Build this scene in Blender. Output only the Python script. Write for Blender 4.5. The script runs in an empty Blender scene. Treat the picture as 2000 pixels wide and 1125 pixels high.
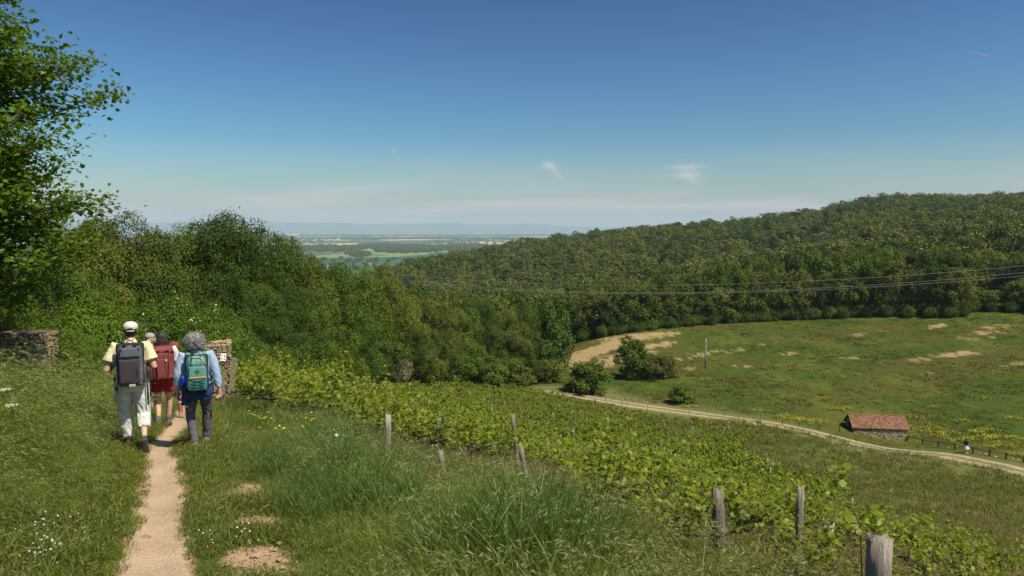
import bpy, bmesh, math, random
import numpy as np
from mathutils import Vector, Matrix

SC = bpy.context.scene
COL = SC.collection
R = math.radians
# ------------------------------------------------------------------ camera
F = 1444.0                                  # focal length in pixels of a 2000 px wide picture
PITCH = math.atan(112.5 / F)
cam_d = bpy.data.cameras.new('camera')
cam = bpy.data.objects.new('camera', cam_d)
COL.objects.link(cam)
cam.location = (0, 0, 0)
cam.rotation_euler = (R(90) - PITCH, 0, 0)
cam_d.sensor_width = 36.0
cam_d.lens = F / 2000 * 36.0
cam_d.clip_start = 0.05
cam_d.clip_end = 90000
SC.camera = cam
# ------------------------------------------------------------------ light, sky, exposure
SUN_EL = R(57)
SUN_AZ = math.atan2(0.85, -0.56)            # clockwise from +Y, the sun is to the right and behind
SUN_DIR = Vector((math.cos(SUN_EL) * math.sin(SUN_AZ), math.cos(SUN_EL) * math.cos(SUN_AZ), math.sin(SUN_EL)))
SKY_STRENGTH = 0.061
SUN_STRENGTH = 5.0
sd = bpy.data.lights.new('sun', 'SUN')
sun = bpy.data.objects.new('sun', sd)
COL.objects.link(sun)
sd.energy = SUN_STRENGTH
sd.angle = R(0.53)
sd.color = (1.0, 0.91, 0.74)
sun.rotation_euler = (-SUN_DIR).to_track_quat('-Z', 'Y').to_euler()
sun.location = (30, -20, 60)
vs = SC.view_settings
vs.view_transform = 'Standard'
vs.look = 'None'
vs.gamma = 1
vs.use_curve_mapping = False
vs.exposure = 0.32
SC.cycles.use_denoising = True
SC.cycles.max_bounces = 6
SC.cycles.diffuse_bounces = 3
SC.cycles.glossy_bounces = 2
SC.cycles.transmission_bounces = 3
SC.cycles.volume_bounces = 1
SC.cycles.transparent_max_bounces = 4
SC.cycles.caustics_reflective = False
SC.cycles.caustics_refractive = False
SC.cycles.sample_clamp_indirect = 4.0


class NT:
    """small node tree helper"""
    def __init__(s, tree):
        s.t = tree
        s.n = tree.nodes
        s.l = tree.links

    def node(s, typ, **kw):
        n = s.n.new(typ)
        for k, v in kw.items():
            setattr(n, k, v)
        return n

    def put(s, inp, v):
        if isinstance(v, bpy.types.NodeSocket):
            s.l.new(v, inp)
        elif v is not None:
            if isinstance(v, (tuple, list)) and len(v) == 3 and inp.type == 'RGBA':
                v = (*v, 1.0)
            inp.default_value = v

    def m(s, op, a, b=None, c=None, clamp=False):
        n = s.node('ShaderNodeMath', operation=op, use_clamp=clamp)
        s.put(n.inputs[0], a)
        if b is not None: s.put(n.inputs[1], b)
        if c is not None: s.put(n.inputs[2], c)
        return n.outputs[0]

    def mix(s, f, a, b, mode='MIX'):
        n = s.node('ShaderNodeMix', data_type='RGBA', blend_type=mode)
        s.put(n.inputs[0], f); s.put(n.inputs[6], a); s.put(n.inputs[7], b)
        return n.outputs[2]

    def noise(s, vec, scale, detail=4, rough=0.55, dist=0.0):
        n = s.node('ShaderNodeTexNoise')
        s.put(n.inputs['Vector'], vec)
        n.inputs['Scale'].default_value = scale
        n.inputs['Detail'].default_value = detail
        n.inputs['Roughness'].default_value = rough
        n.inputs['Distortion'].default_value = dist
        return n.outputs[0]

    def ramp(s, f, lo, hi):
        n = s.node('ShaderNodeMapRange')
        s.put(n.inputs[0], f)
        n.inputs[1].default_value = lo; n.inputs[2].default_value = hi
        return n.outputs[0]

    def attr(s, name):
        return s.node('ShaderNodeAttribute', attribute_name=name)

    def vec(s, v, sc=(1, 1, 1), rot=(0, 0, 0), loc=(0, 0, 0)):
        n = s.node('ShaderNodeMapping')
        s.put(n.inputs[0], v)
        n.inputs[1].default_value = loc; n.inputs[2].default_value = rot; n.inputs[3].default_value = sc
        return n.outputs[0]


def px_uv(px, py):
    """slope (x/y, z/y) of the ray through a pixel of the 2000 x 1125 picture"""
    u = (px - 1000) / F
    v = (562.5 - py) / F
    cy = math.cos(PITCH) + v * math.sin(PITCH)
    cz = -math.sin(PITCH) + v * math.cos(PITCH)
    return u / cy, cz / cy


def proj(x, y, z):
    cp, sp = math.cos(PITCH), math.sin(PITCH)
    d = y * cp - z * sp
    up = y * sp + z * cp
    return 1000 + F * x / d, 562.5 - F * up / d


# world: daylight sky with thin high cloud, two vapour trails and the day moon
W = bpy.data.worlds.new('World')
SC.world = W
W.use_nodes = True
wt = NT(W.node_tree)
wt.n.clear()
sky = wt.node('ShaderNodeTexSky', sky_type='NISHITA')
sky.sun_disc = False
sky.sun_elevation = SUN_EL
sky.sun_rotation = SUN_AZ
sky.altitude = 300
sky.air_density = 1.0
sky.dust_density = 1.6
sky.ozone_density = 2.2
tc = wt.node('ShaderNodeTexCoord')
dirv = tc.outputs['Generated']
sep = wt.node('ShaderNodeSeparateXYZ'); wt.l.new(dirv, sep.inputs[0])
front = wt.m('GREATER_THAN', sep.outputs[1], 0.05)
ysafe = wt.m('MAXIMUM', sep.outputs[1], 0.05)
su = wt.m('DIVIDE', sep.outputs[0], ysafe)
sv = wt.m('DIVIDE', sep.outputs[2], ysafe)
uv = wt.node('ShaderNodeCombineXYZ')
wt.l.new(su, uv.inputs[0]); wt.l.new(sv, uv.inputs[1])


def wisp(px, py, hw, hh, ang=0.0):
    """soft elongated patch round a direction; hw, hh half sizes in pixels"""
    cu, cv = px_uv(px, py)
    du = wt.m('SUBTRACT', su, cu); dv = wt.m('SUBTRACT', sv, cv)
    ca, sa = math.cos(R(ang)), math.sin(R(ang))
    a = wt.m('ADD', wt.m('MULTIPLY', du, ca), wt.m('MULTIPLY', dv, sa))
    b = wt.m('ADD', wt.m('MULTIPLY', du, -sa), wt.m('MULTIPLY', dv, ca))
    a = wt.m('DIVIDE', a, hw / F); b = wt.m('DIVIDE', b, hh / F)
    r2 = wt.m('ADD', wt.m('MULTIPLY', a, a), wt.m('MULTIPLY', b, b))
    return wt.m('EXPONENT', wt.m('MULTIPLY', r2, -1.0))


n_fine = wt.noise(wt.vec(uv.outputs[0], (1.0, 2.2, 1)), 26, 6, 0.62, 0.6)
n_fine = wt.ramp(n_fine, 0.30, 0.68)
clouds = None
for (px, py, hw, hh, an, k) in [(1072, 323, 15, 7, 0, .55), (1082, 333, 12, 5, -45, .38), (1095, 346, 14, 4, -48, .15),
                                (1338, 326, 32, 4.5, 3, .42), (1345, 332, 16, 8, -10, .28), (1340, 343, 34, 6, 0, .50),
                                (1352, 354, 18, 7, -25, .35), (1310, 377, 40, 6, 3, .22), (1455, 365, 32, 4, 4, .16),
                                (1010, 397, 190, 7, 1, .36), (1260, 404, 160, 6, 0, .32), (840, 412, 140, 6, 2, .25), (1480, 396, 130, 5, 2, .22), (640, 376, 160, 10, 5, .20), (600, 398, 150, 6, 3, .20), (1600, 402, 120, 5, 0, .2), (520, 388, 110, 8, 0, .10),
                                (1914, 105, 20, 1.0, -13, .22), (1848, 319, 26, 0.9, -16, .14)]:
    w = wt.m('MULTIPLY', wisp(px, py, hw, hh, an), k)
    if hh > 1.5:
        w = wt.m('MULTIPLY', w, wt.m('ADD', wt.m('MULTIPLY', n_fine, .8), .35))
    clouds = w if clouds is None else wt.m('ADD', clouds, w)
# low band of thin cloud all along the horizon
band_n = wt.ramp(wt.noise(wt.vec(uv.outputs[0], (1.0, 7.0, 1)), 3.2, 5, 0.55, 0.3), 0.28, 0.72)
elev = sep.outputs[2]
bandm = wt.m('MULTIPLY', wt.m('POWER', wt.ramp(elev, 0.12, 0.0), 1.3), wt.ramp(elev, -0.01, 0.01))
clouds = wt.m('ADD', wt.m('MULTIPLY', clouds, front), wt.m('MULTIPLY', bandm, wt.m('ADD', wt.m('MULTIPLY', band_n, .45), .38)))
moon = wt.m('MULTIPLY', wt.m('MULTIPLY', wt.ramp(wisp(768, 295, 6, 6), .33, .45), wt.ramp(wisp(764.5, 297, 6, 6), .62, .30)), wt.m('MULTIPLY', front, .22))
clouds = wt.m('ADD', clouds, moon, clamp=True)
hs = wt.node('ShaderNodeHueSaturation')
hs.inputs['Saturation'].default_value = 1.0
hs.inputs['Value'].default_value = 1.0
nrm_ = wt.node('ShaderNodeVectorMath', operation='SCALE'); wt.l.new(sky.outputs[0], nrm_.inputs[0]); nrm_.inputs['Scale'].default_value = 1 / 5.0
gm = wt.node('ShaderNodeGamma'); wt.l.new(nrm_.outputs[0], gm.inputs[0]); gm.inputs[1].default_value = 2.0
wt.l.new(gm.outputs[0], hs.inputs['Color'])
tint = wt.mix(1.0, hs.outputs[0], (5.4, 6.8, 6.25), 'MULTIPLY')
skyc = wt.mix(clouds, tint, (10.3, 9.2, 9.3))
bg = wt.node('ShaderNodeBackground')
wt.l.new(skyc, bg.inputs[0])
bg.inputs[1].default_value = SKY_STRENGTH
wo = wt.node('ShaderNodeOutputWorld')
wt.l.new(bg.outputs[0], wo.inputs[0])

# ------------------------------------------------------------------ numeric helpers
def _hash(ix, iy, iz):
    h = (ix.astype(np.int64) * 374761393 + iy.astype(np.int64) * 668265263 + iz.astype(np.int64) * 2147483647) & 0xffffffff
    h = ((h ^ (h >> 13)) * 1274126177) & 0xffffffff
    h = (h ^ (h >> 16)) & 0xffffffff
    return h.astype(np.float64) / 4294967295.0


def vnoise(x, y, z=None):
    x = np.asarray(x, float); y = np.asarray(y, float)
    z = np.zeros_like(x) if z is None else np.asarray(z, float)
    fx, fy, fz = np.floor(x), np.floor(y), np.floor(z)
    tx, ty, tz = x - fx, y - fy, z - fz
    tx = tx * tx * (3 - 2 * tx); ty = ty * ty * (3 - 2 * ty); tz = tz * tz * (3 - 2 * tz)
    out = 0
    for dx in (0, 1):
        wx = tx if dx else 1 - tx
        for dy in (0, 1):
            wy = ty if dy else 1 - ty
            for dz in (0, 1):
                wz = tz if dz else 1 - tz
                out = out + wx * wy * wz * _hash(fx + dx, fy + dy, fz + dz)
    return out


def fbm(x, y, z=None, o=4):
    a, s, t = 1.0, 0.0, 0.0
    x = np.asarray(x, float); y = np.asarray(y, float)
    for i in range(o):
        s = s + a * vnoise(x + 17.3 * i, y - 9.1 * i, z)
        t += a; a *= .5; x = x * 2.03; y = y * 2.03
        if z is not None: z = z * 2.03
    return s / t


def smooth(a, b, x):
    t = np.clip((x - a) / (b - a), 0, 1)
    return t * t * (3 - 2 * t)


def pchip(xk, yk, xq):
    xk = np.asarray(xk, float); yk = np.asarray(yk, float)
    h = np.diff(xk); d = np.diff(yk) / h
    m = np.zeros(len(xk))
    m[0] = d[0]; m[-1] = d[-1]
    for i in range(1, len(xk) - 1):
        if d[i - 1] * d[i] > 0:
            w1 = 2 * h[i] + h[i - 1]; w2 = h[i] + 2 * h[i - 1]
            m[i] = (w1 + w2) / (w1 / d[i - 1] + w2 / d[i])
    xq = np.clip(xq, xk[0], xk[-1])
    i = np.clip(np.searchsorted(xk, xq) - 1, 0, len(h) - 1)
    t = (xq - xk[i]) / h[i]
    return ((1 + 2 * t) * (1 - t) ** 2 * yk[i] + t * (1 - t) ** 2 * h[i] * m[i] + t * t * (3 - 2 * t) * yk[i + 1] + t * t * (t - 1) * h[i] * m[i + 1])


# ------------------------------------------------------------------ the lie of the land (metres, eye level = 0)
PROFILES = {
    -400: [(1.2, -1.75), (5, -2.1), (8, -2.3), (12, -2.5), (18, -3.0), (25, -4.6), (40, -8.5), (60, -13), (100, -22), (150, -34), (300, -50), (600, -70), (1000, -88), (1500, -91), (20000, -94), (30000, -94)],
    0: [(1.2, -1.72), (5, -2.2), (8, -2.42), (12, -2.85), (15, -3.1), (18, -3.7), (25, -5.4), (40, -9.2), (60, -14), (100, -23), (150, -34), (300, -50), (600, -70), (1000, -88), (1500, -91), (20000, -94), (30000, -94)],
    250: [(1.2, -1.72), (4.85, -2.34), (10, -3.03), (13, -3.42), (17, -4.15), (25, -5.7), (40, -9.5), (60, -14.5), (100, -24), (150, -35), (300, -50), (600, -72), (1000, -88), (1500, -91), (20000, -94), (30000, -94)],
    500: [(1.2, -1.72), (5, -2.33), (8, -2.75), (10, -3.05), (12, -3.42), (18, -4.55), (25, -5.95), (40, -8.7), (60, -11.9), (85, -16.5), (110, -22), (150, -33), (300, -48), (600, -75), (1000, -88), (1500, -91), (20000, -94), (30000, -94)],
    640: [(1.2, -1.72), (5, -2.33), (8, -2.8), (10, -3.2), (12, -3.6), (18, -4.95), (25, -6.5), (40, -9.6), (60, -13.0), (85, -16.8), (110, -21.4), (150, -31), (300, -48), (450, -60), (650, -76), (1000, -88), (1500, -91), (20000, -94), (30000, -94)],
    750: [(1.2, -1.72), (5, -2.35), (8, -2.95), (10, -3.4), (12, -3.9), (18, -5.5), (25, -7.3), (40, -10.6), (60, -14.3), (85, -17.8), (110, -21.8), (150, -30), (300, -46), (450, -50), (600, -43), (800, -55), (1100, -84), (1500, -91), (20000, -94), (30000, -94)],
    1000: [(1.2, -1.74), (5, -2.40), (8.5, -3.22), (12, -4.3), (18, -6.2), (25, -8.4), (40, -12.6), (60, -17.0), (85, -21.2), (110, -24.4), (121, -25.8), (150, -28.5), (200, -34), (300, -44), (450, -43), (650, -31), (850, -27), (1100, -50), (1500, -86), (2000, -91), (20000, -94), (30000, -94)],
    1250: [(1.2, -1.78), (3.5, -2.1), (5, -2.5), (8, -3.4), (12, -4.7), (18, -6.8), (25, -9.0), (40, -13.5), (60, -18.8), (85, -23.6), (108, -26.1), (130, -26.2), (150, -25.2), (172, -24), (200, -24), (300, -36), (450, -32), (650, -18), (880, -8), (1200, -40), (1700, -88), (20000, -94), (30000, -94)],
    1500: [(1.2, -1.85), (3.5, -2.15), (5, -2.6), (8, -3.6), (12, -5.1), (18, -7.3), (25, -9.7), (40, -14.3), (60, -19.2), (75, -22.2), (92, -24.7), (110, -25.6), (130, -25.3), (150, -24.5), (184, -23), (220, -22), (300, -25), (450, -21), (650, -6), (900, 4.5), (1300, -40), (2000, -90), (20000, -94), (30000, -94)],
    1750: [(1.2, -1.95), (3.5, -2.25), (5, -2.75), (8, -3.9), (12, -5.6), (18, -7.9), (25, -10.6), (40, -15.6), (60, -20.8), (75, -24.5), (83, -25.8), (89, -26.6), (110, -25.6), (130, -24), (150, -22.7), (178, -20.6), (210, -19), (300, -17), (450, -6), (650, 12), (880, 28), (1300, 0), (2500, -88), (20000, -94), (30000, -94)],
    2000: [(1.2, -2.05), (3.5, -2.35), (5, -2.95), (8, -4.2), (12, -6.0), (18, -8.3), (25, -10.9), (40, -15.9), (60, -21.6), (76.6, -25.3), (88, -25.2), (110, -23.2), (130, -21.6), (165, -18.6), (200, -15), (300, -9), (450, 2), (650, 18), (850, 27), (1300, 5), (2500, -88), (20000, -94), (30000, -94)],
    2500: [(1.2, -2.2), (3.5, -2.7), (5, -3.5), (8, -5), (12, -7), (18, -9.3), (25, -12.2), (40, -17.5), (60, -23.5), (76, -25.6), (88, -24.8), (110, -20.5), (165, -14), (200, -11), (300, -4), (450, 8), (650, 22), (850, 27), (1300, 10), (2500, -80), (20000, -94), (30000, -94)],
}
_px = sorted(PROFILES)
_LY = np.linspace(math.log(1.2), math.log(30000), 420)
_U = np.linspace((_px[0] - 1000) / F, (_px[-1] - 1000) / F, 240)
_tab = np.array([pchip([math.log(a) for a, b in PROFILES[p]], [b for a, b in PROFILES[p]], _LY) for p in _px])
_G = np.array([pchip([(p - 1000) / F for p in _px], _tab[:, j], _U) for j in range(len(_LY))]).T
for _ in range(3):                            # soften the kinks
    _G[1:-1, :] = (_G[:-2, :] + 2 * _G[1:-1, :] + _G[2:, :]) / 4
    _G[:, 1:-1] = (_G[:, :-2] + 2 * _G[:, 1:-1] + _G[:, 2:]) / 4


def h0(x, y):
    x = np.asarray(x, float); y = np.asarray(y, float)
    Y = np.clip(y, 1.2, 29999)
    a = np.clip((x / Y - _U[0]) / (_U[1] - _U[0]), 0, len(_U) - 1.001)
    b = np.clip((np.log(Y) - _LY[0]) / (_LY[1] - _LY[0]), 0, len(_LY) - 1.001)
    i = a.astype(int); j = b.astype(int); s = a - i; t = b - j
    return (1 - s) * (1 - t) * _G[i, j] + s * (1 - t) * _G[i + 1, j] + (1 - s) * t * _G[i, j + 1] + s * t * _G[i + 1, j + 1]


PATH = np.array([(-1.3, 1.2), (-1.9, 3.2), (-2.42, 4.85), (-3.08, 6.3), (-3.87, 8), (-4.85, 10), (-6.0, 13), (-7.7, 17), (-9.8, 22), (-12.6, 29)])


def path_x(y):
    return pchip(PATH[:, 1], PATH[:, 0], np.clip(y, 1.2, 29))


def path_d(x, y):
    """signed distance from the footpath's middle (right positive)"""
    return (x - path_x(y)) * 0.91


def ridge_far(x, y):
    r = np.hypot(x, y)
    px = 1000 + F * x / np.maximum(y, 1.0)
    top = np.interp(px, [-600, 0, 250, 400, 500, 640, 730, 790, 860, 950, 985, 1035, 1080, 1130, 1200, 1500, 2600],
                    [437, 438, 437.5, 436, 435, 435.5, 438, 437.5, 435, 439, 439.5, 436.5, 440.5, 443, 444.5, 444, 441])
    hh = (450 - top) / F * 24500 + 94 + 55 * (fbm(px / 34.0, r * 0 + 3.3, o=4) - .5)
    return np.where(y > 0, hh * smooth(20500, 24000, r) * (1 - smooth(25000, 29000, r)), 0)


def H(x, y):
    x = np.asarray(x, float); y = np.asarray(y, float)
    z = h0(x, y)
    r = np.hypot(x, y)
    nearw = 1 - smooth(60, 260, r)
    z = z + nearw * (0.10 * (fbm(x / 2.3, y / 2.3, o=2) - .5) * smooth(3, 14, r) + 0.035 * (fbm(x / .35, y / .35, o=2) - .5) * (1 - smooth(12, 25, r)))
    z = z + smooth(150, 500, r) * (1 - smooth(1500, 2500, r)) * 7 * (fbm(x / 90, y / 90, o=3) - .5)
    d = path_d(x, y)
    z = z - 0.05 * np.exp(-(d / .22) ** 2) * (y > 0) * (y < 29)
    z = z - 0.03 * np.exp(-((d - 1.0) / .25) ** 2) * (y > 0) * (y < 12)
    z = z - .75 * np.exp(-(((x - 50.5) / 4.5) ** 2 + ((y - 93.0) / 3.2) ** 2))
    return z + ridge_far(x, y)


def Hs(x, y):
    return float(H(np.array([x]), np.array([y]))[0])


def g(px, py):
    """ground point seen at a pixel"""
    u, v = px_uv(px, py)
    Y = np.exp(np.linspace(math.log(2), math.log(24000), 3000))
    below = v * Y < H(u * Y, Y)
    k = int(np.argmax(below)) if below.any() else len(Y) - 1
    lo, hi = Y[max(k - 1, 0)], Y[k]
    for _ in range(20):
        mid = (lo + hi) / 2
        if v * mid < Hs(u * mid, mid): hi = mid
        else: lo = mid
    return (u * hi, hi, Hs(u * hi, hi))


# ------------------------------------------------------------------ object helpers
def link(o, parent=None):
    COL.objects.link(o)
    if parent is not None: o.parent = parent
    return o


def tag(o, label=None, cat=None, group=None, kind=None):
    if label: o['label'] = label
    if cat: o['category'] = cat
    if group: o['group'] = group
    if kind: o['kind'] = kind
    return o


def empty(name, loc=(0, 0, 0), rz=0.0, label=None, cat=None, group=None):
    o = bpy.data.objects.new(name, None)
    o.empty_display_size = .2
    o.location = loc; o.rotation_euler = (0, 0, rz)
    COL.objects.link(o)
    return tag(o, label, cat, group)


def mesh_np(name, V, faces, mats=(), attrs=None, smooth_shade=False, mi=None):
    """V (n,3); faces: list of int arrays (m,k) or one; attrs {name: per-vertex floats or (n,3) colours}"""
    me = bpy.data.meshes.new(name)
    if isinstance(faces, np.ndarray): faces = [faces]
    faces = [f for f in faces if len(f)]
    V = np.asarray(V, dtype=np.float32)
    loops = np.concatenate([f.ravel() for f in faces]).astype(np.int32)
    tot = np.concatenate([np.full(len(f), f.shape[1]) for f in faces]).astype(np.int32)
    st = np.concatenate([[0], np.cumsum(tot)[:-1]]).astype(np.int32)
    me.vertices.add(len(V)); me.vertices.foreach_set('co', V.ravel())
    me.loops.add(len(loops)); me.loops.foreach_set('vertex_index', loops)
    me.polygons.add(len(tot)); me.polygons.foreach_set('loop_start', st); me.polygons.foreach_set('loop_total', tot)
    for m_ in mats: me.materials.append(m_)
    if mi is not None: me.polygons.foreach_set('material_index', np.asarray(mi, dtype=np.int32))
    me.polygons.foreach_set('use_smooth', np.full(len(tot), smooth_shade))
    for k, a in (attrs or {}).items():
        a = np.asarray(a, dtype=np.float32)
        if a.ndim == 1:
            at = me.attributes.new(k, 'FLOAT', 'POINT'); at.data.foreach_set('value', a)
        elif a.shape[1] == 3:
            at = me.attributes.new(k, 'FLOAT_COLOR', 'POINT')
            at.data.foreach_set('color', np.concatenate([a, np.ones((len(a), 1), np.float32)], 1).ravel())
    me.update(calc_edges=True)
    return me


class MB:
    """collects pieces of mesh with material slots; n-gons by size"""
    def __init__(s):
        s.v = []; s.f = {}; s.n = 0; s.r = []

    def add(s, V, faces, mi=0, rnd=0.5):
        V = np.asarray(V, float)
        s.v.append(V)
        s.r.append(np.full(len(V), rnd) if np.isscalar(rnd) else np.asarray(rnd))
        if isinstance(faces, np.ndarray): faces = [faces]
        for f in faces:
            f = np.asarray(f)
            if len(f): s.f.setdefault((f.shape[1], mi), []).append(f + s.n)
        s.n += len(V)

    def box(s, c, size, rz=0.0, mi=0, rnd=.5, rot=None, jit=0.0, rng=None):
        c = np.asarray(c, float); hx, hy, hz = [k / 2 for k in size]
        V = np.array([(x * hx, y * hy, z * hz) for z in (-1, 1) for y in (-1, 1) for x in (-1, 1)], float)
        if jit and rng is not None: V += rng.normal(0, jit, V.shape)
        M = np.array(Matrix.Rotation(rz, 3, 'Z')) if rot is None else np.array(rot)
        V = V @ M.T + c
        Fc = np.array([(0, 2, 3, 1), (4, 5, 7, 6), (0, 1, 5, 4), (2, 6, 7, 3), (0, 4, 6, 2), (1, 3, 7, 5)])
        s.add(V, Fc, mi, rnd)

    def tube(s, pts, rad, n=6, mi=0, rnd=.5, caps=True, flat=1.0, side=None):
        """tapered tube; flat squeezes it along the `side` direction's normal"""
        P = [Vector(p) for p in pts]
        if not hasattr(rad, '__len__'): rad = [rad] * len(P)
        V = []; ref = Vector(side) if side is not None else None
        prev = None
        for i, p in enumerate(P):
            a = P[max(i - 1, 0)]; b = P[min(i + 1, len(P) - 1)]
            t = (b - a)
            t = t.normalized() if t.length > 1e-9 else Vector((0, 0, 1))
            if ref is not None: x = ref - t * ref.dot(t)
            elif prev is not None: x = prev - t * prev.dot(t)
            else:
                x = t.orthogonal()
            if x.length < 1e-6: x = t.orthogonal()
            x.normalize(); prev = x
            y = t.cross(x)
            r = rad[i]
            rx, ry = r if hasattr(r, '__len__') else (r, r * flat)
            for k in range(n):
                a_ = 2 * math.pi * k / n
                V.append(p + x * (rx * math.cos(a_)) + y * (ry * math.sin(a_)))
        m = len(P)
        q = np.array([(i * n + k, i * n + (k + 1) % n, (i + 1) * n + (k + 1) % n, (i + 1) * n + k) for i in range(m - 1) for k in range(n)])
        fs = [q] if len(q) else []
        if caps:
            fs.append(np.array([list(range(n))[::-1]])); fs.append(np.array([[(m - 1) * n + k for k in range(n)]]))
        s.add(np.array([tuple(v) for v in V]), fs, mi, rnd)

    def ball(s, c, r, nu=10, nv=7, mi=0, rnd=.5, rot=None):
        r = (r, r, r) if not hasattr(r, '__len__') else r
        V = [(0, 0, -1)]
        for j in range(1, nv):
            a = -math.pi / 2 + math.pi * j / nv
            for i in range(nu):
                b = 2 * math.pi * i / nu
                V.append((math.cos(a) * math.cos(b), math.cos(a) * math.sin(b), math.sin(a)))
        V.append((0, 0, 1))
        V = np.array(V) * np.array(r)
        if rot is not None: V = V @ np.array(rot).T
        V = V + np.array(c)
        L = len(V) - 1
        tri = [(0, 1 + (i + 1) % nu, 1 + i) for i in range(nu)] + [(L, 1 + (nv - 2) * nu + i, 1 + (nv - 2) * nu + (i + 1) % nu) for i in range(nu)]
        q = [(1 + j * nu + i, 1 + j * nu + (i + 1) % nu, 1 + (j + 1) * nu + (i + 1) % nu, 1 + (j + 1) * nu + i) for j in range(nv - 2) for i in range(nu)]
        s.add(V, [np.array(tri), np.array(q)], mi, rnd)

    def mesh(s, name, mats, smooth_shade=False):
        fs, mi = [], []
        for (k, m_), L in s.f.items():
            f = np.concatenate(L); fs.append(f); mi.append(np.full(len(f), m_))
        return mesh_np(name, np.concatenate(s.v), fs, mats, {'rnd': np.concatenate(s.r)}, smooth_shade, np.concatenate(mi))

    def build(s, name, mats, parent=None, smooth_shade=False):
        if not isinstance(mats, (list, tuple)): mats = [mats]
        return link(bpy.data.objects.new(name, s.mesh(name, mats, smooth_shade)), parent)


# ------------------------------------------------------------------ materials
def new_mat(name):
    m_ = bpy.data.materials.new(name); m_.use_nodes = True
    nt = NT(m_.node_tree); nt.n.clear()
    out = nt.node('ShaderNodeOutputMaterial')
    return m_, nt, out


def simple(name, c1, c2=None, scale=8.0, rough=.8, bump=0.0, bscale=None, spec=.3, stretch=(1, 1, 1), rnd=0.0, metal=0.0, weave=0.0):
    """principled with noise between two colours, optional bump; rnd varies brightness with the piece attribute"""
    m_, nt, out = new_mat(name)
    b = nt.node('ShaderNodeBsdfPrincipled')
    tc_ = nt.node('ShaderNodeTexCoord')
    v = nt.vec(tc_.outputs['Object'], stretch)
    c2 = c2 or tuple(k * .75 for k in c1)
    f = nt.ramp(nt.noise(v, scale, 5, .6), .3, .7)
    col = nt.mix(f, c1, c2)
    if rnd:
        a = nt.attr('rnd')
        oi = nt.node('ShaderNodeObjectInfo')
        k = nt.m('FRACT', nt.m('ADD', a.outputs['Fac'], oi.outputs['Random']))
        k = nt.m('ADD', nt.m('MULTIPLY', k, 2 * rnd), 1 - rnd)
        n = nt.node('ShaderNodeVectorMath', operation='SCALE')
        nt.l.new(col, n.inputs[0]); nt.l.new(k, n.inputs['Scale'])
        col = n.outputs[0]
    nt.put(b.inputs['Base Color'], col)
    b.inputs['Roughness'].default_value = rough
    b.inputs['Specular IOR Level'].default_value = spec
    b.inputs['Metallic'].default_value = metal
    if bump:
        bn = nt.node('ShaderNodeBump')
        bn.inputs['Strength'].default_value = bump
        bn.inputs['Distance'].default_value = .02
        nt.l.new(nt.noise(v, bscale or scale * 4, 5, .65), bn.inputs['Height'])
        nt.l.new(bn.outputs[0], b.inputs['Normal'])
    nt.l.new(b.outputs[0], out.inputs[0])
    return m_


def leafmat(name, ca, cb, cc=None, trans=.35, rough=.55, var=.35, tcol=None):
    """leaves: colour differs by clump (attribute rnd) and by plant; some light passes through"""
    m_, nt, out = new_mat(name)
    a = nt.attr('rnd'); oi = nt.node('ShaderNodeObjectInfo')
    col = nt.mix(a.outputs['Fac'], ca, cb)
    if cc: col = nt.mix(nt.ramp(oi.outputs['Random'], .1, .9), col, cc)
    else: col = nt.mix(nt.m('MULTIPLY', oi.outputs['Random'], .25), col, tuple(k * .6 for k in cb))
    k = nt.m('FRACT', nt.m('ADD', nt.m('MULTIPLY', a.outputs['Fac'], 7.13), nt.m('MULTIPLY', oi.outputs['Random'], 3.7)))
    k = nt.m('ADD', nt.m('MULTIPLY', k, var), 1 - var / 2)
    k = nt.m('MULTIPLY', k, nt.m('ADD', nt.m('MULTIPLY', oi.outputs['Random'], .40), .78))
    n = nt.node('ShaderNodeVectorMath', operation='SCALE'); nt.l.new(col, n.inputs[0]); nt.l.new(k, n.inputs['Scale'])
    col = n.outputs[0]
    b = nt.node('ShaderNodeBsdfPrincipled')
    nt.l.new(col, b.inputs['Base Color'])
    b.inputs['Roughness'].default_value = rough
    b.inputs['Specular IOR Level'].default_value = .25
    t = nt.node('ShaderNodeBsdfTranslucent')
    nt.l.new(nt.mix(1.0, col, tcol or (1.5, 1.35, .5), 'MULTIPLY'), t.inputs[0])
    ms = nt.node('ShaderNodeMixShader'); ms.inputs[0].default_value = trans
    nt.l.new(b.outputs[0], ms.inputs[1]); nt.l.new(t.outputs[0], ms.inputs[2])
    nt.l.new(ms.outputs[0], out.inputs[0])
    return m_


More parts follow.
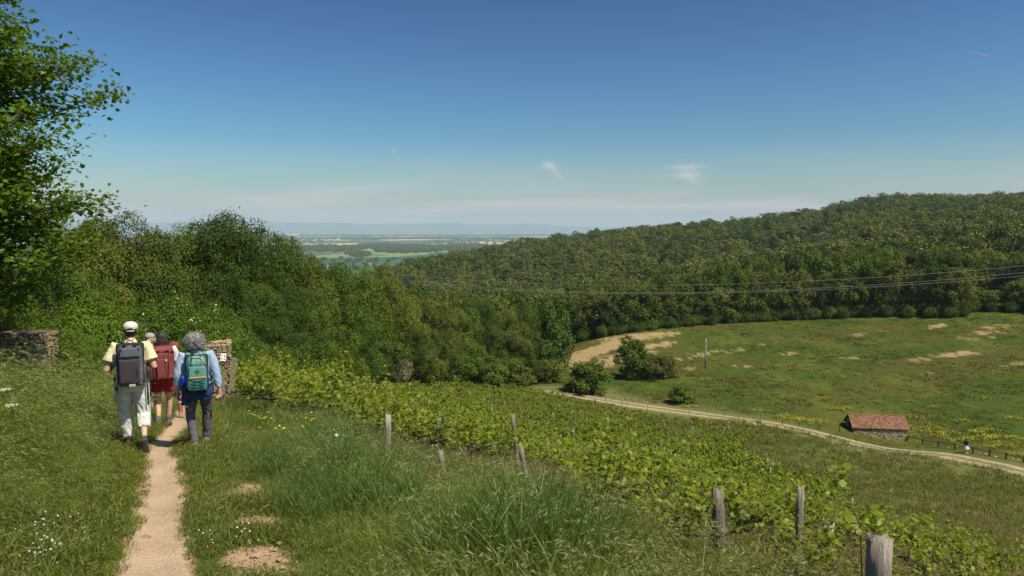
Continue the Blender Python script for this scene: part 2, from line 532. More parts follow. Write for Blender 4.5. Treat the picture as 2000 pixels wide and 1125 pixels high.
def scatter(name, pts, rot, scl, idx, templates, label, cat, group=None, kind='stuff', parent=None):
    """one object that sets copies of a few small meshes on many points"""
    pts = np.asarray(pts, np.float32)
    me = bpy.data.meshes.new(name)
    me.vertices.add(len(pts)); me.vertices.foreach_set('co', pts.ravel())
    a = me.attributes.new('rot', 'FLOAT_VECTOR', 'POINT'); a.data.foreach_set('vector', np.asarray(rot, np.float32).ravel())
    scl = np.asarray(scl, np.float32)
    if scl.ndim == 1: scl = np.repeat(scl[:, None], 3, 1)
    a = me.attributes.new('scl', 'FLOAT_VECTOR', 'POINT'); a.data.foreach_set('vector', scl.ravel())
    a = me.attributes.new('idx', 'INT', 'POINT'); a.data.foreach_set('value', np.asarray(idx, np.int32))
    coll = bpy.data.collections.new(name + '_pieces')
    for i, t in enumerate(templates):
        o = bpy.data.objects.new('%s_piece_%03d' % (name, i), t)
        coll.objects.link(o)
    ng = bpy.data.node_groups.new(name + '_nodes', 'GeometryNodeTree')
    ng.interface.new_socket('Geometry', in_out='INPUT', socket_type='NodeSocketGeometry')
    ng.interface.new_socket('Geometry', in_out='OUTPUT', socket_type='NodeSocketGeometry')
    n = ng.nodes; l = ng.links
    gi = n.new('NodeGroupInput'); go = n.new('NodeGroupOutput')
    ip = n.new('GeometryNodeInstanceOnPoints'); ci = n.new('GeometryNodeCollectionInfo')
    ci.inputs['Collection'].default_value = coll
    ci.inputs['Separate Children'].default_value = True
    ci.inputs['Reset Children'].default_value = True
    ip.inputs['Pick Instance'].default_value = True
    def na(nm, ty):
        q = n.new('GeometryNodeInputNamedAttribute'); q.data_type = ty; q.inputs['Name'].default_value = nm
        return q.outputs[0]
    l.new(gi.outputs[0], ip.inputs['Points']); l.new(ci.outputs[0], ip.inputs['Instance'])
    l.new(na('idx', 'INT'), ip.inputs['Instance Index'])
    l.new(na('rot', 'FLOAT_VECTOR'), ip.inputs['Rotation'])
    l.new(na('scl', 'FLOAT_VECTOR'), ip.inputs['Scale'])
    l.new(ip.outputs[0], go.inputs[0])
    o = bpy.data.objects.new(name, me)
    md = o.modifiers.new('scatter', 'NODES'); md.node_group = ng
    link(o, parent)
    return tag(o, label, cat, group, kind)
# ================================================================== THE LAND
def blobpx(px, py, cx, cy, hw, hh, ang=0):
    ca, sa = math.cos(R(ang)), math.sin(R(ang))
    a = ((px - cx) * ca + (py - cy) * sa) / hw; b = (-(px - cx) * sa + (py - cy) * ca) / hh
    return np.exp(-(a * a + b * b))


def grid_angles():
    a = list(np.arange(-41, 41.001, 0.19))
    a = list(np.arange(-180, -60, 6.0)) + list(np.arange(-60, -41, 1.0)) + a + list(np.arange(42, 60, 1.0)) + list(np.arange(60, 180, 6.0))
    return np.radians(np.array(sorted(set(np.round(a, 4)))))


def grid_radii():
    r = [1.0]
    while r[-1] < 30000:
        q = r[-1]
        k = .06 if q < 2.5 else .0125 if q < 16 else .016 if q < 60 else .0085 if q < 195 else .02 if q < 1200 else .03
        r.append(q * (1 + k))
    return np.array(r)


TH, RR = grid_angles(), grid_radii()
T_, R_ = np.meshgrid(TH, RR, indexing='ij')
X = R_ * np.sin(T_); Y = R_ * np.cos(T_)
Z = H(X, Y)
nA, nR = X.shape
V = np.stack([X, Y, Z], -1).reshape(-1, 3)
V = np.concatenate([V, [[0, 0, float(H(np.array([0.]), np.array([0.]))[0])]]])
i, j = np.meshgrid(np.arange(nA), np.arange(nR - 1), indexing='ij')
i2 = (i + 1) % nA
q = np.stack([i * nR + j, i * nR + j + 1, i2 * nR + j + 1, i2 * nR + j], -1).reshape(-1, 4)[:, ::-1]
ii = np.arange(nA)
tri = np.stack([np.full(nA, nA * nR), ii * nR, ((ii + 1) % nA) * nR], -1)[:, ::-1]
x, y, z = V[:, 0], V[:, 1], V[:, 2]
r = np.hypot(x, y)
with np.errstate(all='ignore'):
    cp, sp = math.cos(PITCH), math.sin(PITCH)
    dd = np.maximum(y * cp - z * sp, .3)
    PX = np.where(y > 0, 1000 + F * x / dd, -9999); PY = np.where(y > 0, 562.5 - F * (y * sp + z * cp) / dd, 9999)


def C(*c): return np.array(c)[None, :]


def blend(col, m, c): return col * (1 - m[:, None]) + c * m[:, None]


d = path_d(x, y)
n1 = fbm(x / 1.1, y / 1.1, o=3); n2 = fbm(x / 9, y / 9, o=4); n3 = fbm(x / .25, y / .25, o=3)
n4 = fbm(x / 40, y / 40, o=4)
col = np.zeros((len(V), 3)) + C(.070, .090, .013)
col = blend(col, smooth(.35, .65, n2), C(.100, .106, .018))
# second wheel track and bare earth near the camera
bare = np.zeros(len(V))
for (cx, cy_, hw, hh) in [(505, 1085, 66, 44), (474, 958, 32, 30), (486, 990, 20, 26), (512, 1022, 62, 32), (520, 1115, 66, 30), (590, 1120, 14, 10)]:
    p = g(cx, cy_)
    sx = hw / F * p[1]; sy = hh / F * p[1] * p[1] / (abs(p[2]) + .01) * .9
    bare = np.maximum(bare, np.exp(-(((x - p[0]) / sx) ** 2 + ((y - p[1]) / sy) ** 2)))
bare = bare * (.5 + n1)
bare = smooth(.24, .46, bare + .9 * (n3 - .5))
edge_path = np.exp(-(np.abs(d) / .27) ** 4) * (y > 1) * (y < 29)
bare = np.maximum(bare, smooth(.35, .6, edge_path + .7 * (n3 - .5)))
NEAR_BARE = bare
col = blend(col, bare, C(.40, .265, .155))
# vineyard soil between the rows, olive weeds
far_vine = smooth(30, 60, y) * (y < 125) * (x > -25)
# meadow beyond the track
xt = np.interp(y, [70, 76, 83, 92, 108, 121, 140], [60, 53, 43, 32, 19, 7, -6])
meadow = smooth(-2, 3, x - xt) * smooth(66, 74, y) * (1 - smooth(200, 230, r))
mc = C(.052, .078, .010) + 0 * col
mc = blend(mc, smooth(.40, .62, fbm(x / 16, y / 10, o=4)), C(.074, .074, .014))
mc = blend(mc, smooth(.5, .68, fbm(x / 5 + 40, y / 8, o=3)) * .8, C(.088, .102, .015))
col = blend(col, meadow, mc)
soil = np.zeros(len(V))
for (cx, cy_, hw, hh, an, k) in [(1150, 690, 120, 12, -19, 1.25), (1250, 657, 90, 7, -4, 1.0), (1190, 705, 90, 12, -12, 1.0), (1270, 678, 60, 7, -10, .8), (1380, 690, 60, 6, -12, .62),
                                 (1330, 722, 60, 4, -4, .8), (1450, 682, 60, 5, -12, .55), (1460, 716, 40, 4, 0, .55),
                                 (1835, 636, 26, 5, -8, .85), (1790, 704, 30, 6, 0, .7), (1860, 692, 70, 8, -6, .65), (1920, 650, 60, 16, -10, .62),
                                 (1690, 652, 40, 5, -8, .6), (1660, 700, 36, 5, -8, .5), (1810, 730, 22, 3, 0, .7), (1990, 710, 25, 5, -5, .8), (1540, 690, 60, 6, -10, .5), (1955, 640, 60, 8, -10, .5)]:
    soil = np.maximum(soil, k * blobpx(PX, PY, cx, cy_, hw, hh, an))
nst = fbm((x * .96 + y * .28) / 7, (y * .96 - x * .28) / 2.2, o=4)
nst2 = fbm(x / 1.1 + y / 9, y / 2.4, o=3)
soil = smooth(.38, .60, soil * (.45 + 1.0 * nst) + 1.0 * (nst2 - .5)) * meadow * (y > 95)
col = blend(col, soil * .92, C(.33, .235, .115))
# field below the track, patches of dry grass
fld = (1 - meadow) * smooth(12, 20, x - np.interp(y, [0, 30, 45, 60, 90], [2, 10, 10, 6, 22])) * (y < 95)
fc = C(.074, .094, .015) + 0 * col
fc = blend(fc, smooth(.42, .62, fbm(x / 7 + 9, y / 9, o=4)), C(.115, .118, .026))
fc = blend(fc, smooth(.5, .66, fbm(x / 2.5, y / 4, o=3)) * .5, C(.17, .15, .05))
col = blend(col, fld, fc)
# worn pale verges beside the track
dt = np.abs((x - xt)) * .6
verge = np.exp(-((x - xt - 1.2) * .6 / 3.2) ** 2) * (y > 62) * (y < 122) * (y > 72)
col = blend(col, np.clip(verge * (.5 + .6 * n2), 0, .75), C(.185, .165, .075))
# woodland floor
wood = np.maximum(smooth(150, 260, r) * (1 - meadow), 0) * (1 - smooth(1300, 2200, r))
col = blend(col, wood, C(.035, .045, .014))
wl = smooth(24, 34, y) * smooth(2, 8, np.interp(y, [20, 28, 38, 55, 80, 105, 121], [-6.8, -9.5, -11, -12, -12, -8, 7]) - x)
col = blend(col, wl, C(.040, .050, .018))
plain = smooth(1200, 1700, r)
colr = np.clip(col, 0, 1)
m_, nt, out = new_mat('ground')
b = nt.node('ShaderNodeBsdfPrincipled'); b.inputs['Roughness'].default_value = .95; b.inputs['Specular IOR Level'].default_value = .1
geo = nt.node('ShaderNodeNewGeometry'); pos = geo.outputs['Position']
ca = nt.attr('ground_colour').outputs['Color']
nf = nt.noise(pos, 5.5, 6, .7); nm = nt.noise(pos, .9, 5, .6)
k = nt.m('ADD', nt.m('MULTIPLY', nf, .9), nt.m('MULTIPLY', nm, .5))
k = nt.m('ADD', k, .30)
sc_ = nt.node('ShaderNodeVectorMath', operation='SCALE'); nt.l.new(ca, sc_.inputs[0]); nt.l.new(k, sc_.inputs['Scale'])
near_c = sc_.outputs[0]
# the plain: a patchwork of fields
pv = nt.vec(pos, (1 / 520., 1 / 900., 0), (0, 0, .35))
pvd = nt.node('ShaderNodeVectorMath', operation='ADD'); nt.l.new(pv, pvd.inputs[0])
nz = nt.node('ShaderNodeTexNoise'); nt.l.new(nt.vec(pos, (1 / 900., 1 / 900., 0)), nz.inputs['Vector']); nz.inputs['Scale'].default_value = 1.0
sc3 = nt.node('ShaderNodeVectorMath', operation='SCALE'); nt.l.new(nz.outputs['Color'], sc3.inputs[0]); sc3.inputs['Scale'].default_value = .9
nt.l.new(sc3.outputs[0], pvd.inputs[1])
vo = nt.node('ShaderNodeTexVoronoi', distance='CHEBYCHEV'); nt.l.new(pvd.outputs[0], vo.inputs['Vector']); vo.inputs['Scale'].default_value = 1.0
vs2 = nt.node('ShaderNodeSeparateColor'); nt.l.new(vo.outputs['Color'], vs2.inputs[0])
fcol = nt.mix(nt.ramp(vs2.outputs[0], .2, .9), (.036, .090, .048), (.068, .125, .055))
sy_ = nt.node('ShaderNodeSeparateXYZ'); nt.l.new(pos, sy_.inputs[0])
tanp = nt.m('MULTIPLY', nt.m('GREATER_THAN', vs2.outputs[1], .52), nt.m('MULTIPLY', nt.ramp(sy_.outputs[1], 3600, 4600), .95))
fcol = nt.mix(tanp, fcol, (.50, .37, .20))
ltg = nt.m('MULTIPLY', nt.m('GREATER_THAN', vs2.outputs[2], .86), .55)
fcol = nt.mix(ltg, fcol, (.26, .32, .10))
wd = nt.m('MAXIMUM', nt.m('GREATER_THAN', nt.noise(nt.vec(pos, (1 / 2200., 1 / 2600., 0)), 2.6, 6, .6), .565), nt.ramp(sy_.outputs[1], 18800, 19300))
fcol = nt.mix(wd, fcol, (.040, .075, .030))
colf = nt.mix(nt.attr('plain').outputs['Fac'], near_c, fcol)
nt.l.new(colf, b.inputs['Base Color'])
bp = nt.node('ShaderNodeBump'); bp.inputs['Strength'].default_value = .55; bp.inputs['Distance'].default_value = .05
nt.l.new(nt.noise(pos, 14, 6, .7), bp.inputs['Height']); nt.l.new(bp.outputs[0], b.inputs['Normal'])
nt.l.new(b.outputs[0], out.inputs[0])
M_ground = m_
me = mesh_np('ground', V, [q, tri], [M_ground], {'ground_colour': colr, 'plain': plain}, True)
ground = link(bpy.data.objects.new('ground', me)); tag(ground, 'rolling ground from the grassy slope down to the far plain', kind='structure')


def ribbon(name, cl, half, mat, label, lift=.012, across=9, wob=.0, wscale=.3, seed=0):
    cl = np.array(cl); n = len(cl)
    t = np.gradient(cl, axis=0); t /= np.linalg.norm(t, axis=1)[:, None]
    nrm = np.stack([t[:, 1], -t[:, 0]], 1)
    s = np.concatenate([[0], np.cumsum(np.linalg.norm(np.diff(cl, axis=0), axis=1))])
    hw = half if hasattr(half, '__len__') else np.full(n, half)
    wl_ = hw * (1 + wob * (fbm(s / wscale, s * 0 + seed, o=3) - .5) * 2); wr = hw * (1 + wob * (fbm(s / wscale, s * 0 + seed + 9, o=3) - .5) * 2)
    V = []; ac = []
    for k in range(across):
        a = k / (across - 1) * 2 - 1
        w = np.where(a < 0, wl_, wr) * a
        p = cl + nrm * w[:, None]
        zz = H(p[:, 0], p[:, 1]) + lift * (1 - .9 * abs(a) ** 4)
        if abs(a) > .99: zz = zz - lift * 1.4
        V.append(np.column_stack([p, zz])); ac.append(np.full(n, a))
    V = np.concatenate(V); ac = np.concatenate(ac)
    i, j = np.meshgrid(np.arange(across - 1), np.arange(n - 1), indexing='ij')
    q = np.stack([i * n + j, i * n + j + 1, (i + 1) * n + j + 1, (i + 1) * n + j], -1).reshape(-1, 4)
    me = mesh_np(name, V, q, [mat], {'across': ac}, True)
    o = link(bpy.data.objects.new(name, me))
    return tag(o, label, kind='structure')


# footpath
M_earth, nt, out = new_mat('trodden_earth')
b = nt.node('ShaderNodeBsdfPrincipled'); b.inputs['Roughness'].default_value = .95; b.inputs['Specular IOR Level'].default_value = .12
geo = nt.node('ShaderNodeNewGeometry'); pos = geo.outputs['Position']
f1 = nt.ramp(nt.noise(pos, 2.2, 6, .62), .32, .70); f2 = nt.ramp(nt.noise(pos, 38, 5, .7), .35, .7)
c_ = nt.mix(f1, (.44, .315, .205), (.33, .225, .14)); c_ = nt.mix(nt.m('MULTIPLY', f2, .45), c_, (.54, .43, .31))
vo = nt.node('ShaderNodeTexVoronoi'); vo.inputs['Scale'].default_value = 32; nt.l.new(pos, vo.inputs['Vector'])
peb = nt.m('LESS_THAN', vo.outputs['Distance'], .22)
c_ = nt.mix(nt.m('MULTIPLY', peb, nt.m('MULTIPLY', f1, .8)), c_, (.55, .44, .33))
nt.l.new(c_, b.inputs['Base Color'])
bp = nt.node('ShaderNodeBump'); bp.inputs['Strength'].default_value = .8; bp.inputs['Distance'].default_value = .02
hh_ = nt.m('ADD', nt.noise(pos, 22, 6, .7), nt.m('MULTIPLY', nt.m('SUBTRACT', .5, vo.outputs['Distance']), .8))
nt.l.new(hh_, bp.inputs['Height']); nt.l.new(bp.outputs[0], b.inputs['Normal'])
nt.l.new(b.outputs[0], out.inputs[0])
ys = np.arange(2.2, 28, .035)
hwp = np.interp(ys, [2.2, 4.7, 5.4, 6.0, 8, 10, 14, 28], [.30, .30, .255, .22, .205, .20, .2, .2])
footpath = ribbon('footpath', np.column_stack([path_x(ys), ys]), hwp, M_earth, 'narrow trodden earth footpath between grass verges', .02, 13, .42, .35)

# dirt track through the valley
M_track, nt, out = new_mat('track_gravel')
b = nt.node('ShaderNodeBsdfPrincipled'); b.inputs['Roughness'].default_value = .95; b.inputs['Specular IOR Level'].default_value = .1
geo = nt.node('ShaderNodeNewGeometry'); pos = geo.outputs['Position']
ac = nt.m('ABSOLUTE', nt.attr('across').outputs['Fac'])
nn = nt.noise(pos, 1.1, 6, .65)
w_ = nt.m('ADD', ac, nt.m('MULTIPLY', nt.m('SUBTRACT', nn, .5), .5))
rut = nt.m('MULTIPLY', nt.ramp(w_, .22, .36), nt.ramp(w_, .96, .78))
c_ = nt.mix(nt.ramp(nn, .3, .7), (.27, .22, .125), (.37, .31, .19))
c_ = nt.mix(rut, nt.mix(nt.ramp(nt.noise(pos, 2.5, 4), .35, .65), (.10, .105, .032), (.24, .20, .10)), c_)
nt.l.new(c_, b.inputs['Base Color']); nt.l.new(b.outputs[0], out.inputs[0])
tpix = [(1060, 764), (1110, 771), (1180, 781), (1250, 792), (1330, 803), (1400, 813), (1480, 828), (1560, 843), (1640, 857), (1720, 870), (1800, 885), (1900, 903), (2000, 921), (2120, 944), (2300, 975)]
tw = np.array([g(*p)[:2] for p in tpix])
for _ in range(2): tw[1:-1] = (tw[:-2] + 2 * tw[1:-1] + tw[2:]) / 4
s_ = np.concatenate([[0], np.cumsum(np.linalg.norm(np.diff(tw, axis=0), axis=1))])
sq = np.arange(0, s_[-1], .5)
TRACK = np.column_stack([pchip(s_, tw[:, 0], sq), pchip(s_, tw[:, 1], sq)])
track = ribbon('dirt_track', TRACK, 1.75, M_track, 'pale dirt farm track with two wheel ruts across the valley', .06, 15, .12, 3)
print('TRACK', TRACK[0], TRACK[len(TRACK) // 2], TRACK[-1])

# haze: still air round the whole scene
M_haze, nt, out = new_mat('haze_air')
pvn = nt.node('ShaderNodeVolumePrincipled')
pvn.inputs['Color'].default_value = (.60, .75, .92, 1)
pvn.inputs['Density'].default_value = 0.75e-4
pvn.inputs['Anisotropy'].default_value = 0.0
nt.l.new(pvn.outputs[0], out.inputs['Volume'])
mb = MB(); mb.box((0, 0, (330 - 110) / 2), (64000, 64000, 330 + 110))
haze = mb.build('haze', M_haze); tag(haze, 'pale blue haze over the plain', kind='stuff')
# ================================================================== PLANT TEMPLATES
rng = np.random.default_rng(7)


def unit(v):
    return v / np.maximum(np.linalg.norm(v, axis=-1, keepdims=True), 1e-9)


def leaf_quads(P, N, size, rng, asp=.62, droop=.0, curl=.12):
    """rhombus leaves folded along the midrib, two triangles each"""
    n = len(P)
    N = unit(N)
    t = unit(np.cross(N, rng.normal(size=(n, 3))))
    t[:, 2] -= droop; t = unit(t)
    w = unit(np.cross(N, t))
    s = (size * rng.uniform(.65, 1.3, n))[:, None]
    a = P - t * s * .5; c = P + t * s * .5 - N * s * curl
    b_ = P + w * s * asp * .5 + N * s * curl; d_ = P - w * s * asp * .5 + N * s * curl
    V = np.stack([a, b_, c, d_], 1).reshape(-1, 3)
    k = np.arange(n) * 4
    f = np.stack([k, k + 1, k + 2, k + 3], -1)
    return V, f


def star_leaves(P, N, size, rng, lobes='grape', T=None):
    """lobed leaves built as fans round the stalk"""
    n = len(P)
    N = unit(N)
    t = unit(np.cross(N, rng.normal(size=(n, 3)))) if T is None else unit(T - N * (T * N).sum(1)[:, None])
    w = unit(np.cross(N, t))
    if lobes == 'grape':
        pr = [(-.05, 0.0), (-.42, .22), (-.10, .52), (.12, .40), (.34, .46), (.40, .18), (.68, 0.0)]
    else:
        pr = [(-.05, 0.0), (-.22, .30), (.02, .26), (.22, .58), (.30, .22), (.45, .20), (.80, 0.0)]
    out = pr + [(x_, -y_) for x_, y_ in pr[-2:0:-1]]
    s = (size * rng.uniform(.6, 1.25, n))[:, None]
    V = []
    bend = rng.uniform(-.25, .3, n)[:, None]
    for (x_, y_) in out:
        V.append(P + t * s * x_ + w * s * y_ + N * s * (bend * (abs(y_) ** 1.4) - .10 * x_ * x_ + rng.uniform(-.03, .03, (n, 1))))
    m = len(out)
    V = np.stack(V, 1).reshape(-1, 3)
    k = np.arange(n)[:, None] * m
    h = m // 2
    quads = []
    # split along the midrib into quads
    fs = []
    for i in range(h - 1 + 0):
        if i == 0: fs.append((0, 1, m - 1))
    q = np.concatenate([np.stack([k[:, 0] + i, k[:, 0] + i + 1, k[:, 0] + (m - i - 1) % m, k[:, 0] + (m - i) % m], -1) for i in range(1, h)])
    t1 = np.stack([k[:, 0], k[:, 0] + 1, k[:, 0] + m - 1], -1)
    # last sliver: h is the tip
    return V, [t1, q[:len(q)]]


def crown_mesh(name, mats, lobes, n_clump, leaves_per, leaf, clump_r, seed, kind='quad', inner=.25, upbias=.25, flat=.6, twigs=0, flowers=0.0, sparse=0.0):
    rg = np.random.default_rng(seed)
    L = np.array(lobes, float)
    area = (L[:, 3] * L[:, 4] * L[:, 5]) ** (2 / 3)
    li = rg.choice(len(L), n_clump, p=area / area.sum())
    D = unit(rg.normal(size=(n_clump, 3)) + np.array([0, 0, upbias]))
    rad = np.where(rg.random(n_clump) < inner, rg.uniform(.35, .8, n_clump), rg.uniform(.82, 1.08, n_clump))
    Cc = L[li, :3] + D * L[li, 3:6] * rad[:, None]
    if sparse:
        keep = vnoise(Cc[:, 0] / sparse, Cc[:, 1] / sparse, Cc[:, 2] / sparse + seed) > .33
        Cc = Cc[keep]; D = D[keep]
    n_clump = len(Cc)
    crnd = rg.random(n_clump)
    tint = np.clip(.5 + (vnoise(Cc[:, 0] / 1.5 + seed, Cc[:, 1] / 1.5, Cc[:, 2] / 1.5) - .5) * 1.3 + (crnd - .5) * .5, 0, 1)
    per = rg.integers(int(leaves_per * .6), int(leaves_per * 1.4) + 1, n_clump)
    ci = np.repeat(np.arange(n_clump), per)
    off = rg.normal(size=(len(ci), 3)) * clump_r * .55
    off -= D[ci] * (off * D[ci]).sum(1)[:, None] * (1 - flat)
    P = Cc[ci] + off
    N = D[ci] * .85 + rg.normal(size=(len(ci), 3)) * .34 + np.array([0, 0, .55])
    rn = tint[ci] * .85 + rg.random(len(ci)) * .15
    if kind == 'quad':
        Vv, f = leaf_quads(P, N, leaf, rg); fs = [f]; rep = 4
    else:
        Vv, fs = star_leaves(P, N, leaf, rg, kind); rep = len(Vv) // len(P)
    rn = np.repeat(rn, rep)
    mi = [np.zeros(len(f), int) for f in fs]
    if flowers:
        k = rg.random(len(P)) < flowers
        mi = [np.where(k, 1, 0)] if kind == 'quad' else mi
    return mesh_np(name, Vv, fs, mats, {'rnd': rn}, False, np.concatenate(mi))


def trunk_mesh(name, mat, lobes, r0, base=(0, 0, 0), seed=0, n=7, fork=.35):
    rg = random.Random(seed)
    mb = MB()
    L = sorted(lobes, key=lambda l: l[2])
    top = max(l[2] + l[5] * .6 for l in L)
    cx = sum(l[0] for l in L) / len(L); cy = sum(l[1] for l in L) / len(L)
    pts = [Vector(base)]
    for k in range(1, 7):
        t = k / 6
        pts.append(Vector((base[0] + (cx - base[0]) * t + rg.uniform(-.04, .04) * top * t, base[1] + (cy - base[1]) * t + rg.uniform(-.04, .04) * top * t, base[2] + (top - base[2]) * t)))
    mb.tube(pts, [r0 * (1.25 if i == 0 else 1 - .9 * (i / 6)) for i in range(7)], n)
    for l in L:
        t = max(.08, min(.8, (l[2] - l[5] * 1.1) / top * .9))
        k = int(t * 6); a = pts[k].lerp(pts[min(k + 1, 6)], t * 6 - k)
        e = Vector(l[:3]) + Vector((0, 0, l[5] * .3))
        m_ = a.lerp(e, .5) + Vector((rg.uniform(-.1, .1), rg.uniform(-.1, .1), -.08)) * (e - a).length
        rr = r0 * (1 - .85 * t) * .5
        mb.tube([a, a.lerp(m_, .5), m_, m_.lerp(e, .5), e], [rr, rr * .8, rr * .6, rr * .4, rr * .15], 5)
        for q in range(3):
            d_ = Vector((rg.uniform(-1, 1), rg.uniform(-1, 1), rg.uniform(-.1, 1))).normalized()
            e2 = Vector(l[:3]) + Vector((d_.x * l[3], d_.y * l[4], d_.z * l[5])) * .95
            s_ = m_.lerp(e, rg.uniform(0, .7))
            mb.tube([s_, s_.lerp(e2, .5) + Vector((0, 0, .05 * (e2 - s_).length)), e2], [rr * .35, rr * .22, rr * .07], 4)
    return mb.mesh(name, [mat], True)


def round_lobes(rg, n, W_, Ht, low=.12, wide=1.0):
    """many small lobes over the surface of a crown of width W_ and height Ht, round a solid core"""
    out = []
    z0 = Ht * low; zc = z0 + (Ht - z0) * .50; hz = (Ht - z0) * .50
    ga = 2.39996
    for k in range(n):
        c = 1 - 1.75 * (k + .5) / n                     # from the top down
        s_ = math.sqrt(max(0, 1 - c * c))
        a = k * ga + rg.uniform(-.35, .35)
        s = W_ * rg.uniform(.13, .21)
        q = rg.uniform(.62, .84)
        wob = 1 + .22 * math.sin(2 * a + k)
        out.append((W_ / 2 * q * s_ ** .8 * math.cos(a) * wob, W_ / 2 * q * s_ ** .8 * math.sin(a) * wob, zc + hz * c * rg.uniform(.74, .93), s * wide, s * wide, s * rg.uniform(.62, .85)))
    out.append((0, 0, zc - .04 * Ht, W_ * .33, W_ * .33, hz * .72))
    return out


M_bark = simple('bark', (.11, .085, .06), (.20, .165, .125), 9, .9, .6, 30, stretch=(1, 1, .25))
M_bark_pale = simple('bark_pale', (.20, .18, .15), (.32, .30, .26), 9, .9, .5, 30, stretch=(1, 1, .25))
M_leaf_olive = leafmat('leaf_olive', (.088, .122, .012), (.150, .175, .018), (.120, .142, .014), trans=.27, var=.3)
M_leaf_green = leafmat('leaf_green', (.066, .125, .009), (.120, .185, .012), (.096, .150, .010), trans=.27, var=.3)
M_leaf_dark = leafmat('leaf_dark', (.044, .090, .008), (.085, .135, .011), (.064, .108, .010), trans=.27, var=.3)
M_leaf_bright = leafmat('leaf_bright', (.080, .150, .010), (.135, .215, .018), (.105, .175, .013))
M_leaf_hill = leafmat('leaf_hill', (.052, .098, .009), (.120, .155, .012), (.125, .140, .014), trans=.2, var=.55)
M_leaf_pale = leafmat('leaf_pale_bloom', (.16, .17, .07), (.26, .25, .14), (.13, .15, .05), trans=.2)
M_leaf_maple = leafmat('leaf_maple', (.085, .165, .012), (.150, .245, .022), trans=.45, rough=.42)
M_bloom = simple('white_blossom', (.75, .73, .64), (.60, .58, .48), 3, .8)

T_near, T_mid, T_far, T_bush = [], [], [], []
rr_ = random.Random(3)
for k, (mat, w, nl) in enumerate([(M_leaf_olive, 8.5, 13), (M_leaf_green, 8.0, 12), (M_leaf_dark, 9.0, 13), (M_leaf_olive, 7.2, 11), (M_leaf_green, 9.5, 15)]):
    lb = round_lobes(rr_, int(nl * 1.7), w, 10, .04)
    T_near.append((crown_mesh('crown', [mat], lb, 1900, 19, .175, .42, 10 + k, inner=.10, upbias=.45, sparse=1.15), trunk_mesh('trunk', M_bark, lb, .24, seed=k)))
for k, (mat, w, nl) in enumerate([(M_leaf_green, 8.0, 10), (M_leaf_olive, 8.6, 11), (M_leaf_dark, 8.4, 10), (M_leaf_green, 7.0, 9), (M_leaf_olive, 9.4, 12), (M_leaf_dark, 7.5, 9)]):
    lb = round_lobes(rr_, nl + 6, w, 10, .0)
    T_mid.append((crown_mesh('crown', [mat], lb, 900, 9, .40, .55, 40 + k, inner=.10, upbias=.45, sparse=1.3), trunk_mesh('trunk', M_bark, lb, .2, seed=20 + k, n=5)))
for k, (mat, w) in enumerate([(M_leaf_hill, 9), (M_leaf_hill, 8), (M_leaf_hill, 10), (M_leaf_dark, 8.5), (M_leaf_pale, 7.5)]):
    lb = round_lobes(rr_, 9, w, 8.5, .05, 1.25)
    T_far.append(crown_mesh('crown', [mat], lb, 150, 6, .85, .8, 70 + k, inner=.05, upbias=.5))
for k, (mat, w, hgt, fl) in enumerate([(M_leaf_bright, 3.0, 2.6, 0), (M_leaf_green, 3.4, 2.4, 0), (M_leaf_bright, 3.6, 2.8, .012), (M_leaf_dark, 3.2, 2.6, 0), (M_leaf_olive, 3.0, 2.8, 0)]):
    lb = [(math.cos(a) * w * .27 * rr_.uniform(.5, 1), math.sin(a) * w * .27 * rr_.uniform(.5, 1), hgt * rr_.uniform(.25, .68), w * .27, w * .27, hgt * .27) for a in [i * .9 for i in range(9)]] + [(0, 0, hgt * .62, w * .3, w * .3, hgt * .34)]
    T_bush.append((crown_mesh('crown', [mat, M_bloom], lb, 1100, 15, .085, .22, 90 + k, inner=.15, flowers=fl, sparse=.3), trunk_mesh('trunk', M_bark, lb, .05, seed=50 + k, n=5)))


EDGE_X = [470, 600, 685, 783, 890, 1000, 1075]
EDGE_Y = [30, 42, 60, 84, 108, 120, 128]


def edgeY(px): return float(np.interp(px, EDGE_X, EDGE_Y))


def make_tree(tmpl, x, y, height, width, rz, name, label, group, tall=10.0, wide=8.4, sink=.25, low=0.0):
    crown, trunk = tmpl
    if tmpl in T_mid: sink = 1.0
    z = Hs(x, y) - sink
    o = empty(name, (x, y, z), rz, label, 'tree' if 'tree' in name else 'shrub', group)
    s = (width / wide, width / wide, (height + sink) / tall)
    o.scale = s
    link(bpy.data.objects.new('crown', crown), o)
    link(bpy.data.objects.new('trunk', trunk), o)
    return o


def tree_px(px, ytop, Y, wpx, kind, name='broadleaf_tree', label=None, group=None, tset=None, wide=8.4, tall=10.0):
    """tree whose top is seen at (px, ytop) when it stands Y metres ahead; wpx is its width in pixels"""
    u, v = px_uv(px, ytop)
    x = u * Y; z = Hs(x, Y)
    h_ = max(1.0, v * Y - z)
    w_ = max(wpx / F * Y, (.60 if 'tree' in name else .9) * h_)
    return make_tree(tset[kind], x, Y, h_, w_, rr_.uniform(0, 6.28), name, label, group, tall, wide)


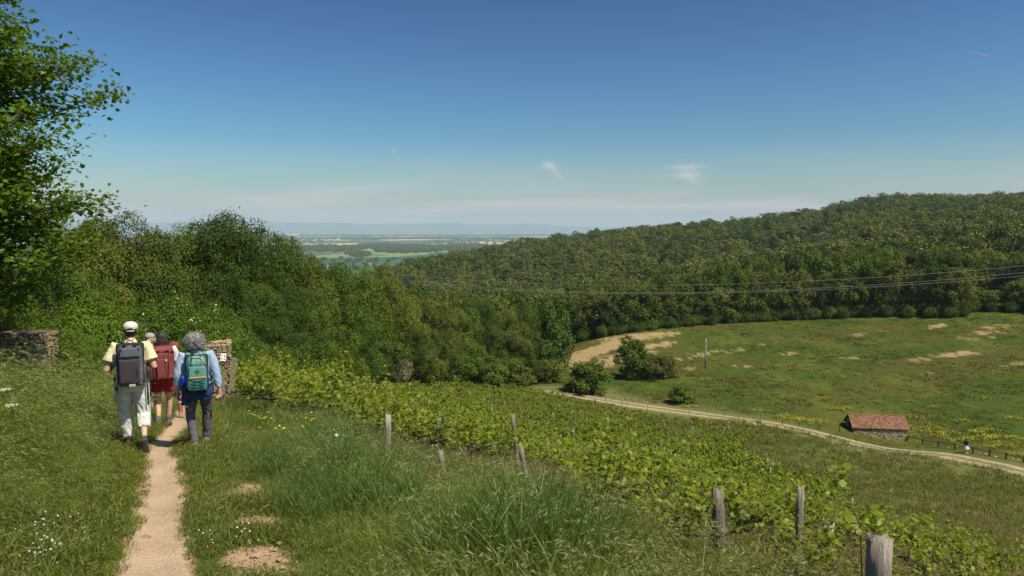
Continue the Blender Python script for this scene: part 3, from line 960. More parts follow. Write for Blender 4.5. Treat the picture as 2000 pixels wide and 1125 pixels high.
# ------------------------------------------------------------------ the wood left of the vineyard
KL = {0: 'olive brown', 1: 'fresh green', 2: 'dark green', 3: 'slender olive', 4: 'broad green'}
near_list = [
    # px, ytop, Y, width px, kind, label
    (135, 425, 36, 150, 3, 'olive leafed tree half behind the big maple branch, above the left stone wall'),
    (232, 428, 40, 175, 0, 'broad olive brown tree top straight above the hiker in the cap'),
    (200, 415, 46, 90, 3, 'thin topped olive tree just right of the maple twigs'),
    (330, 446, 50, 120, 1, 'fresh green tree between the olive brown tree and the tallest dark crown'),
    (385, 452, 52, 130, 4, 'round green tree left of the tallest dark crown of the wood'),
    (462, 424, 50, 165, 2, 'tallest dark green tree of the wood, its crown rising over the horizon'),
    (415, 440, 56, 110, 2, 'dark tree leaning on the left flank of the tallest crown'),
    (525, 458, 54, 130, 2, 'dark green tree on the right shoulder of the tallest crown'),
    (566, 485, 56, 110, 0, 'olive tree where the wood steps down towards the plain'),
    (640, 506, 62, 110, 1, 'green tree top under the far green field'),
    (600, 515, 60, 90, 4, 'small rounded green crown just left of the white speck on the plain'),
    (690, 511, 66, 120, 1, 'bright green crown below the two far woods'),
    (735, 528, 66, 130, 0, 'brownish olive tree from which the power lines come out'),
    (790, 572, 74, 110, 3, 'low olive tree just below the start of the power lines'),
    (845, 583, 84, 130, 0, 'brown tinted tree right of the power line start'),
    (900, 596, 92, 110, 1, 'green tree in the hollow left of the dark round tree'),
    (930, 588, 96, 120, 2, 'dark leaved tree in the middle of the hollow'),
    (985, 603, 104, 110, 3, 'olive tree right of the dark tree in the hollow'),
    (1020, 590, 112, 90, 1, 'slender green tree before the left tip of the bare soil'),
]
for (a, b_, c_, w_, k, lab) in near_list:
    if a > 480: c_ = max(c_, edgeY(a) + 9)
    tree_px(a, b_, c_, w_, k, label=lab, group='trees of the wood left of the vineyard', tset=T_near)
fill = [(90, 470, 30, 150, 3), (170, 500, 30, 130, 1), (300, 500, 40, 130, 0), (360, 520, 42, 130, 4), (430, 510, 42, 150, 2), (500, 520, 44, 140, 4), (560, 540, 46, 140, 0),
        (620, 560, 52, 140, 4), (680, 580, 56, 130, 2), (740, 590, 62, 130, 4), (790, 620, 66, 120, 0), (-60, 430, 34, 180, 0), (-160, 400, 30, 200, 2), (840, 640, 78, 120, 4),
        (450, 590, 38, 120, 1), (530, 600, 40, 120, 2), (600, 620, 46, 120, 1), (660, 640, 52, 110, 4), (20, 520, 28, 140, 1), (890, 650, 88, 110, 1), (950, 655, 98, 110, 4), (1010, 655, 112, 110, 0)]
for (a, b_, c_, w_, k) in fill:
    if a > 420: c_ = max(c_, edgeY(a) + 6)
    b_ += 24; k = {0: 2, 4: 1, 3: 2}.get(k, k)
    tree_px(a, b_, c_, w_, k, label='leafy tree inside the dense wood left of the vineyard', group='inner trees of the wood left of the vineyard', tset=T_near)

# bushes: beside the path, along the vineyard's far edge, in the meadow
bush_list = [
    (15, 600, 14.3, 110, 4, 'olive bush hanging over the top of the left stone wall'),
    (112, 640, 13.9, 60, 1, 'small bush against the right end of the left stone wall'),
    (75, 590, 17.0, 120, 1, 'green bush above the left stone wall, under the maple'),
    (165, 560, 19.5, 150, 0, 'tall bright green bush behind the hiker with the cap'),
    (120, 610, 18.0, 90, 1, 'green bush at the right end of the left stone wall'),
    (215, 600, 21, 120, 1, 'green bush left of the grey capped heads ahead'),
    (255, 585, 26, 110, 0, 'light green bush behind the pale cap'),
    (330, 575, 24, 140, 2, 'bright bush with white flowers behind the long haired hiker'),
    (415, 598, 25, 120, 2, 'bright bush with white flowers just above the stone pier'),
    (475, 640, 30, 110, 3, 'dark bush right of the stone pier'),
    (540, 655, 38, 110, 1, 'green bush behind the leaning pale vineyard stake'),
    (600, 668, 46, 90, 3, 'dark bush over the middle of the dense near vines'),
    (655, 672, 52, 90, 1, 'low green bush left of the whitish blooming shrub'),
    (700, 690, 60, 80, 3, 'small dark bush left of the whitish blooming shrub'),
    (835, 690, 92, 80, 1, 'low bush right of the whitish blooming shrub'),
    (890, 690, 100, 90, 3, 'dark bush at the far edge of the young vines'),
    (945, 694, 108, 90, 0, 'light green bush at the far edge of the young vines'),
    (1000, 700, 114, 90, 1, 'rounded green bush left of the big dark bush on the track'),
    (1062, 702, 122, 80, 4, 'olive bush just left of the big dark bush on the track'),
    (1146, 703, 117, 112, 3, 'big dark round bush beside the start of the dirt track'),
    (1238, 658, 130, 84, 3, 'tall dark bush left half of the pair in the meadow'),
    (1282, 690, 130, 80, 4, 'lower brownish bush right half of the pair in the meadow'),
    (1332, 751, 110, 62, 3, 'small lone dark bush just above the dirt track'),
]
for (a, b_, c_, w_, k, lab) in bush_list:
    if 420 < a < 1070: c_ = edgeY(a) + 1.5
    tree_px(a, b_, c_, w_, k, 'bush', lab, 'bushes round the vineyard and meadow', T_bush if a < 560 else T_mid, wide=3.3 if a < 560 else 8.2, tall=2.65 if a < 560 else 10)
lb = [(math.cos(a) * .8, math.sin(a) * .8, 1.3 + .5 * math.sin(3 * a), .8, .8, .7) for a in [i * 1.05 for i in range(6)]]
bl = (crown_mesh('crown', [M_leaf_pale], lb, 500, 10, .12, .22, 131), trunk_mesh('trunk', M_bark_pale, lb, .05, seed=77, n=5))
tree_px(770, 686, 80, 62, 0, 'bush', 'whitish blooming shrub at the far edge of the vineyard', 'bushes round the vineyard and meadow', [bl], wide=3.0, tall=2.5)
tree_px(1306, 708, 129, 14, 0, 'bush', 'tiny white blossoming shrub on the right side of the meadow bush pair', 'bushes round the vineyard and meadow', [bl], wide=3.0, tall=2.5)

# ------------------------------------------------------------------ the belt of trees behind the meadow
edge = [(1030, 700, 0), (1060, 688, 0), (1120, 668, 0), (1200, 655, 0), (1300, 642, 0), (1400, 634, 0), (1500, 629, 0), (1600, 624, 0), (1700, 619, 0), (1800, 620, 0), (1870, 622, 0), (1900, 608, 0), (2000, 612, 0), (2100, 618, 0)]
ex = np.array([e[0] for e in edge]); ey = np.array([e[1] for e in edge])
front = [(1048, 604), (1082, 583), (1118, 574), (1155, 562), (1190, 572), (1228, 560), (1262, 556), (1300, 562), (1338, 548), (1378, 545), (1412, 560), (1446, 522), (1484, 528), (1525, 530), (1566, 524), (1606, 530),
         (1660, 512), (1705, 500), (1748, 508), (1790, 520), (1834, 512), (1872, 520), (1915, 560), (1950, 566), (1990, 545), (2040, 540), (2090, 520)]
ORD = 'first second third fourth fifth sixth seventh eighth ninth tenth eleventh twelfth thirteenth fourteenth fifteenth sixteenth seventeenth eighteenth nineteenth twentieth twenty-first twenty-second twenty-third twenty-fourth twenty-fifth twenty-sixth twenty-seventh twenty-eighth'.split()
belt_labels = {0: 'leafy tree in the front row where the belt meets the tip of the bare soil', 5: 'green tree in the front row behind the tall meadow bushes',
               10: 'tree of the front row left of the first dark gap behind the meadow', 12: 'tree of the front row above the power pole', 16: 'big tree right of the dark gap in the belt behind the meadow',
               19: 'bulging tree that reaches furthest into the upper meadow', 22: 'low tree right of the bulge, at the stony corner of the meadow'}
for i, (a, top) in enumerate(front):
    p = g(a, float(np.interp(a, ex, ey)))
    Yb = p[1] + 4
    tree_px(a + rr_.uniform(-6, 6), top, Yb, rr_.uniform(56, 76), [0, 1, 3, 1, 2, 0, 3, 4, 2, 5, 1][i % 11], label=belt_labels.get(i, '%s tree from the left in the front row of the belt behind the meadow' % ORD[i]),
            group='trees of the belt behind the meadow', tset=T_mid)
    for da in (-14, 10):
        tree_px(a + da, float(np.interp(a, ex, ey)) - 26, p[1] + rr_.uniform(.5, 2), 30, rr_.choice([1, 3, 3]), 'bush', 'low bush under the tree belt at the edge of the meadow', 'bushes under the tree belt', T_bush, wide=3.3, tall=2.65)
back = []
for a in range(1080, 2140, 40):
    t1 = float(np.interp(a, [1080, 1150, 1250, 1350, 1450, 1550, 1650, 1750, 1850, 1950, 2100], [565, 552, 545, 530, 505, 498, 490, 484, 492, 500, 470]))
    p = g(a, float(np.interp(a, ex, ey)))
    back.append((a + rr_.uniform(-12, 12), t1 + rr_.uniform(-6, 10), p[1] + rr_.uniform(18, 30)))
    back.append((a + 20 + rr_.uniform(-12, 12), t1 - 8 + rr_.uniform(-6, 8), p[1] + rr_.uniform(40, 60)))
for (a, t_, Yb) in back:
    tree_px(a, t_, Yb, rr_.uniform(50, 66), rr_.randrange(6), label='tree deeper in the belt behind the meadow', group='back trees of the belt behind the meadow', tset=T_mid)
for a, t_, Yb, n_ in [(a, t_, Yb, 0) for a in range(730, 1080, 34) for (t_, Yb) in ((575 + .02 * (a - 730), 140), (560 + .02 * (a - 730), 168))]:
    tree_px(a + rr_.uniform(-10, 10), t_ + rr_.uniform(-8, 8), Yb + rr_.uniform(-8, 8), rr_.uniform(54, 74), rr_.randrange(6), label='tree in the wooded hollow between the vineyard and the hill', group='trees of the wooded hollow', tset=T_mid)

# ------------------------------------------------------------------ forested hill and valley: one far mass
def far_forest():
    rg = np.random.default_rng(11)
    P = []
    n = 42000
    U = rg.uniform(-.75, 1.0, n); r = np.exp(rg.uniform(math.log(190), math.log(1150), n))
    x = U * r; y = r
    # keep density even per square metre of ground
    keep = rg.random(n) < (r / 1150) ** 2 * 1.25
    x, y = x[keep], y[keep]
    px = 1000 + F * x / y
    # valley on the left opens to the plain; clear of the meadow
    ok = ~((px > 1000) & (y < np.interp(px, [1000, 1100, 1300, 1500, 1800, 2000, 2400], [165, 215, 235, 245, 240, 225, 200])))
    ok &= ~((px < 720) & (y > 600))
    cl = (blobpx(px, 0 * px, 1440, 0, 60, 1) * (np.abs(y - 860) < 24)) > .3            # little clearings on the crest
    ok &= ~cl
    x, y = x[ok], y[ok]
    z = H(x, y)
    return x, y, z - .8, rg


fx, fy, fz, rg = far_forest()
n = len(fx)
print('far forest', n)
sc_f = rg.uniform(.75, 1.65, n)
sparse_kind = rg.random(n)
idx = np.where(sparse_kind < .035, 4, np.where(sparse_kind < .22, 3, rg.integers(0, 3, n)))
S = np.stack([sc_f, sc_f, sc_f * rg.uniform(.8, 1.25, n)], 1)
Rr = np.stack([np.zeros(n), np.zeros(n), rg.uniform(0, 6.28, n)], 1)
scatter('hill_forest', np.stack([fx, fy, fz], 1), Rr, S, idx, T_far, 'continuous green woodland covering the long hill and valley beyond the meadow', 'forest')
# trees on the plain: far woods, hedges
rg = np.random.default_rng(5)
n = 60000
U = rg.uniform(-.72, .40, n); r = np.exp(rg.uniform(math.log(1700), math.log(16000), n)); x = U * r; y = r
px, py = 1000 + F * x / y, 450 + F * 92 / r
m1 = vnoise(x / 900, y / 700) > .56
band = ((np.abs(py - 484) < 6.5 - 2 * np.sin(px / 25)) | ((np.abs(py - 466.5) < .8)) | (np.abs(py - 460) < 1.2) | (blobpx(px, py, 700, 497, 26, 6) > .4) | (blobpx(px, py, 640, 489, 60, 4) > .4) | (blobpx(px, py, 790, 486, 90, 9) > .4))
hole = (blobpx(px, py, 718, 490, 16, 4) > .4) | (blobpx(px, py, 590, 478, 40, 2.5) > .5)
ok = (band | (m1 & (rg.random(n) < .12))) & ~hole
ok &= rg.random(n) < np.clip((r / 6000) ** 1, .3, 1)
x, y = x[ok], y[ok]; z = H(x, y)
n = len(x); print('plain trees', n)
s1 = rg.uniform(.9, 1.7, n) * np.clip(np.hypot(x, y) / 5000, 1, 2.0)
scatter('plain_woods', np.stack([x, y, z - 1], 1), np.stack([np.zeros(n), np.zeros(n), rg.uniform(0, 6.28, n)], 1), np.stack([s1 * 1.5, s1 * 1.5, s1 * .85], 1), rg.integers(0, 4, n), T_far,
        'distant woods and hedgerows across the flat plain', 'forest')
# ================================================================== THE BIG MAPLE AT THE LEFT
def build_maple():
    rg = np.random.default_rng(21); rd = random.Random(21)
    bx, by = -11.15, 11.6
    root = empty('maple_tree', (bx, by, Hs(bx, by) - .1), 0, 'big bright green maple leaning into the picture from the left edge', 'tree')
    wood = MB()
    top = 7.6
    tr = [Vector((0, 0, 0)), Vector((.1, -.1, 1.2)), Vector((.3, -.15, 2.6)), Vector((.35, -.2, 4.2)), Vector((.5, -.1, 5.8)), Vector((.6, -.2, top))]
    wood.tube(tr, [.24, .19, .16, .12, .07, .02], 10)
    tips = []          # (position, direction) of leafy twigs
    k = 0
    def trunk_at(z):
        for a, b in zip(tr, tr[1:]):
            if a.z <= z <= b.z: return a.lerp(b, (z - a.z) / (b.z - a.z))
        return tr[-1].copy()
    def branch(p, d, L, r, depth):
        pts = [p.copy()]; q = p.copy(); dd = d.normalized()
        n = 5
        for i in range(n):
            dd = (dd + Vector((rd.uniform(-.16, .16), rd.uniform(-.16, .16), rd.uniform(-.06, .16)))).normalized()
            q = q + dd * (L / n)
            pts.append(q.copy())
        wood.tube(pts, [r * (1 - .8 * i / n) for i in range(n + 1)], 6 if depth == 0 else 4, caps=False)
        if depth == 2 or L < .5:
            for i in range(1, n + 1): tips.append((pts[i], (pts[i] - pts[i - 1]).normalized()))
            return
        m = 7 if depth == 0 else 5
        for i in range(m):
            t = .25 + .75 * (i + rd.random() * .6) / m
            s = min(t * n, n - .001); a = pts[int(s)].lerp(pts[int(s) + 1], s - int(s))
            side = dd.cross(Vector((0, 0, 1))).normalized() * (1 if i % 2 else -1)
            nd = (dd * rd.uniform(.5, 1.0) + side * rd.uniform(.4, .9) + Vector((0, 0, rd.uniform(-.15, .45)))).normalized()
            branch(a, nd, L * rd.uniform(.34, .5), r * .45, depth + 1)
        for i in range(3, n + 1): tips.append((pts[i], (pts[i] - pts[i - 1]).normalized()))
    nb = 66
    for i in range(nb):
        z = .35 + (top - .5) * (i + .5) / nb
        a = i * 2.4 + rd.uniform(-.3, .3)
        env = 3.45 * (1 - .55 * abs(z - 3.2) / 4.6)
        if z < 1.2: env *= .9
        d = Vector((math.cos(a), math.sin(a), rd.uniform(.15, .55)))
        branch(trunk_at(z), d, env * rd.uniform(.75, 1.08), .05 * (1.2 - z / top * .7), 0)
    # the long sprays that reach to the right against the sky (heights above the ground)
    for (hx, hz, L, el) in [(.3, 4.2, 2.9, .10), (.4, 5.5, 2.1, .2), (.4, 6.3, 1.6, .3), (.3, 3.4, 3.2, .08), (.3, 2.7, 3.1, .06), (.35, 5.0, 2.4, .10), (.2, 2.2, 3.2, .2), (.2, 2.0, 3.6, .06), (.2, 1.5, 3.5, .04), (.2, 2.4, 3.5, .04), (.2, 1.2, 3.4, .06), (.2, 1.7, 3.0, .12), (.2, 1.3, 2.9, .1), (.1, .9, 2.6, .05)]:
        branch(Vector((hx, -.1, hz)), Vector((1, rd.uniform(-.25, .05), el)), L, .05, 0)
    T = np.array([tuple(t[0]) for t in tips]); Dd = np.array([tuple(t[1]) for t in tips])
    print('maple tips', len(T))
    per = 10
    ci = np.repeat(np.arange(len(T)), per)
    P = T[ci] + rg.normal(size=(len(ci), 3)) * np.array([.14, .14, .10]) + np.array([0, 0, -.02])
    N = np.array([0, 0, 1.0]) + rg.normal(size=(len(ci), 3)) * .55 + Dd[ci] * .15
    TT = Dd[ci] + rg.normal(size=(len(ci), 3)) * .8 + np.array([0, 0, -.25])
    # every other leaf with full lobes, the rest simpler
    k1 = np.arange(len(P)) % 5 < 2
    lf = np.clip(rg.random(len(T))[ci] * .6 + rg.random(len(ci)) * .4, 0, 1)
    V1, f1 = star_leaves(P[k1], N[k1], .088, rg, 'maple', TT[k1]); V2, f2 = leaf_quads(P[~k1], N[~k1], .098, rg, asp=.8)
    rn = np.concatenate([np.repeat(lf[k1], len(V1) // k1.sum()), np.repeat(lf[~k1], 4)])
    me = mesh_np('foliage', np.concatenate([V1, V2]), f1 + [f2 + len(V1)], [M_leaf_maple], {'rnd': rn})
    o = link(bpy.data.objects.new('foliage', me), root); o['kind'] = 'stuff'
    wood.build('trunk', [M_bark], root, True)
    print('maple leaves', len(P))


build_maple()

# ================================================================== GRASS
def blade_mesh(name, mats, n, hmin, hmax, spread, width, lean, bend, seed, heads=0.0, seg=4, dirbias=(0, 0), head_mi=1, hl=.14, flowers=0):
    rg = np.random.default_rng(seed)
    V, Fq, Ft, mi, rn = [], [], [], [], []
    base = 0
    fq, fm, ft, tm = [], [], [], []
    for b_ in range(n):
        a = rg.uniform(0, 6.28); rad = spread * math.sqrt(rg.random())
        x0, y0 = rad * math.cos(a), rad * math.sin(a)
        h_ = rg.uniform(hmin, hmax)
        la = rg.uniform(0, 6.28); l = lean * rg.uniform(.2, 1)
        dx = math.cos(la) * l + dirbias[0] * rg.uniform(.4, 1.2); dy = math.sin(la) * l + dirbias[1] * rg.uniform(.4, 1.2)
        bn = bend * rg.uniform(.3, 1.3)
        L = math.hypot(dx, dy) + 1e-6; ux, uy = dx / L, dy / L
        wd = width * rg.uniform(.6, 1.3)
        fa = rg.uniform(0, 3.14); wx, wy = math.cos(fa), math.sin(fa)
        is_h = rg.random() < heads
        if is_h: h_ *= 1.25; wd *= .5
        r_ = rg.random()
        for s in range(seg + 1):
            t = s / seg
            off = L * t * h_ + bn * t * t * h_
            zz = h_ * t * (1 - .38 * min(1.2, bn + L * .5) * t)
            w_ = wd * (1 - t ** 1.6) * .5 + .0004
            cx, cy = x0 + ux * off, y0 + uy * off
            V.append((cx - wx * w_, cy - wy * w_, zz)); V.append((cx + wx * w_, cy + wy * w_, zz)); rn += [r_, r_]
        for s in range(seg):
            k = base + 2 * s; fq.append((k, k + 1, k + 3, k + 2)); fm.append(0)
        base += 2 * (seg + 1)
        if is_h:
            # loose seed head: small spindle blades along the drooping tip
            for q in range(7):
                t = q / 6
                hx = cx + ux * (hl * t * .7) + rg.normal() * .008; hy = cy + uy * (hl * t * .7) + rg.normal() * .008
                hz = zz - hl * .35 * t * t + (hl * .5 * t if bn < .3 else 0)
                dd = rg.normal(size=3) * .5 + np.array([ux, uy, -.2]); dd /= np.linalg.norm(dd)
                ww = np.cross(dd, rg.normal(size=3)); ww /= np.linalg.norm(ww)
                p = np.array([hx, hy, hz]); ln = hl * .28; w3 = width * .75
                for v in (p, p + dd * ln * .5 + ww * w3 * .5, p + dd * ln, p + dd * ln * .5 - ww * w3 * .5): V.append(tuple(v)); rn.append(r_)
                fq.append((base, base + 1, base + 2, base + 3)); fm.append(head_mi); base += 4
    for q in range(flowers):
        a = rg.uniform(0, 6.28); rad = spread * math.sqrt(rg.random()); hz = rg.uniform(hmin, hmax) * 1.02
        cx, cy = rad * math.cos(a), rad * math.sin(a)
        nrm = np.array([rg.normal() * .3, rg.normal() * .3, 1]); nrm /= np.linalg.norm(nrm)
        u_ = np.cross(nrm, [1, 0, 0]); u_ /= np.linalg.norm(u_); w_ = np.cross(nrm, u_)
        s_ = hl * rg.uniform(.35, .6)
        for k in range(4):
            th = 1.5708 * k; th2 = th + .8
            c = np.array([cx, cy, hz])
            for v in (c, c + (u_ * math.cos(th) + w_ * math.sin(th)) * s_ + nrm * s_ * .2, c + (u_ * math.cos(th2) + w_ * math.sin(th2)) * s_ * 1.1 + nrm * s_ * .25, c + (u_ * math.cos(th + 1.4) + w_ * math.sin(th + 1.4)) * s_ * .7):
                V.append(tuple(v)); rn.append(.5)
            fq.append((base, base + 1, base + 2, base + 3)); fm.append(head_mi); base += 4
    return mesh_np(name, np.array(V), np.array(fq), mats, {'rnd': np.array(rn)}, False, fm)


G_tall = leafmat('grass_tall', (.105, .165, .018), (.180, .235, .040), (.140, .190, .026), trans=.38, rough=.42, var=.4)
G_blue = leafmat('grass_bluish', (.080, .150, .028), (.135, .210, .046), (.110, .175, .030), trans=.35, rough=.38, var=.4)
G_short = leafmat('grass_short', (.088, .150, .013), (.150, .200, .026), (.120, .160, .018), trans=.35, rough=.5, var=.5)
G_olive = leafmat('grass_olive', (.100, .130, .018), (.165, .180, .034), (.130, .135, .024), trans=.35, rough=.55, var=.5)
G_dry = leafmat('grass_dry', (.22, .20, .075), (.30, .27, .12), (.26, .20, .08), trans=.3, rough=.6, tcol=(1.1, 1.0, .8))
G_head = leafmat('seed_heads', (.20, .24, .075), (.29, .31, .11), (.24, .25, .085), trans=.4, rough=.6, tcol=(1.1, 1.0, .8))
G_rust = leafmat('reddish_seed_haze', (.17, .11, .045), (.24, .16, .07), (.20, .14, .055), trans=.3, rough=.7, tcol=(1.1, 1.0, .8))
G_yellow = simple('yellow_petals', (.60, .50, .03), (.50, .42, .03), 5, .6)
G_white = simple('white_petals', (.62, .61, .55), (.50, .49, .42), 5, .6)

G_pale = leafmat('grass_pale', (.125, .190, .026), (.215, .275, .052), (.165, .220, .036), trans=.38, rough=.4, var=.45)
G_md = leafmat('meadow_blades', (.055, .098, .010), (.100, .140, .018), (.075, .105, .012), trans=.3, rough=.6, var=.5)
G_md2 = leafmat('meadow_dry_blades', (.080, .090, .016), (.125, .128, .024), (.10, .09, .018), trans=.3, rough=.6, var=.5)
short_t = [blade_mesh('tuft', [G_short, G_dry], 60, .03, .10, .16, .006, .5, .5, 200 + k, heads=.02, seg=3) for k in range(4)] + [blade_mesh('tuft', [G_olive, G_dry], 50, .03, .09, .16, .006, .6, .5, 210 + k, seg=3) for k in range(2)]
tallL_t = [blade_mesh('tuft', [G_pale, G_head], 50, .38, .72, .16, .008, .16, .95, 220 + k, heads=.20, seg=5, dirbias=(.26, -.12)) for k in range(4)]
tallR_t = [blade_mesh('tuft', [G_blue, G_head], 50, .30, .66, .17, .0085, .22, .38, 230 + k, heads=.07, seg=4, dirbias=(.05, 0)) for k in range(4)] + [blade_mesh('tuft', [G_tall, G_head], 44, .22, .48, .18, .008, .3, .55, 240 + k, heads=.10, seg=4) for k in range(2)]
mid_t = [blade_mesh('tuft', [G_short, G_dry], 44, .12, .28, .2, .008, .35, .5, 250 + k, heads=.05, seg=3) for k in range(2)] + [blade_mesh('tuft', [G_olive, G_rust], 44, .14, .34, .2, .007, .3, .4, 253 + k, heads=.30, seg=3) for k in range(3)]
far_t = [blade_mesh('tuft', [m_, hm_], 26, .14, .36, .38, .034, .35, .5, 260 + k, heads=hd, seg=2, hl=.16) for k, (m_, hm_, hd) in enumerate([(G_short, G_dry, .04), (G_olive, G_dry, .12), (G_olive, G_rust, .2), (G_short, G_dry, .0), (G_dry, G_dry, .1)])]
mead_t = [blade_mesh('tuft', [m_, m_], 16, .10, .30, .75, .11, .35, .5, 270 + k, heads=0, seg=2) for k, m_ in enumerate([G_md, G_md2, G_md, G_md2])]
mead_y = [blade_mesh('tuft', [G_short, G_yellow], 14, .25, .5, .8, .09, .3, .3, 280 + k, seg=2, hl=.13, flowers=14) for k in range(2)]

LINE_R = np.array([(-1.45, 4.2), (-1.52, 4.85), (-2.35, 7), (-3.75, 10), (-5.2, 13), (-7.0, 17), (-9.2, 22), (-12, 29)])
def right_edge(y): return np.interp(y, LINE_R[:, 1], LINE_R[:, 0])
def vine_left(y): return np.interp(y, [2.5, 3.5, 5.9, 7, 8.5, 11, 14, 17, 20, 28, 38, 60, 84, 108, 121], [1.9, 1.6, 1.25, .3, -.35, -2.1, -4.2, -5.9, -7.2, -10.2, -12.0, -13.6, -12.8, -8.2, 6])
def vine_right(y): return np.interp(y, [3, 5, 8, 12, 20, 30, 45, 58, 66, 90, 100, 121], [2.8, 3.4, 6.0, 9.4, 14, 18, 20, 18.5, 22, 33.5, 24, 8])


def zone_points(y0, y1, dens, rg, u0=-.80, u1=.80):
    A = (u1 - u0) * (y1 * y1 - y0 * y0) / 2
    n = int(A * dens)
    y = np.sqrt(rg.uniform(y0 * y0, y1 * y1, n)); u = rg.uniform(u0, u1, n)
    return u * y, y


def bare_at(x, y):
    b_ = np.zeros(len(x))
    for (p, sx, sy) in BARE_SPOTS:
        b_ = np.maximum(b_, np.exp(-(((x - p[0]) / sx) ** 2 + ((y - p[1]) / sy) ** 2)))
    return b_


BARE_SPOTS = []
for (cx, cy_, hw, hh) in [(505, 1085, 66, 44), (474, 958, 32, 30), (486, 990, 20, 26), (512, 1022, 62, 32), (520, 1115, 66, 30), (590, 1120, 14, 10)]:
    p = g(cx, cy_)
    BARE_SPOTS.append((p, hw / F * p[1], hh / F * p[1] * p[1] / (abs(p[2]) + .01) * .9))


def do_scatter(name, x, y, tmpl, scl, rg, label, idx=None, sink=.01, tilt=.12, cat='grass', slopeup=False):
    n = len(x)
    if n == 0: return
    z = H(x, y) - sink
    rot = np.stack([rg.normal(0, tilt, n), rg.normal(0, tilt, n), rg.uniform(0, 6.28, n)], 1)
    if idx is None: idx = rg.integers(0, len(tmpl), n)
    print(name, n)
    return scatter(name, np.stack([x, y, z], 1), rot, scl, idx, tmpl, label, cat)


rg = np.random.default_rng(31)
xs, ys = [], []
for (y0, y1, dn) in [(2.6, 7, 260), (7, 12, 150), (12, 24, 60)]:
    a, b_ = zone_points(y0, y1, dn, rg, -.80, .1); xs.append(a); ys.append(b_)
x, y = np.concatenate(xs), np.concatenate(ys)
d = path_d(x, y)
hw_ = np.interp(y, [2.2, 4.7, 5.4, 6.0, 8, 10, 14, 28], [.28, .28, .24, .21, .20, .19, .2, .2]) * (1 + .5 * (fbm(x / .3, y / .3, o=2) - .5))
left_short = np.interp(y, [2, 5, 6, 7.5, 9, 30], [2.4, 1.7, 1.2, .9, .8, .7]) + .3 * (fbm(x / .5, y / .5, o=2) - .5)
isp = (np.abs(d) < hw_)
bsp = bare_at(x, y) + .6 * (vnoise(x / .12, y / .12) - .5) > .27
turf = (~isp) & (~bsp) & (d > -left_short - .25) & (x < right_edge(y) + .25)
sc_ = rg.uniform(.6, 1.25, turf.sum()) * (.75 + .5 * vnoise(x[turf] / .4, y[turf] / .4)) * np.interp(np.abs(d[turf]) - hw_[turf], [0, .25], [.6, 1.1])
do_scatter('verge_turf', x[turf], y[turf], short_t, sc_ * np.clip(y[turf] / 9, 1, 1.5), rg, 'short trodden grass on both sides of the footpath')
# left bank of tall bent grass: no random turning so that it lies over to the right
xs, ys = [], []
for (y0, y1, dn) in [(2.6, 7, 55), (7, 12, 42), (12, 26, 26)]:
    a, b_ = zone_points(y0, y1, dn, rg, -.95, -.2); xs.append(a); ys.append(b_)
x, y = np.concatenate(xs), np.concatenate(ys)
d = path_d(x, y)
ok = (d < -np.interp(y, [2, 5, 6, 7.5, 9, 12, 30], [2.0, 1.3, .85, .64, .60, .62, .5])) & (vnoise(x / .6, y / .6) > .18)
x, y, d = x[ok], y[ok], d[ok]; n = len(x)
sc_ = rg.uniform(.7, 1.2, n) * (.62 + .8 * vnoise(x / .9, y / .9)) * np.interp(y, [4, 5.5, 7], [.6, .9, 1.05]) * np.where(y < 10.5, np.interp(-d, [.7, 1.15, 1.7], [.22, .55, 1.08]), np.interp(-d, [.6, .95, 1.35], [.3, .6, 1.0]))
scatter('left_bank_grass', np.stack([x, y, H(x, y) - .02], 1), np.stack([rg.normal(0, .12, n), rg.normal(.08, .12, n), rg.normal(0, .75, n)], 1), sc_, rg.integers(0, 4, n), tallL_t,
        'tall wind bent seeding grass on the bank left of the footpath', 'grass')
# right verge of tall bluish grass up to the vines
xs, ys = [], []
for (y0, y1, dn) in [(2.4, 6, 110), (6, 12, 78), (12, 30, 30)]:
    a, b_ = zone_points(y0, y1, dn, rg, -.6, .85); xs.append(a); ys.append(b_)
x, y = np.concatenate(xs), np.concatenate(ys)
inv = x > vine_left(y) + .5
ok = (x > right_edge(y)) & (~inv | (vnoise(x / .8, y / .8) > .62)) & (bare_at(x, y) < .2)
x, y = x[ok], y[ok]; n = len(x)
sc_ = rg.uniform(.6, 1.1, n) * (.6 + .75 * vnoise(x / .8 + 5, y / .8)) * np.interp(x - right_edge(y), [0, .9], [.5, 1.0]) * np.where(x > vine_left(y) + .3, .8, 1.0)
# strips of a different, greener grass
kind = np.where(vnoise(x / 1.3, y / 1.7 + 30) > .56, rg.integers(4, 6, n), rg.integers(0, 4, n))
do_scatter('right_verge_grass', x, y, tallR_t, sc_, rg, 'tall bluish green grass between the footpath and the vines', kind, .02)
# under the vines
xs, ys = [], []
for (y0, y1, dn) in [(2.8, 7, 60), (7, 14, 34), (14, 30, 14)]:
    a, b_ = zone_points(y0, y1, dn, rg, -.5, .85); xs.append(a); ys.append(b_)
x, y = np.concatenate(xs), np.concatenate(ys)
ok = x > vine_left(y) - .6
x, y = x[ok], y[ok]; n = len(x)
kind = np.where(vnoise(x / 1.6, y / 1.6) > .62, rg.integers(2, 5, n), rg.integers(0, 3, n))
do_scatter('vineyard_weeds', x, y, mid_t, rg.uniform(.7, 1.35, n) * (.8 + .5 * vnoise(x / 1.1, y / 1.1)) * np.clip(y / 16, 1, 1.5), rg, 'olive and reddish weeds growing under the vines', kind, .02)
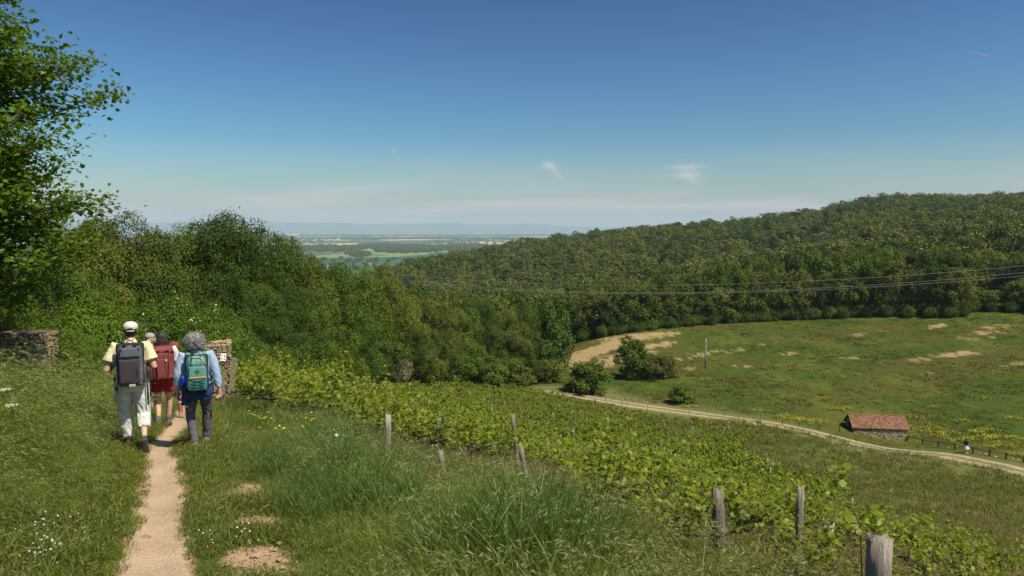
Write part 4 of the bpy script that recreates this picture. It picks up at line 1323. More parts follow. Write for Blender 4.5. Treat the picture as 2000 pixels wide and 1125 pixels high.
# lower field
x, y = zone_points(28, 62, 2.6, rg, -.2, .85)
a, b_ = zone_points(62, 96, 1.1, rg, -.2, .85)
x = np.concatenate([x, a]); y = np.concatenate([y, b_])
xtr = np.interp(y, TRACK[::-1, 1], TRACK[::-1, 0])
ok = (x < xtr - 1.6) & (x > vine_left(y) - 1)
x, y = x[ok], y[ok]; n = len(x)
dry = fbm(x / 7 + 9, y / 9, o=4) + rg.normal(0, .05, n)
kind = np.where(dry > .64, rg.choice([1, 4, 2, 1], n), np.where(dry > .54, rg.choice([0, 1, 3], n), rg.choice([0, 3, 0, 1], n)))
do_scatter('lower_field_grass', x, y, far_t, rg.uniform(.7, 1.3, n) * np.clip(y / 45, 1, 1.6), rg, 'rough grass of the field between the vineyard and the track', kind, .02)
# meadow beyond the track
x, y = zone_points(72, 190, 1.15, rg, -.02, .95)
xtr = np.interp(y, TRACK[::-1, 1], TRACK[::-1, 0])
pxm = 1000 + F * x / y
ey_ = np.array([g(float(a), float(np.interp(a, ex, ey)))[1] for a in range(1030, 2110, 60)])
ok = (x > xtr + 5) & (y < np.interp(pxm, np.arange(1030, 2110, 60), ey_) + 2)
x, y = x[ok], y[ok]
zz = H(x, y); PXm, PYm = proj(x, y, zz)
so = np.zeros(len(x))
for (cx, cy_, hw, hh, an, k) in [(1150, 690, 120, 12, -19, 1.25), (1250, 657, 90, 7, -4, 1.0), (1190, 705, 90, 12, -12, 1.0), (1270, 678, 60, 7, -10, .8), (1835, 636, 26, 5, -8, 1.0), (1860, 692, 70, 8, -6, .65), (1920, 650, 60, 16, -10, .62)]:
    so = np.maximum(so, k * blobpx(PXm, PYm, cx, cy_, hw, hh, an))
ok = rg.random(len(x)) > so * .93
x, y = x[ok], y[ok]; n = len(x)
kk = np.where(fbm(x / 16, y / 10, o=4) > .5, rg.choice([1, 3, 0], n), rg.choice([0, 2, 0, 1], n))
do_scatter('meadow_grass', x, y, mead_t, rg.uniform(.6, 1.2, n) * (.6 + .8 * vnoise(x / 6, y / 6)), rg, 'green grass covering the sloping meadow beyond the track', kk, .03)
# yellow flowers in the meadow
yl = []
for (cx, cy_, hw, hh, n) in [(1640, 800, 18, 3, 60), (1560, 821, 50, 5, 150), (1520, 815, 20, 3, 40), (1475, 803, 14, 2, 20), (1805, 842, 32, 6, 150), (1840, 850, 22, 5, 90), (1798, 818, 12, 3, 30), (1880, 824, 22, 2, 40), (1915, 844, 26, 4, 90),
                              (1935, 855, 20, 4, 70), (1905, 858, 24, 4, 70), (1975, 857, 18, 5, 70), (1985, 888, 26, 4, 60), (1940, 872, 40, 4, 80), (1870, 862, 20, 4, 50), (1825, 797, 10, 3, 20), (1780, 785, 10, 2, 16),
                              (1715, 786, 10, 2, 20), (1600, 780, 26, 2, 30), (1930, 732, 24, 3, 40), (1985, 712, 16, 3, 30), (1805, 710, 14, 2, 20), (1670, 734, 10, 2, 16), (1690, 696, 8, 2, 14), (1650, 738, 20, 2, 20), (1380, 742, 22, 2, 24), (1460, 770, 10, 2, 12), (1348, 794, 12, 3, 40), (1925, 777, 18, 3, 30), (1860, 716, 20, 2, 20), (1400, 800, 20, 2, 30), (1990, 820, 16, 3, 40)]:
    cpt = g(cx, cy_); n = max(4, int(n * .27))
    sx = hw / F * cpt[1] * .62; sy = hh / F * cpt[1] * cpt[1] / abs(cpt[2]) * .62
    yl.append(np.column_stack([rg.normal(cpt[0], sx, n), rg.normal(cpt[1], sy, n)]))
yl = np.concatenate(yl)
xtr = np.interp(yl[:, 1], TRACK[::-1, 1], TRACK[::-1, 0])
yl = yl[yl[:, 0] > xtr + 2.2]
do_scatter('yellow_meadow_flowers', yl[:, 0], yl[:, 1], mead_y, rg.uniform(.35, .85, len(yl)), rg, 'patches of yellow flowers in the meadow and along the track', None, .03, cat='flowers')

# small flowers and pebbles near the camera
def flower_tuft(mat_i, seed, hgt, n, r_, leaf=True):
    rgf = random.Random(seed); mb = MB()
    for k in range(n):
        a = rgf.uniform(0, 6.28); q = rgf.uniform(0, .1); x_, y_ = q * math.cos(a), q * math.sin(a); h_ = hgt * rgf.uniform(.7, 1.1)
        mb.tube([(x_ * .3, y_ * .3, 0), (x_ * .8, y_ * .8, h_ * .6), (x_, y_, h_)], .0018, 3, 0, caps=False)
        if mat_i == 1:
            for p in range(5):
                b0 = p * 1.257; u0 = Vector((math.cos(b0), math.sin(b0), .25)); u1 = Vector((math.cos(b0 + .9), math.sin(b0 + .9), .25)); c = Vector((x_, y_, h_))
                mb.add([tuple(c), tuple(c + u0 * r_), tuple(c + (u0 + u1) * r_ * .62), tuple(c + u1 * r_)], np.array([(0, 1, 2, 3)]), 1)
        else:
            mb.ball((x_, y_, h_), r_ * .8, 6, 4, 1)
    return mb


yf = flower_tuft(1, 1, .42, 4, .014).mesh('bloom', [G_short, G_yellow]); wf = flower_tuft(2, 2, .16, 3, .012).mesh('bloom', [G_short, G_white])
P = np.array([g(a, b_)[:2] for a, b_ in [(510, 850), (521, 856), (540, 872), (533, 846), (552, 852), (560, 862), (575, 866), (500, 862), (570, 842), (527, 880), (545, 884), (595, 880), (605, 874), (690, 975), (515, 868), (582, 850)]])
do_scatter('buttercups', P[:, 0], P[:, 1], [yf], rg.uniform(.8, 1.4, len(P)), rg, 'yellow buttercups in the grass right of the hikers', cat='flowers')
cl = [(rg.normal(88, 30), rg.normal(1062, 26)) for _ in range(18)] + [(rg.normal(75, 20), rg.normal(1112, 8)) for _ in range(7)] + [(500, 913), (517, 905), (404, 1062), (420, 1075), (465, 1058), (485, 1060), (612, 1075), (500, 1078), (700, 1078), (1030, 880), (30, 1058), (690, 1000), (708, 1020), (620, 960), (640, 985), (730, 1010)]
P = np.array([g(*c)[:2] for c in cl])
do_scatter('clover_flowers', P[:, 0], P[:, 1], [wf], rg.uniform(.45, .9, len(P)), rg, 'small white clover flowers in the foreground grass', cat='flowers')
# dandelion clock
mb = MB(); mb.tube([(0, 0, 0), (.01, 0, .2), (.0, 0, .46)], .003, 4, 0); mb.ball((0, 0, .48), .026, 10, 8, 1)
G_clock = simple('dandelion_fluff', (.62, .60, .55), (.45, .44, .40), 60, .9)
o = mb.build('dandelion', [G_short, G_clock], None, True); p = g(658, 925); o.location = p; tag(o, 'round grey dandelion clock standing in the tall grass', 'flower')
# cow parsley at the left edge
rd = random.Random(5)
M_umb = simple('umbel_flower', (.50, .52, .40), (.36, .42, .26), 9, .8)
for i, (px_, py_, lab) in enumerate([(5, 770, 'topmost pale umbel flower at the left edge of the tall grass'), (22, 800, 'lower pale umbel flower under the topmost one at the left edge'), (12, 836, 'small pale umbel flower nearest the bottom at the left edge')]):
    u_, v_ = px_uv(px_, py_); Yq = 7.4 + .3 * i; x0 = u_ * Yq; z0 = Hs(x0, Yq); h_ = v_ * Yq - z0
    mb = MB(); mb.tube([(0, 0, 0), (.03, 0, h_ * .6), (0, 0, h_)], .005, 4, 0)
    for k in range(9):
        a = k * .7; r1 = .05 if k else 0
        e = (r1 * math.cos(a), r1 * math.sin(a), h_ + .04)
        mb.tube([(0, 0, h_ - .03), e], .0015, 3, 0, caps=False)
        for q in range(6): mb.ball((e[0] + rd.uniform(-.014, .014), e[1] + rd.uniform(-.014, .014), e[2] + rd.uniform(0, .01)), .007, 5, 3, 1)
    o = mb.build('umbel_flower', [G_short, M_umb]); o.location = (x0, Yq, z0); tag(o, lab, 'flower', 'pale umbel flowers')

M_stone = simple('limestone', (.46, .37, .25), (.30, .23, .15), 14, .9, .6, 40, rnd=.25)
def rock(seed, sub=1):
    rgk = np.random.default_rng(seed); bm = bmesh.new(); bmesh.ops.create_icosphere(bm, subdivisions=sub, radius=1)
    for v in bm.verts:
        v.co *= rgk.uniform(.75, 1.15); v.co.z *= .6
    me = bpy.data.meshes.new('stone'); bm.to_mesh(me); bm.free(); me.materials.append(M_stone); return me


rocks = [rock(k) for k in range(5)]
n = 900
yy = rg.uniform(3.2, 11, n); xx = path_x(yy) + rg.normal(0, .16, n)
sp = [(p[0] + rg.normal(0, sx * .55, 90), p[1] + rg.normal(0, sy * .55, 90)) for (p, sx, sy) in BARE_SPOTS]
xx = np.concatenate([xx] + [s[0] for s in sp]); yy = np.concatenate([yy] + [s[1] for s in sp]); n = len(xx)
ss = np.minimum(np.exp(rg.normal(math.log(.007), .55, n)), .03)
scatter('path_pebbles', np.stack([xx, yy, H(xx, yy) + .01], 1), rg.uniform(0, 6.28, (n, 3)) * np.array([.1, .1, 1]), ss, rg.integers(0, 5, n), rocks, 'loose pebbles on the footpath and in the bare patches', 'pebbles')
stone_px = [(546, 1066, 9, 'pale loose stone at the top of the stony bare patch'), (538, 1078, 7, 'small stone just below the topmost loose stone of the bare patch'), (500, 1090, 14, 'largest loose stone in the bare patch right of the footpath'), (545, 1098, 9, 'stone to the right of the largest loose stone'),
            (520, 1104, 8, 'stone between the largest one and the bottom edge'), (552, 1114, 9, 'stone in the lower right corner of the bare patch'), (286, 1054, 12, 'flat stone lying in the middle of the footpath'), (283, 960, 9, 'small flat stone further up in the middle of the footpath')]
for px_, py_, s_, lab in stone_px:
    p = g(px_, py_); o = link(bpy.data.objects.new('stone', rocks[px_ % 5])); o.location = (p[0], p[1], p[2] + .022); k = s_ / F * p[1] * .85; o.scale = (k, k * .9, k * .7); o.rotation_euler = (0, 0, px_)
    tag(o, lab, 'stone', 'loose stones near the camera')
# ================================================================== VINES AND STAKES
M_vleaf = leafmat('vine_leaf', (.130, .190, .010), (.260, .300, .022), (.195, .240, .016), trans=.45, rough=.42, var=.4)
M_vleaf_far = leafmat('vine_leaf_far', (.145, .205, .012), (.270, .310, .024), (.200, .250, .018), trans=.35, rough=.5, var=.4)
M_cane = simple('vine_cane', (.22, .15, .08), (.13, .085, .05), 20, .8)
M_vtrunk = simple('vine_bark', (.085, .065, .05), (.05, .038, .03), 25, .95, .8, 60)
M_post = simple('weathered_wood', (.29, .245, .20), (.13, .108, .088), 9, .9, .9, 40, stretch=(1, 1, .16), rnd=.2)
M_post_pale = simple('pale_stake_wood', (.36, .32, .27), (.22, .19, .155), 9, .9, .7, 40, stretch=(1, 1, .16), rnd=.2)


def vine_meshes(seed, height=1.15, width=.62, shoots=12, leaf=.065, per=17, simple_leaf=False):
    rd = random.Random(seed); rg = np.random.default_rng(seed)
    tr = MB()
    tp = [Vector((0, 0, -.05)), Vector((rd.uniform(-.05, .05), rd.uniform(-.04, .04), .2)), Vector((rd.uniform(-.1, .1), rd.uniform(-.06, .06), .38)), Vector((rd.uniform(-.14, .14), rd.uniform(-.06, .06), .50))]
    tr.tube(tp, [.034, .026, .026, .03], 6)
    for sg in (-1, 1):
        tr.tube([tp[3], tp[3] + Vector((sg * .2, rd.uniform(-.04, .04), .05)), tp[3] + Vector((sg * .45, rd.uniform(-.05, .05), .04))], [.022, .016, .011], 5)
    ca = MB(); P = []; T = []
    for k in range(shoots):
        sx = rd.uniform(-.45, .45)
        p = tp[3] + Vector((sx, rd.uniform(-.04, .04), .03)); d = Vector((rd.uniform(-.5, .5), rd.uniform(-.6, .6), rd.uniform(.4, 1.2))).normalized()
        L = height * rd.uniform(.35, .85); n = 7; pts = [p.copy()]
        for i in range(n):
            d = (d + Vector((rd.uniform(-.22, .22), rd.uniform(-.2, .2), -.07 + rd.uniform(-.1, .12)))).normalized()
            p = p + d * (L / n); pts.append(p.copy())
            for q in range(per // 7 + (rd.random() < .4)):
                side = Vector((rd.uniform(-1, 1), rd.uniform(-1, 1), rd.uniform(-.2, .5))).normalized()
                P.append(p + side * rd.uniform(.04, .11)); T.append(side + d * .3 + Vector((0, 0, -.35)))
        ca.tube(pts, [.0055 * (1 - .6 * i / n) for i in range(n + 1)], 4, caps=False)
    P = np.array([tuple(p) for p in P]); T = np.array([tuple(t) for t in T])
    N = np.array([0, -.12, .9]) + rg.normal(size=P.shape) * .55
    if simple_leaf:
        V, f = leaf_quads(P, N, leaf, rg, asp=.9); fs = [f]
    else:
        V, fs = star_leaves(P, N, leaf, rg, 'grape', T)
    rn = np.repeat(rg.random(len(P)), len(V) // len(P))
    return mesh_np('foliage', V, fs, [M_vleaf if not simple_leaf else M_vleaf_far], {'rnd': rn}), tr.mesh('trunk', [M_vtrunk], True), ca.mesh('cane', [M_cane], True)


VT = [vine_meshes(300 + k, [1.15, .95, 1.25, 1.0, 1.2, .85][k], per=[24, 21, 28, 18, 24, 17][k]) for k in range(6)]
rd = random.Random(8)
plants = []
ysr = 4.35
while ysr < 121:
    xl = float(vine_left(ysr)) + .25
    xr = float(vine_right(ysr))
    x = xl
    far = ysr > 34
    while x < xr:
        y = ysr + .10 * (x - xl)
        if abs(x) < .9 * y and y > 2.6:
            plants.append((x + rd.gauss(0, .08), y + rd.gauss(0, .07)))
        x += (1.0 if not far else .85) * rd.uniform(.85, 1.15)
    ysr += 1.18 if ysr < 26 else 1.5 if ysr < 40 else 2.1
plants.sort(key=lambda p: p[0] ** 2 + p[1] ** 2)
gaps = [p for p in plants if vnoise(p[0] / 2.1 + 3, p[1] / 2.6) > .20 + .26 * smooth(2.2, 5, p[0] - .25 * p[1]) * (p[1] < 45)]
near_v, far_v = gaps[:292], gaps[292:]
print('vines', len(near_v), len(far_v), near_v[-1])
for i, (x, y) in enumerate(near_v):
    f, t, c = VT[rd.randrange(6)]
    right = smooth(4, 12, x - .25 * y)                       # vines get thin towards the lower right
    mid_ = float(smooth(7.5, 10, y)) * (1 - float(smooth(.16, .32, x / y)))
    s = (rd.uniform(.66, .96) + .22 * mid_) * (1 - .26 * float(smooth(.24, .50, x / y)))
    if y > 16 and x < 0: s *= 1.15
    if y < 6: s *= .76
    xg = x / y
    if x < 0 and y > 12: lab = 'leafy vine in the dense bright band of vines right of the hikers'
    elif y < 7: lab = 'leafy vine of the nearest rows behind the thick foreground stakes'
    elif float(right) > .5: lab = 'thin vine in the sparse grassy part at the lower right of the vineyard'
    else: lab = 'leafy vine in the middle rows around the leaning grey stake'
    o = empty('grapevine', (x, y, Hs(x, y)), .1 + rd.uniform(-.25, .25), lab, 'vine', {'d': 'vines of the dense bright band', 'n': 'vines of the nearest rows', 's': 'thin vines of the sparse part', 'm': 'vines of the middle rows'}[{'leafy vine in the d': 'd', 'leafy vine of the n': 'n', 'thin vine in the sp': 's', 'leafy vine in the m': 'm'}[lab[:19]]])
    o.scale = (s, s, s * rd.uniform(.9, 1.1))
    link(bpy.data.objects.new('foliage', f), o); link(bpy.data.objects.new('trunk', t), o); link(bpy.data.objects.new('cane', c), o)
# the younger vines down the slope
FV = []
for k in range(5):
    f, t, c = vine_meshes(400 + k, .8, shoots=9, leaf=.15, per=14, simple_leaf=True)
    bm = bmesh.new(); bm.from_mesh(f); n0 = len(bm.faces); bm.from_mesh(t)
    me = bpy.data.meshes.new('young_vine'); bm.to_mesh(me); bm.free()
    me.materials.append(M_vleaf_far); me.materials.append(M_vtrunk)
    mi = np.zeros(len(me.polygons), np.int32); mi[n0:] = 1; me.polygons.foreach_set('material_index', mi)
    FV.append(me)
fv = np.array(far_v); fv = fv[fv[:, 0] < np.interp(fv[:, 1], TRACK[::-1, 1], TRACK[::-1, 0]) - 7.5]; n = len(fv)
rg = np.random.default_rng(44)
scv = rg.uniform(.65, 1.15, n) * np.interp(fv[:, 1], [34, 60, 90, 120], [.95, .95, .85, .7]) * (.75 + .5 * vnoise(fv[:, 0] / 6, fv[:, 1] / 6))
scatter('far_vines', np.column_stack([fv, H(fv[:, 0], fv[:, 1])]), np.column_stack([np.zeros(n), np.zeros(n), rg.uniform(-.5, .5, n)]), scv, rg.integers(0, 5, n), FV, 'rows of young vines covering the lower slope', 'vines')
# grass between the young vines
x, y = zone_points(27, 60, 3.2, rg, -.5, .6); a, b_ = zone_points(60, 124, 1.1, rg, -.3, .5)
x = np.concatenate([x, a]); y = np.concatenate([y, b_])
ok = (x > vine_left(y) - 1.5) & (x < vine_right(y) + 1) & (x < np.interp(y, TRACK[::-1, 1], TRACK[::-1, 0]) - 5.0)
x, y = x[ok], y[ok]; n = len(x)
do_scatter('vineyard_grass', x, y, far_t, rg.uniform(.5, 1.0, n) * np.clip(y / 50, .9, 1.5), rg, 'grass growing between the young vines', rg.choice([0, 3, 1, 0, 3, 1, 4], n), .03)


def stake_mesh(seed, hgt, r, pale=False, lean=(0, 0), split=True):
    rg = np.random.default_rng(seed); mb = MB()
    n = 12; m = 7; V = []
    ph = rg.uniform(0, 6.28, 5)
    for j in range(m):
        t = j / (m - 1)
        for i in range(n):
            a = 2 * math.pi * i / n
            q = r * (1 + .08 * math.sin(2 * a + ph[0]) + .06 * math.sin(3 * a + ph[1]) + (rg.normal() * .025)) * (1.04 - .06 * t)
            if split and i == 9: q *= .78
            zt = hgt * t + (rg.normal() * .012 if j == m - 1 else 0)
            V.append((q * math.cos(a) + lean[0] * t, q * math.sin(a) + lean[1] * t, -.25 * (1 - t) + zt))
    V.append((lean[0], lean[1], hgt - .006))
    q = np.array([(j * n + i, j * n + (i + 1) % n, (j + 1) * n + (i + 1) % n, (j + 1) * n + i) for j in range(m - 1) for i in range(n)])
    t_ = np.array([((m - 1) * n + i, (m - 1) * n + (i + 1) % n, m * n) for i in range(n)])
    mb.add(V, [q, t_])
    return mb


def find_Y(px, ytop, hgt):
    u, v = px_uv(px, ytop)
    Y = np.exp(np.linspace(math.log(2.5), math.log(130), 900))
    gap = v * Y - H(u * Y, Y)
    ok = (gap < hgt) & (u * Y > vine_left(Y) - 1.0) & (Y > 6)
    if not ok.any(): return 20.0, u
    k = np.argmax(ok)
    return float(Y[k]), u


near_st = [
    (1719, 1050, 0, 3.5, .056, 0, 'thick split wooden stake at the bottom edge right of the middle'),
    (1402, 957, 0, 5.9, .052, -4, 'thick weathered stake rising out of the leaves behind the bottom edge stake'),
    (1140, 972, 0, 7.0, .048, 2, 'short thick stake with a wire round it, left of the two thick stakes'),
    (1128, 978, 0, 7.6, .04, 0, 'dark stake hidden just behind the short thick stake with the wire'),
    (1017, 870, 0, 8.6, .028, -14, 'tall leaning grey stake at the left end of the near vine row'),
    (1002, 810, 0, 12.5, .034, -6, 'slim leaning stake above the tall leaning grey one'),
    (758, 811, 0, 10.6, .040, 2, 'square topped stake in the brownish grass left of the vines'),
    (860, 880, 0, 9.0, .032, -10, 'knotty leaning stake with leaves, left end of the middle rows'),
    (1246, 868, 0, 0, .026, 0, 'slim grey stake above the dense middle vines'),
    (1290, 884, .8, 0, .032, 0, 'short grey stake right of the slim one above the middle vines'),
    (1325, 907, .6, 0, .034, 0, 'low dark stake top among leaves right of the short grey one'),
    (1374, 880, .8, 0, .024, 0, 'thin stake with a dark top left of the field edge'),
    (1360, 890, .8, 0, .026, 6, 'thin grey stake beside the one with the dark top'),
    (1413, 895, 1.0, 0, .030, 0, 'pale knotted stake above the thick weathered one'),
    (1460, 902, .7, 0, .030, 0, 'dark short stake at the edge of the field above the thin vines'),
    (1524, 902, .8, 0, .024, 14, 'leaning stake at the upper edge of the thin vines'),
    (1564, 951, .9, 0, .030, 0, 'brown stake in the middle of the thin vines'),
    (1602, 934, .6, 0, .020, 0, 'small dark stake top right of the middle of the thin vines'),
    (1670, 951, .6, 0, .022, 0, 'thin dark stake standing against the field'),
    (1742, 986, .6, 0, .026, 12, 'dark leaning stake above the thick bottom edge stake'),
    (1870, 1022, .5, 0, .020, 0, 'small dark stake furthest right in the grass'),
    (1623, 1022, .6, 0, .030, 0, 'grey stake just left above the thick bottom edge stake'),
    (1626, 1110, .6, 0, .030, 0, 'stake top at the bottom edge left of the thick split stake'),
    (521, 727, 1.1, 0, .05, 8, 'tall leaning pale stake in the dense vines right of the stone pier'),
    (541, 724, 1.0, 0, .045, 0, 'short stake right of the tall leaning pale one'),
    (509, 702, 1.1, 0, .04, 16, 'leaning stake at the top of the dense vines next to the stone pier'),
    (516, 722, 1.0, 0, .03, 0, 'thin stake left behind the tall leaning pale one'),
    (690, 766, 1.0, 0, .055, 12, 'leaning dark topped stake in the middle of the dense vines'),
    (729, 748, 1.1, 0, .055, 10, 'leaning grey stake right above the dark topped one'),
    (712, 778, 1.0, 0, .045, 6, 'crooked stake just below the leaning grey one'),
    (774, 780, 1.0, 0, .04, 0, 'stake half hidden by leaves right of the crooked one'),
    (835, 780, 1.1, 0, .035, 0, 'slim pale stake with a dark top at the edge of the dense vines'),
    (856, 816, 1.0, 0, .04, 8, 'leaning stake below the slim pale one'),
    (667, 713, 1.2, 0, .03, 0, 'thin stake where the dense vines meet the young ones'),
    (710, 733, 1.2, 0, .03, 0, 'thin stake in front of the whitish blooming shrub'),
]
post_tops = {}
MANY = {690: 20, 729: 22, 712: 19, 774: 19, 835: 21, 856: 16, 667: 24, 710: 22, 521: 20, 541: 21, 509: 24, 516: 21}
for i, (px, yt, hg, Yg, r_, lean, lab) in enumerate(near_st):
    u, v = px_uv(px, yt)
    if Yg: Y_ = Yg
    else:
        Y_, u = (MANY[px], (px - 1000) / F * 1.0) if px in MANY else find_Y(px, yt, hg)
        if Y_ > 60: Y_ = 60
    zt = v * Y_; x0 = u * Y_
    base = Hs(x0, Y_); hh_ = max(.35, zt - base)
    if lean: x0 -= math.tan(R(lean)) * hh_; base = Hs(x0, Y_); hh_ = zt - base
    hh_ = max(.3, hh_)
    o = stake_mesh(500 + i, hh_, r_ * (.75 if px < 740 else 1), lean=(math.tan(R(lean)) * hh_, 0)).build('vine_stake', M_post if i % 3 or i == 0 else M_post_pale, None, True)
    o.location = (x0, Y_, base); tag(o, lab, 'stake', 'wooden vineyard stakes')
    post_tops[i] = Vector((u * Y_, Y_, zt))
fs_m = [stake_mesh(600 + k, 1.25, .040, lean=(rd.uniform(-.12, .12), 0), split=False).mesh('stake', [M_post if k % 2 else M_post_pale], True) for k in range(5)]
cnt = 0
for (x, y) in far_v:
    if y > 24 and rd.random() < (.12 if y < 60 else .09) and cnt < 262:
        o = link(bpy.data.objects.new('vine_stake', fs_m[rd.randrange(5)])); o.location = (x + .1, y, Hs(x, y)); o.rotation_euler = (rd.gauss(0, .05), rd.gauss(0, .07), rd.uniform(0, 6))
        o.scale = (1, 1, rd.uniform(.75, 1.15))
        tag(o, 'thin stake among the young vines on the lower slope', 'stake', 'thin stakes of the young vines'); cnt += 1
print('far stakes', cnt)
# wires from stake to stake
M_wire = simple('rusty_wire', (.22, .18, .15), (.12, .09, .07), 30, .6, metal=.5)
def wire(a, b, sag, lab):
    mb = MB(); pts = [a.lerp(b, t / 12) - Vector((0, 0, sag * 4 * (t / 12) * (1 - t / 12))) for t in range(13)]
    mb.tube(pts, .0016, 4); tag(mb.build('trellis_wire', M_wire, None, True), lab, 'wire')
a = post_tops[2] - Vector((0, 0, .06)); e = a + Vector((2.6, .26, 0)); e.z = Hs(e.x, e.y) + .62
wire(a, e, .06, 'thin wire running right from the short thick stake into the leaves')
a = post_tops[4] - Vector((0, 0, .26)); e = a + Vector((2.6, .26, 0)); e.z = Hs(e.x, e.y) + .66
wire(a, e, .05, 'thin wire running right from the tall leaning grey stake')
# one long shoot above the bottom edge stake
f, t, c = vine_meshes(333, 1.0, shoots=6, per=12)
rgv = np.random.default_rng(9); mb = MB()
pA = post_tops[0]
pts = [Vector(pA) + Vector(q) for q in [(-.02, .12, -.25), (-.05, .10, .02), (-.10, .06, .10), (-.15, .05, .20), (-.175, .05, .29), (-.16, .05, .34)]]
root = empty('grapevine', (pA.x - .1, pA.y + .1, Hs(pA.x - .1, pA.y + .1)), 0, 'vine whose long bare shoot rises above the thick split stake at the bottom edge', 'vine')
o_ = root.location
mb.tube([p - o_ for p in [Vector((pA.x - .1, pA.y + .1, o_.z))] + pts], [.012, .006, .004, .0035, .003, .0025, .002], 6)
mb.build('cane', M_cane, root, True)
base_p = np.array([tuple(p - o_) for p in pts]); P = np.concatenate([base_p[4] + rgv.normal(size=(16, 3)) * .028, base_p[2] + rgv.normal(size=(7, 3)) * .05, base_p[1] + np.array([.12, 0, .02]) + rgv.normal(size=(16, 3)) * np.array([.09, .05, .035])])
N = np.array([0, -.5, .8]) + rgv.normal(size=P.shape) * .5
Vv, fs = star_leaves(P, N, np.concatenate([np.full(16, .035), np.full(7, .038), np.full(16, .05)]), rgv, 'grape')
link(bpy.data.objects.new('foliage', mesh_np('foliage', Vv, fs, [M_vleaf], {'rnd': np.repeat(rgv.random(len(P)), len(Vv) // len(P))})), root)
# ================================================================== PEOPLE
def remesh(name, prims, voxel, mat, parent, smooth_it=4, fold=None, keep=True, sub=False):
    """closed pieces melted into one continuous surface"""
    mb = MB()
    prims(mb)
    me = mb.mesh(name + '_raw', [mat])
    o = bpy.data.objects.new(name, me); COL.objects.link(o)
    m1 = o.modifiers.new('r', 'REMESH'); m1.mode = 'VOXEL'; m1.voxel_size = voxel; m1.use_smooth_shade = True
    m2 = o.modifiers.new('s', 'SMOOTH'); m2.factor = .5; m2.iterations = smooth_it
    dg = bpy.context.evaluated_depsgraph_get(); dg.update()
    nm = bpy.data.meshes.new_from_object(o.evaluated_get(dg))
    o.modifiers.clear(); o.data = nm; bpy.data.meshes.remove(me)
    nm.name = name
    if not nm.materials: nm.materials.append(mat)
    else: nm.materials[0] = mat
    n = len(nm.vertices)
    V = np.empty(n * 3, np.float32); nm.vertices.foreach_get('co', V); V = V.reshape(-1, 3).astype(float)
    if fold is not None:
        N = np.empty(n * 3, np.float32); nm.vertices.foreach_get('normal', N); N = N.reshape(-1, 3)
        V = V + N * fold(V)[:, None]
        nm.vertices.foreach_set('co', V.astype(np.float32).ravel())
    a = nm.attributes.new('rnd', 'FLOAT', 'POINT'); a.data.foreach_set('value', np.full(n, .5, np.float32))
    nm.polygons.foreach_set('use_smooth', np.ones(len(nm.polygons), bool)); nm.update()
    o.parent = parent
    return o


def folds(amp, sx, sz, seed, tilt=0.0):
    def f(V):
        a = V[:, 0] + tilt * V[:, 2]
        n1 = fbm(a / sx + seed, V[:, 1] / sx, V[:, 2] / sz, o=3) - .5
        n2 = 1 - 2 * np.abs(fbm(a / sx + seed + 7, V[:, 1] / sx + 3, (V[:, 2] + a * .6) / sz, o=2) - .5)
        return amp * (n1 * 1.2 + (n2 - .75) * 1.2)
    return f


def cloth(name, c, c2=None, rough=.9):
    return simple(name, c, c2 or tuple(k * .86 for k in c), 14, rough, .35, 260, spec=.15)


M_skin = simple('skin', (.56, .33, .23), (.50, .28, .19), 12, .55, .1, 120, spec=.35)
M_shoe = simple('shoe_dark', (.035, .033, .034), (.06, .055, .055), 20, .7, .5, 90)
M_sole = simple('rubber_sole', (.055, .05, .048), (.11, .10, .09), 60, .8, .8, 120)
M_sock = cloth('sock', (.12, .12, .15))
M_black = simple('black_webbing', (.018, .018, .020), (.035, .034, .036), 40, .8, .3, 200)


def hand(mb, wrist, d, palm, side, r=1.0):
    """palm, four unequal curled fingers and a thumb; d points along the hand, palm is the palm's normal, side the thumb side"""
    W = Vector(wrist); d = Vector(d).normalized(); pn = Vector(palm); pn = (pn - d * pn.dot(d)).normalized(); sv = Vector(side); sv = (sv - d * sv.dot(d) - pn * sv.dot(pn)).normalized()
    c = W + d * .085
    mb.tube([W - d * .01, W + d * .03, W + d * .07, c], [(.026, .018), (.036, .016), (.041, .015), (.038, .013)], 10, side=sv)
    for k, (o_, L) in enumerate([(.030, .068), (.010, .076), (-.010, .071), (-.029, .056)]):
        b = W + d * .078 + sv * o_
        p1 = b + d * L * .42 + pn * L * .12
        p2 = p1 + (d * .72 + pn * .7).normalized() * L * .32
        p3 = p2 + (d * .35 + pn * .94).normalized() * L * .28
        mb.tube([b - d * .02, b, p1, p2, p3], [.0095, .0095, .009, .0085, .0065], 7)
    b = W + d * .022 + sv * .026
    mb.tube([b - sv * .01, b + (d * .6 + sv * .7).normalized() * .034, b + (d * .9 + sv * .45 + pn * .3).normalized() * .066], [.012, .011, .008], 7)


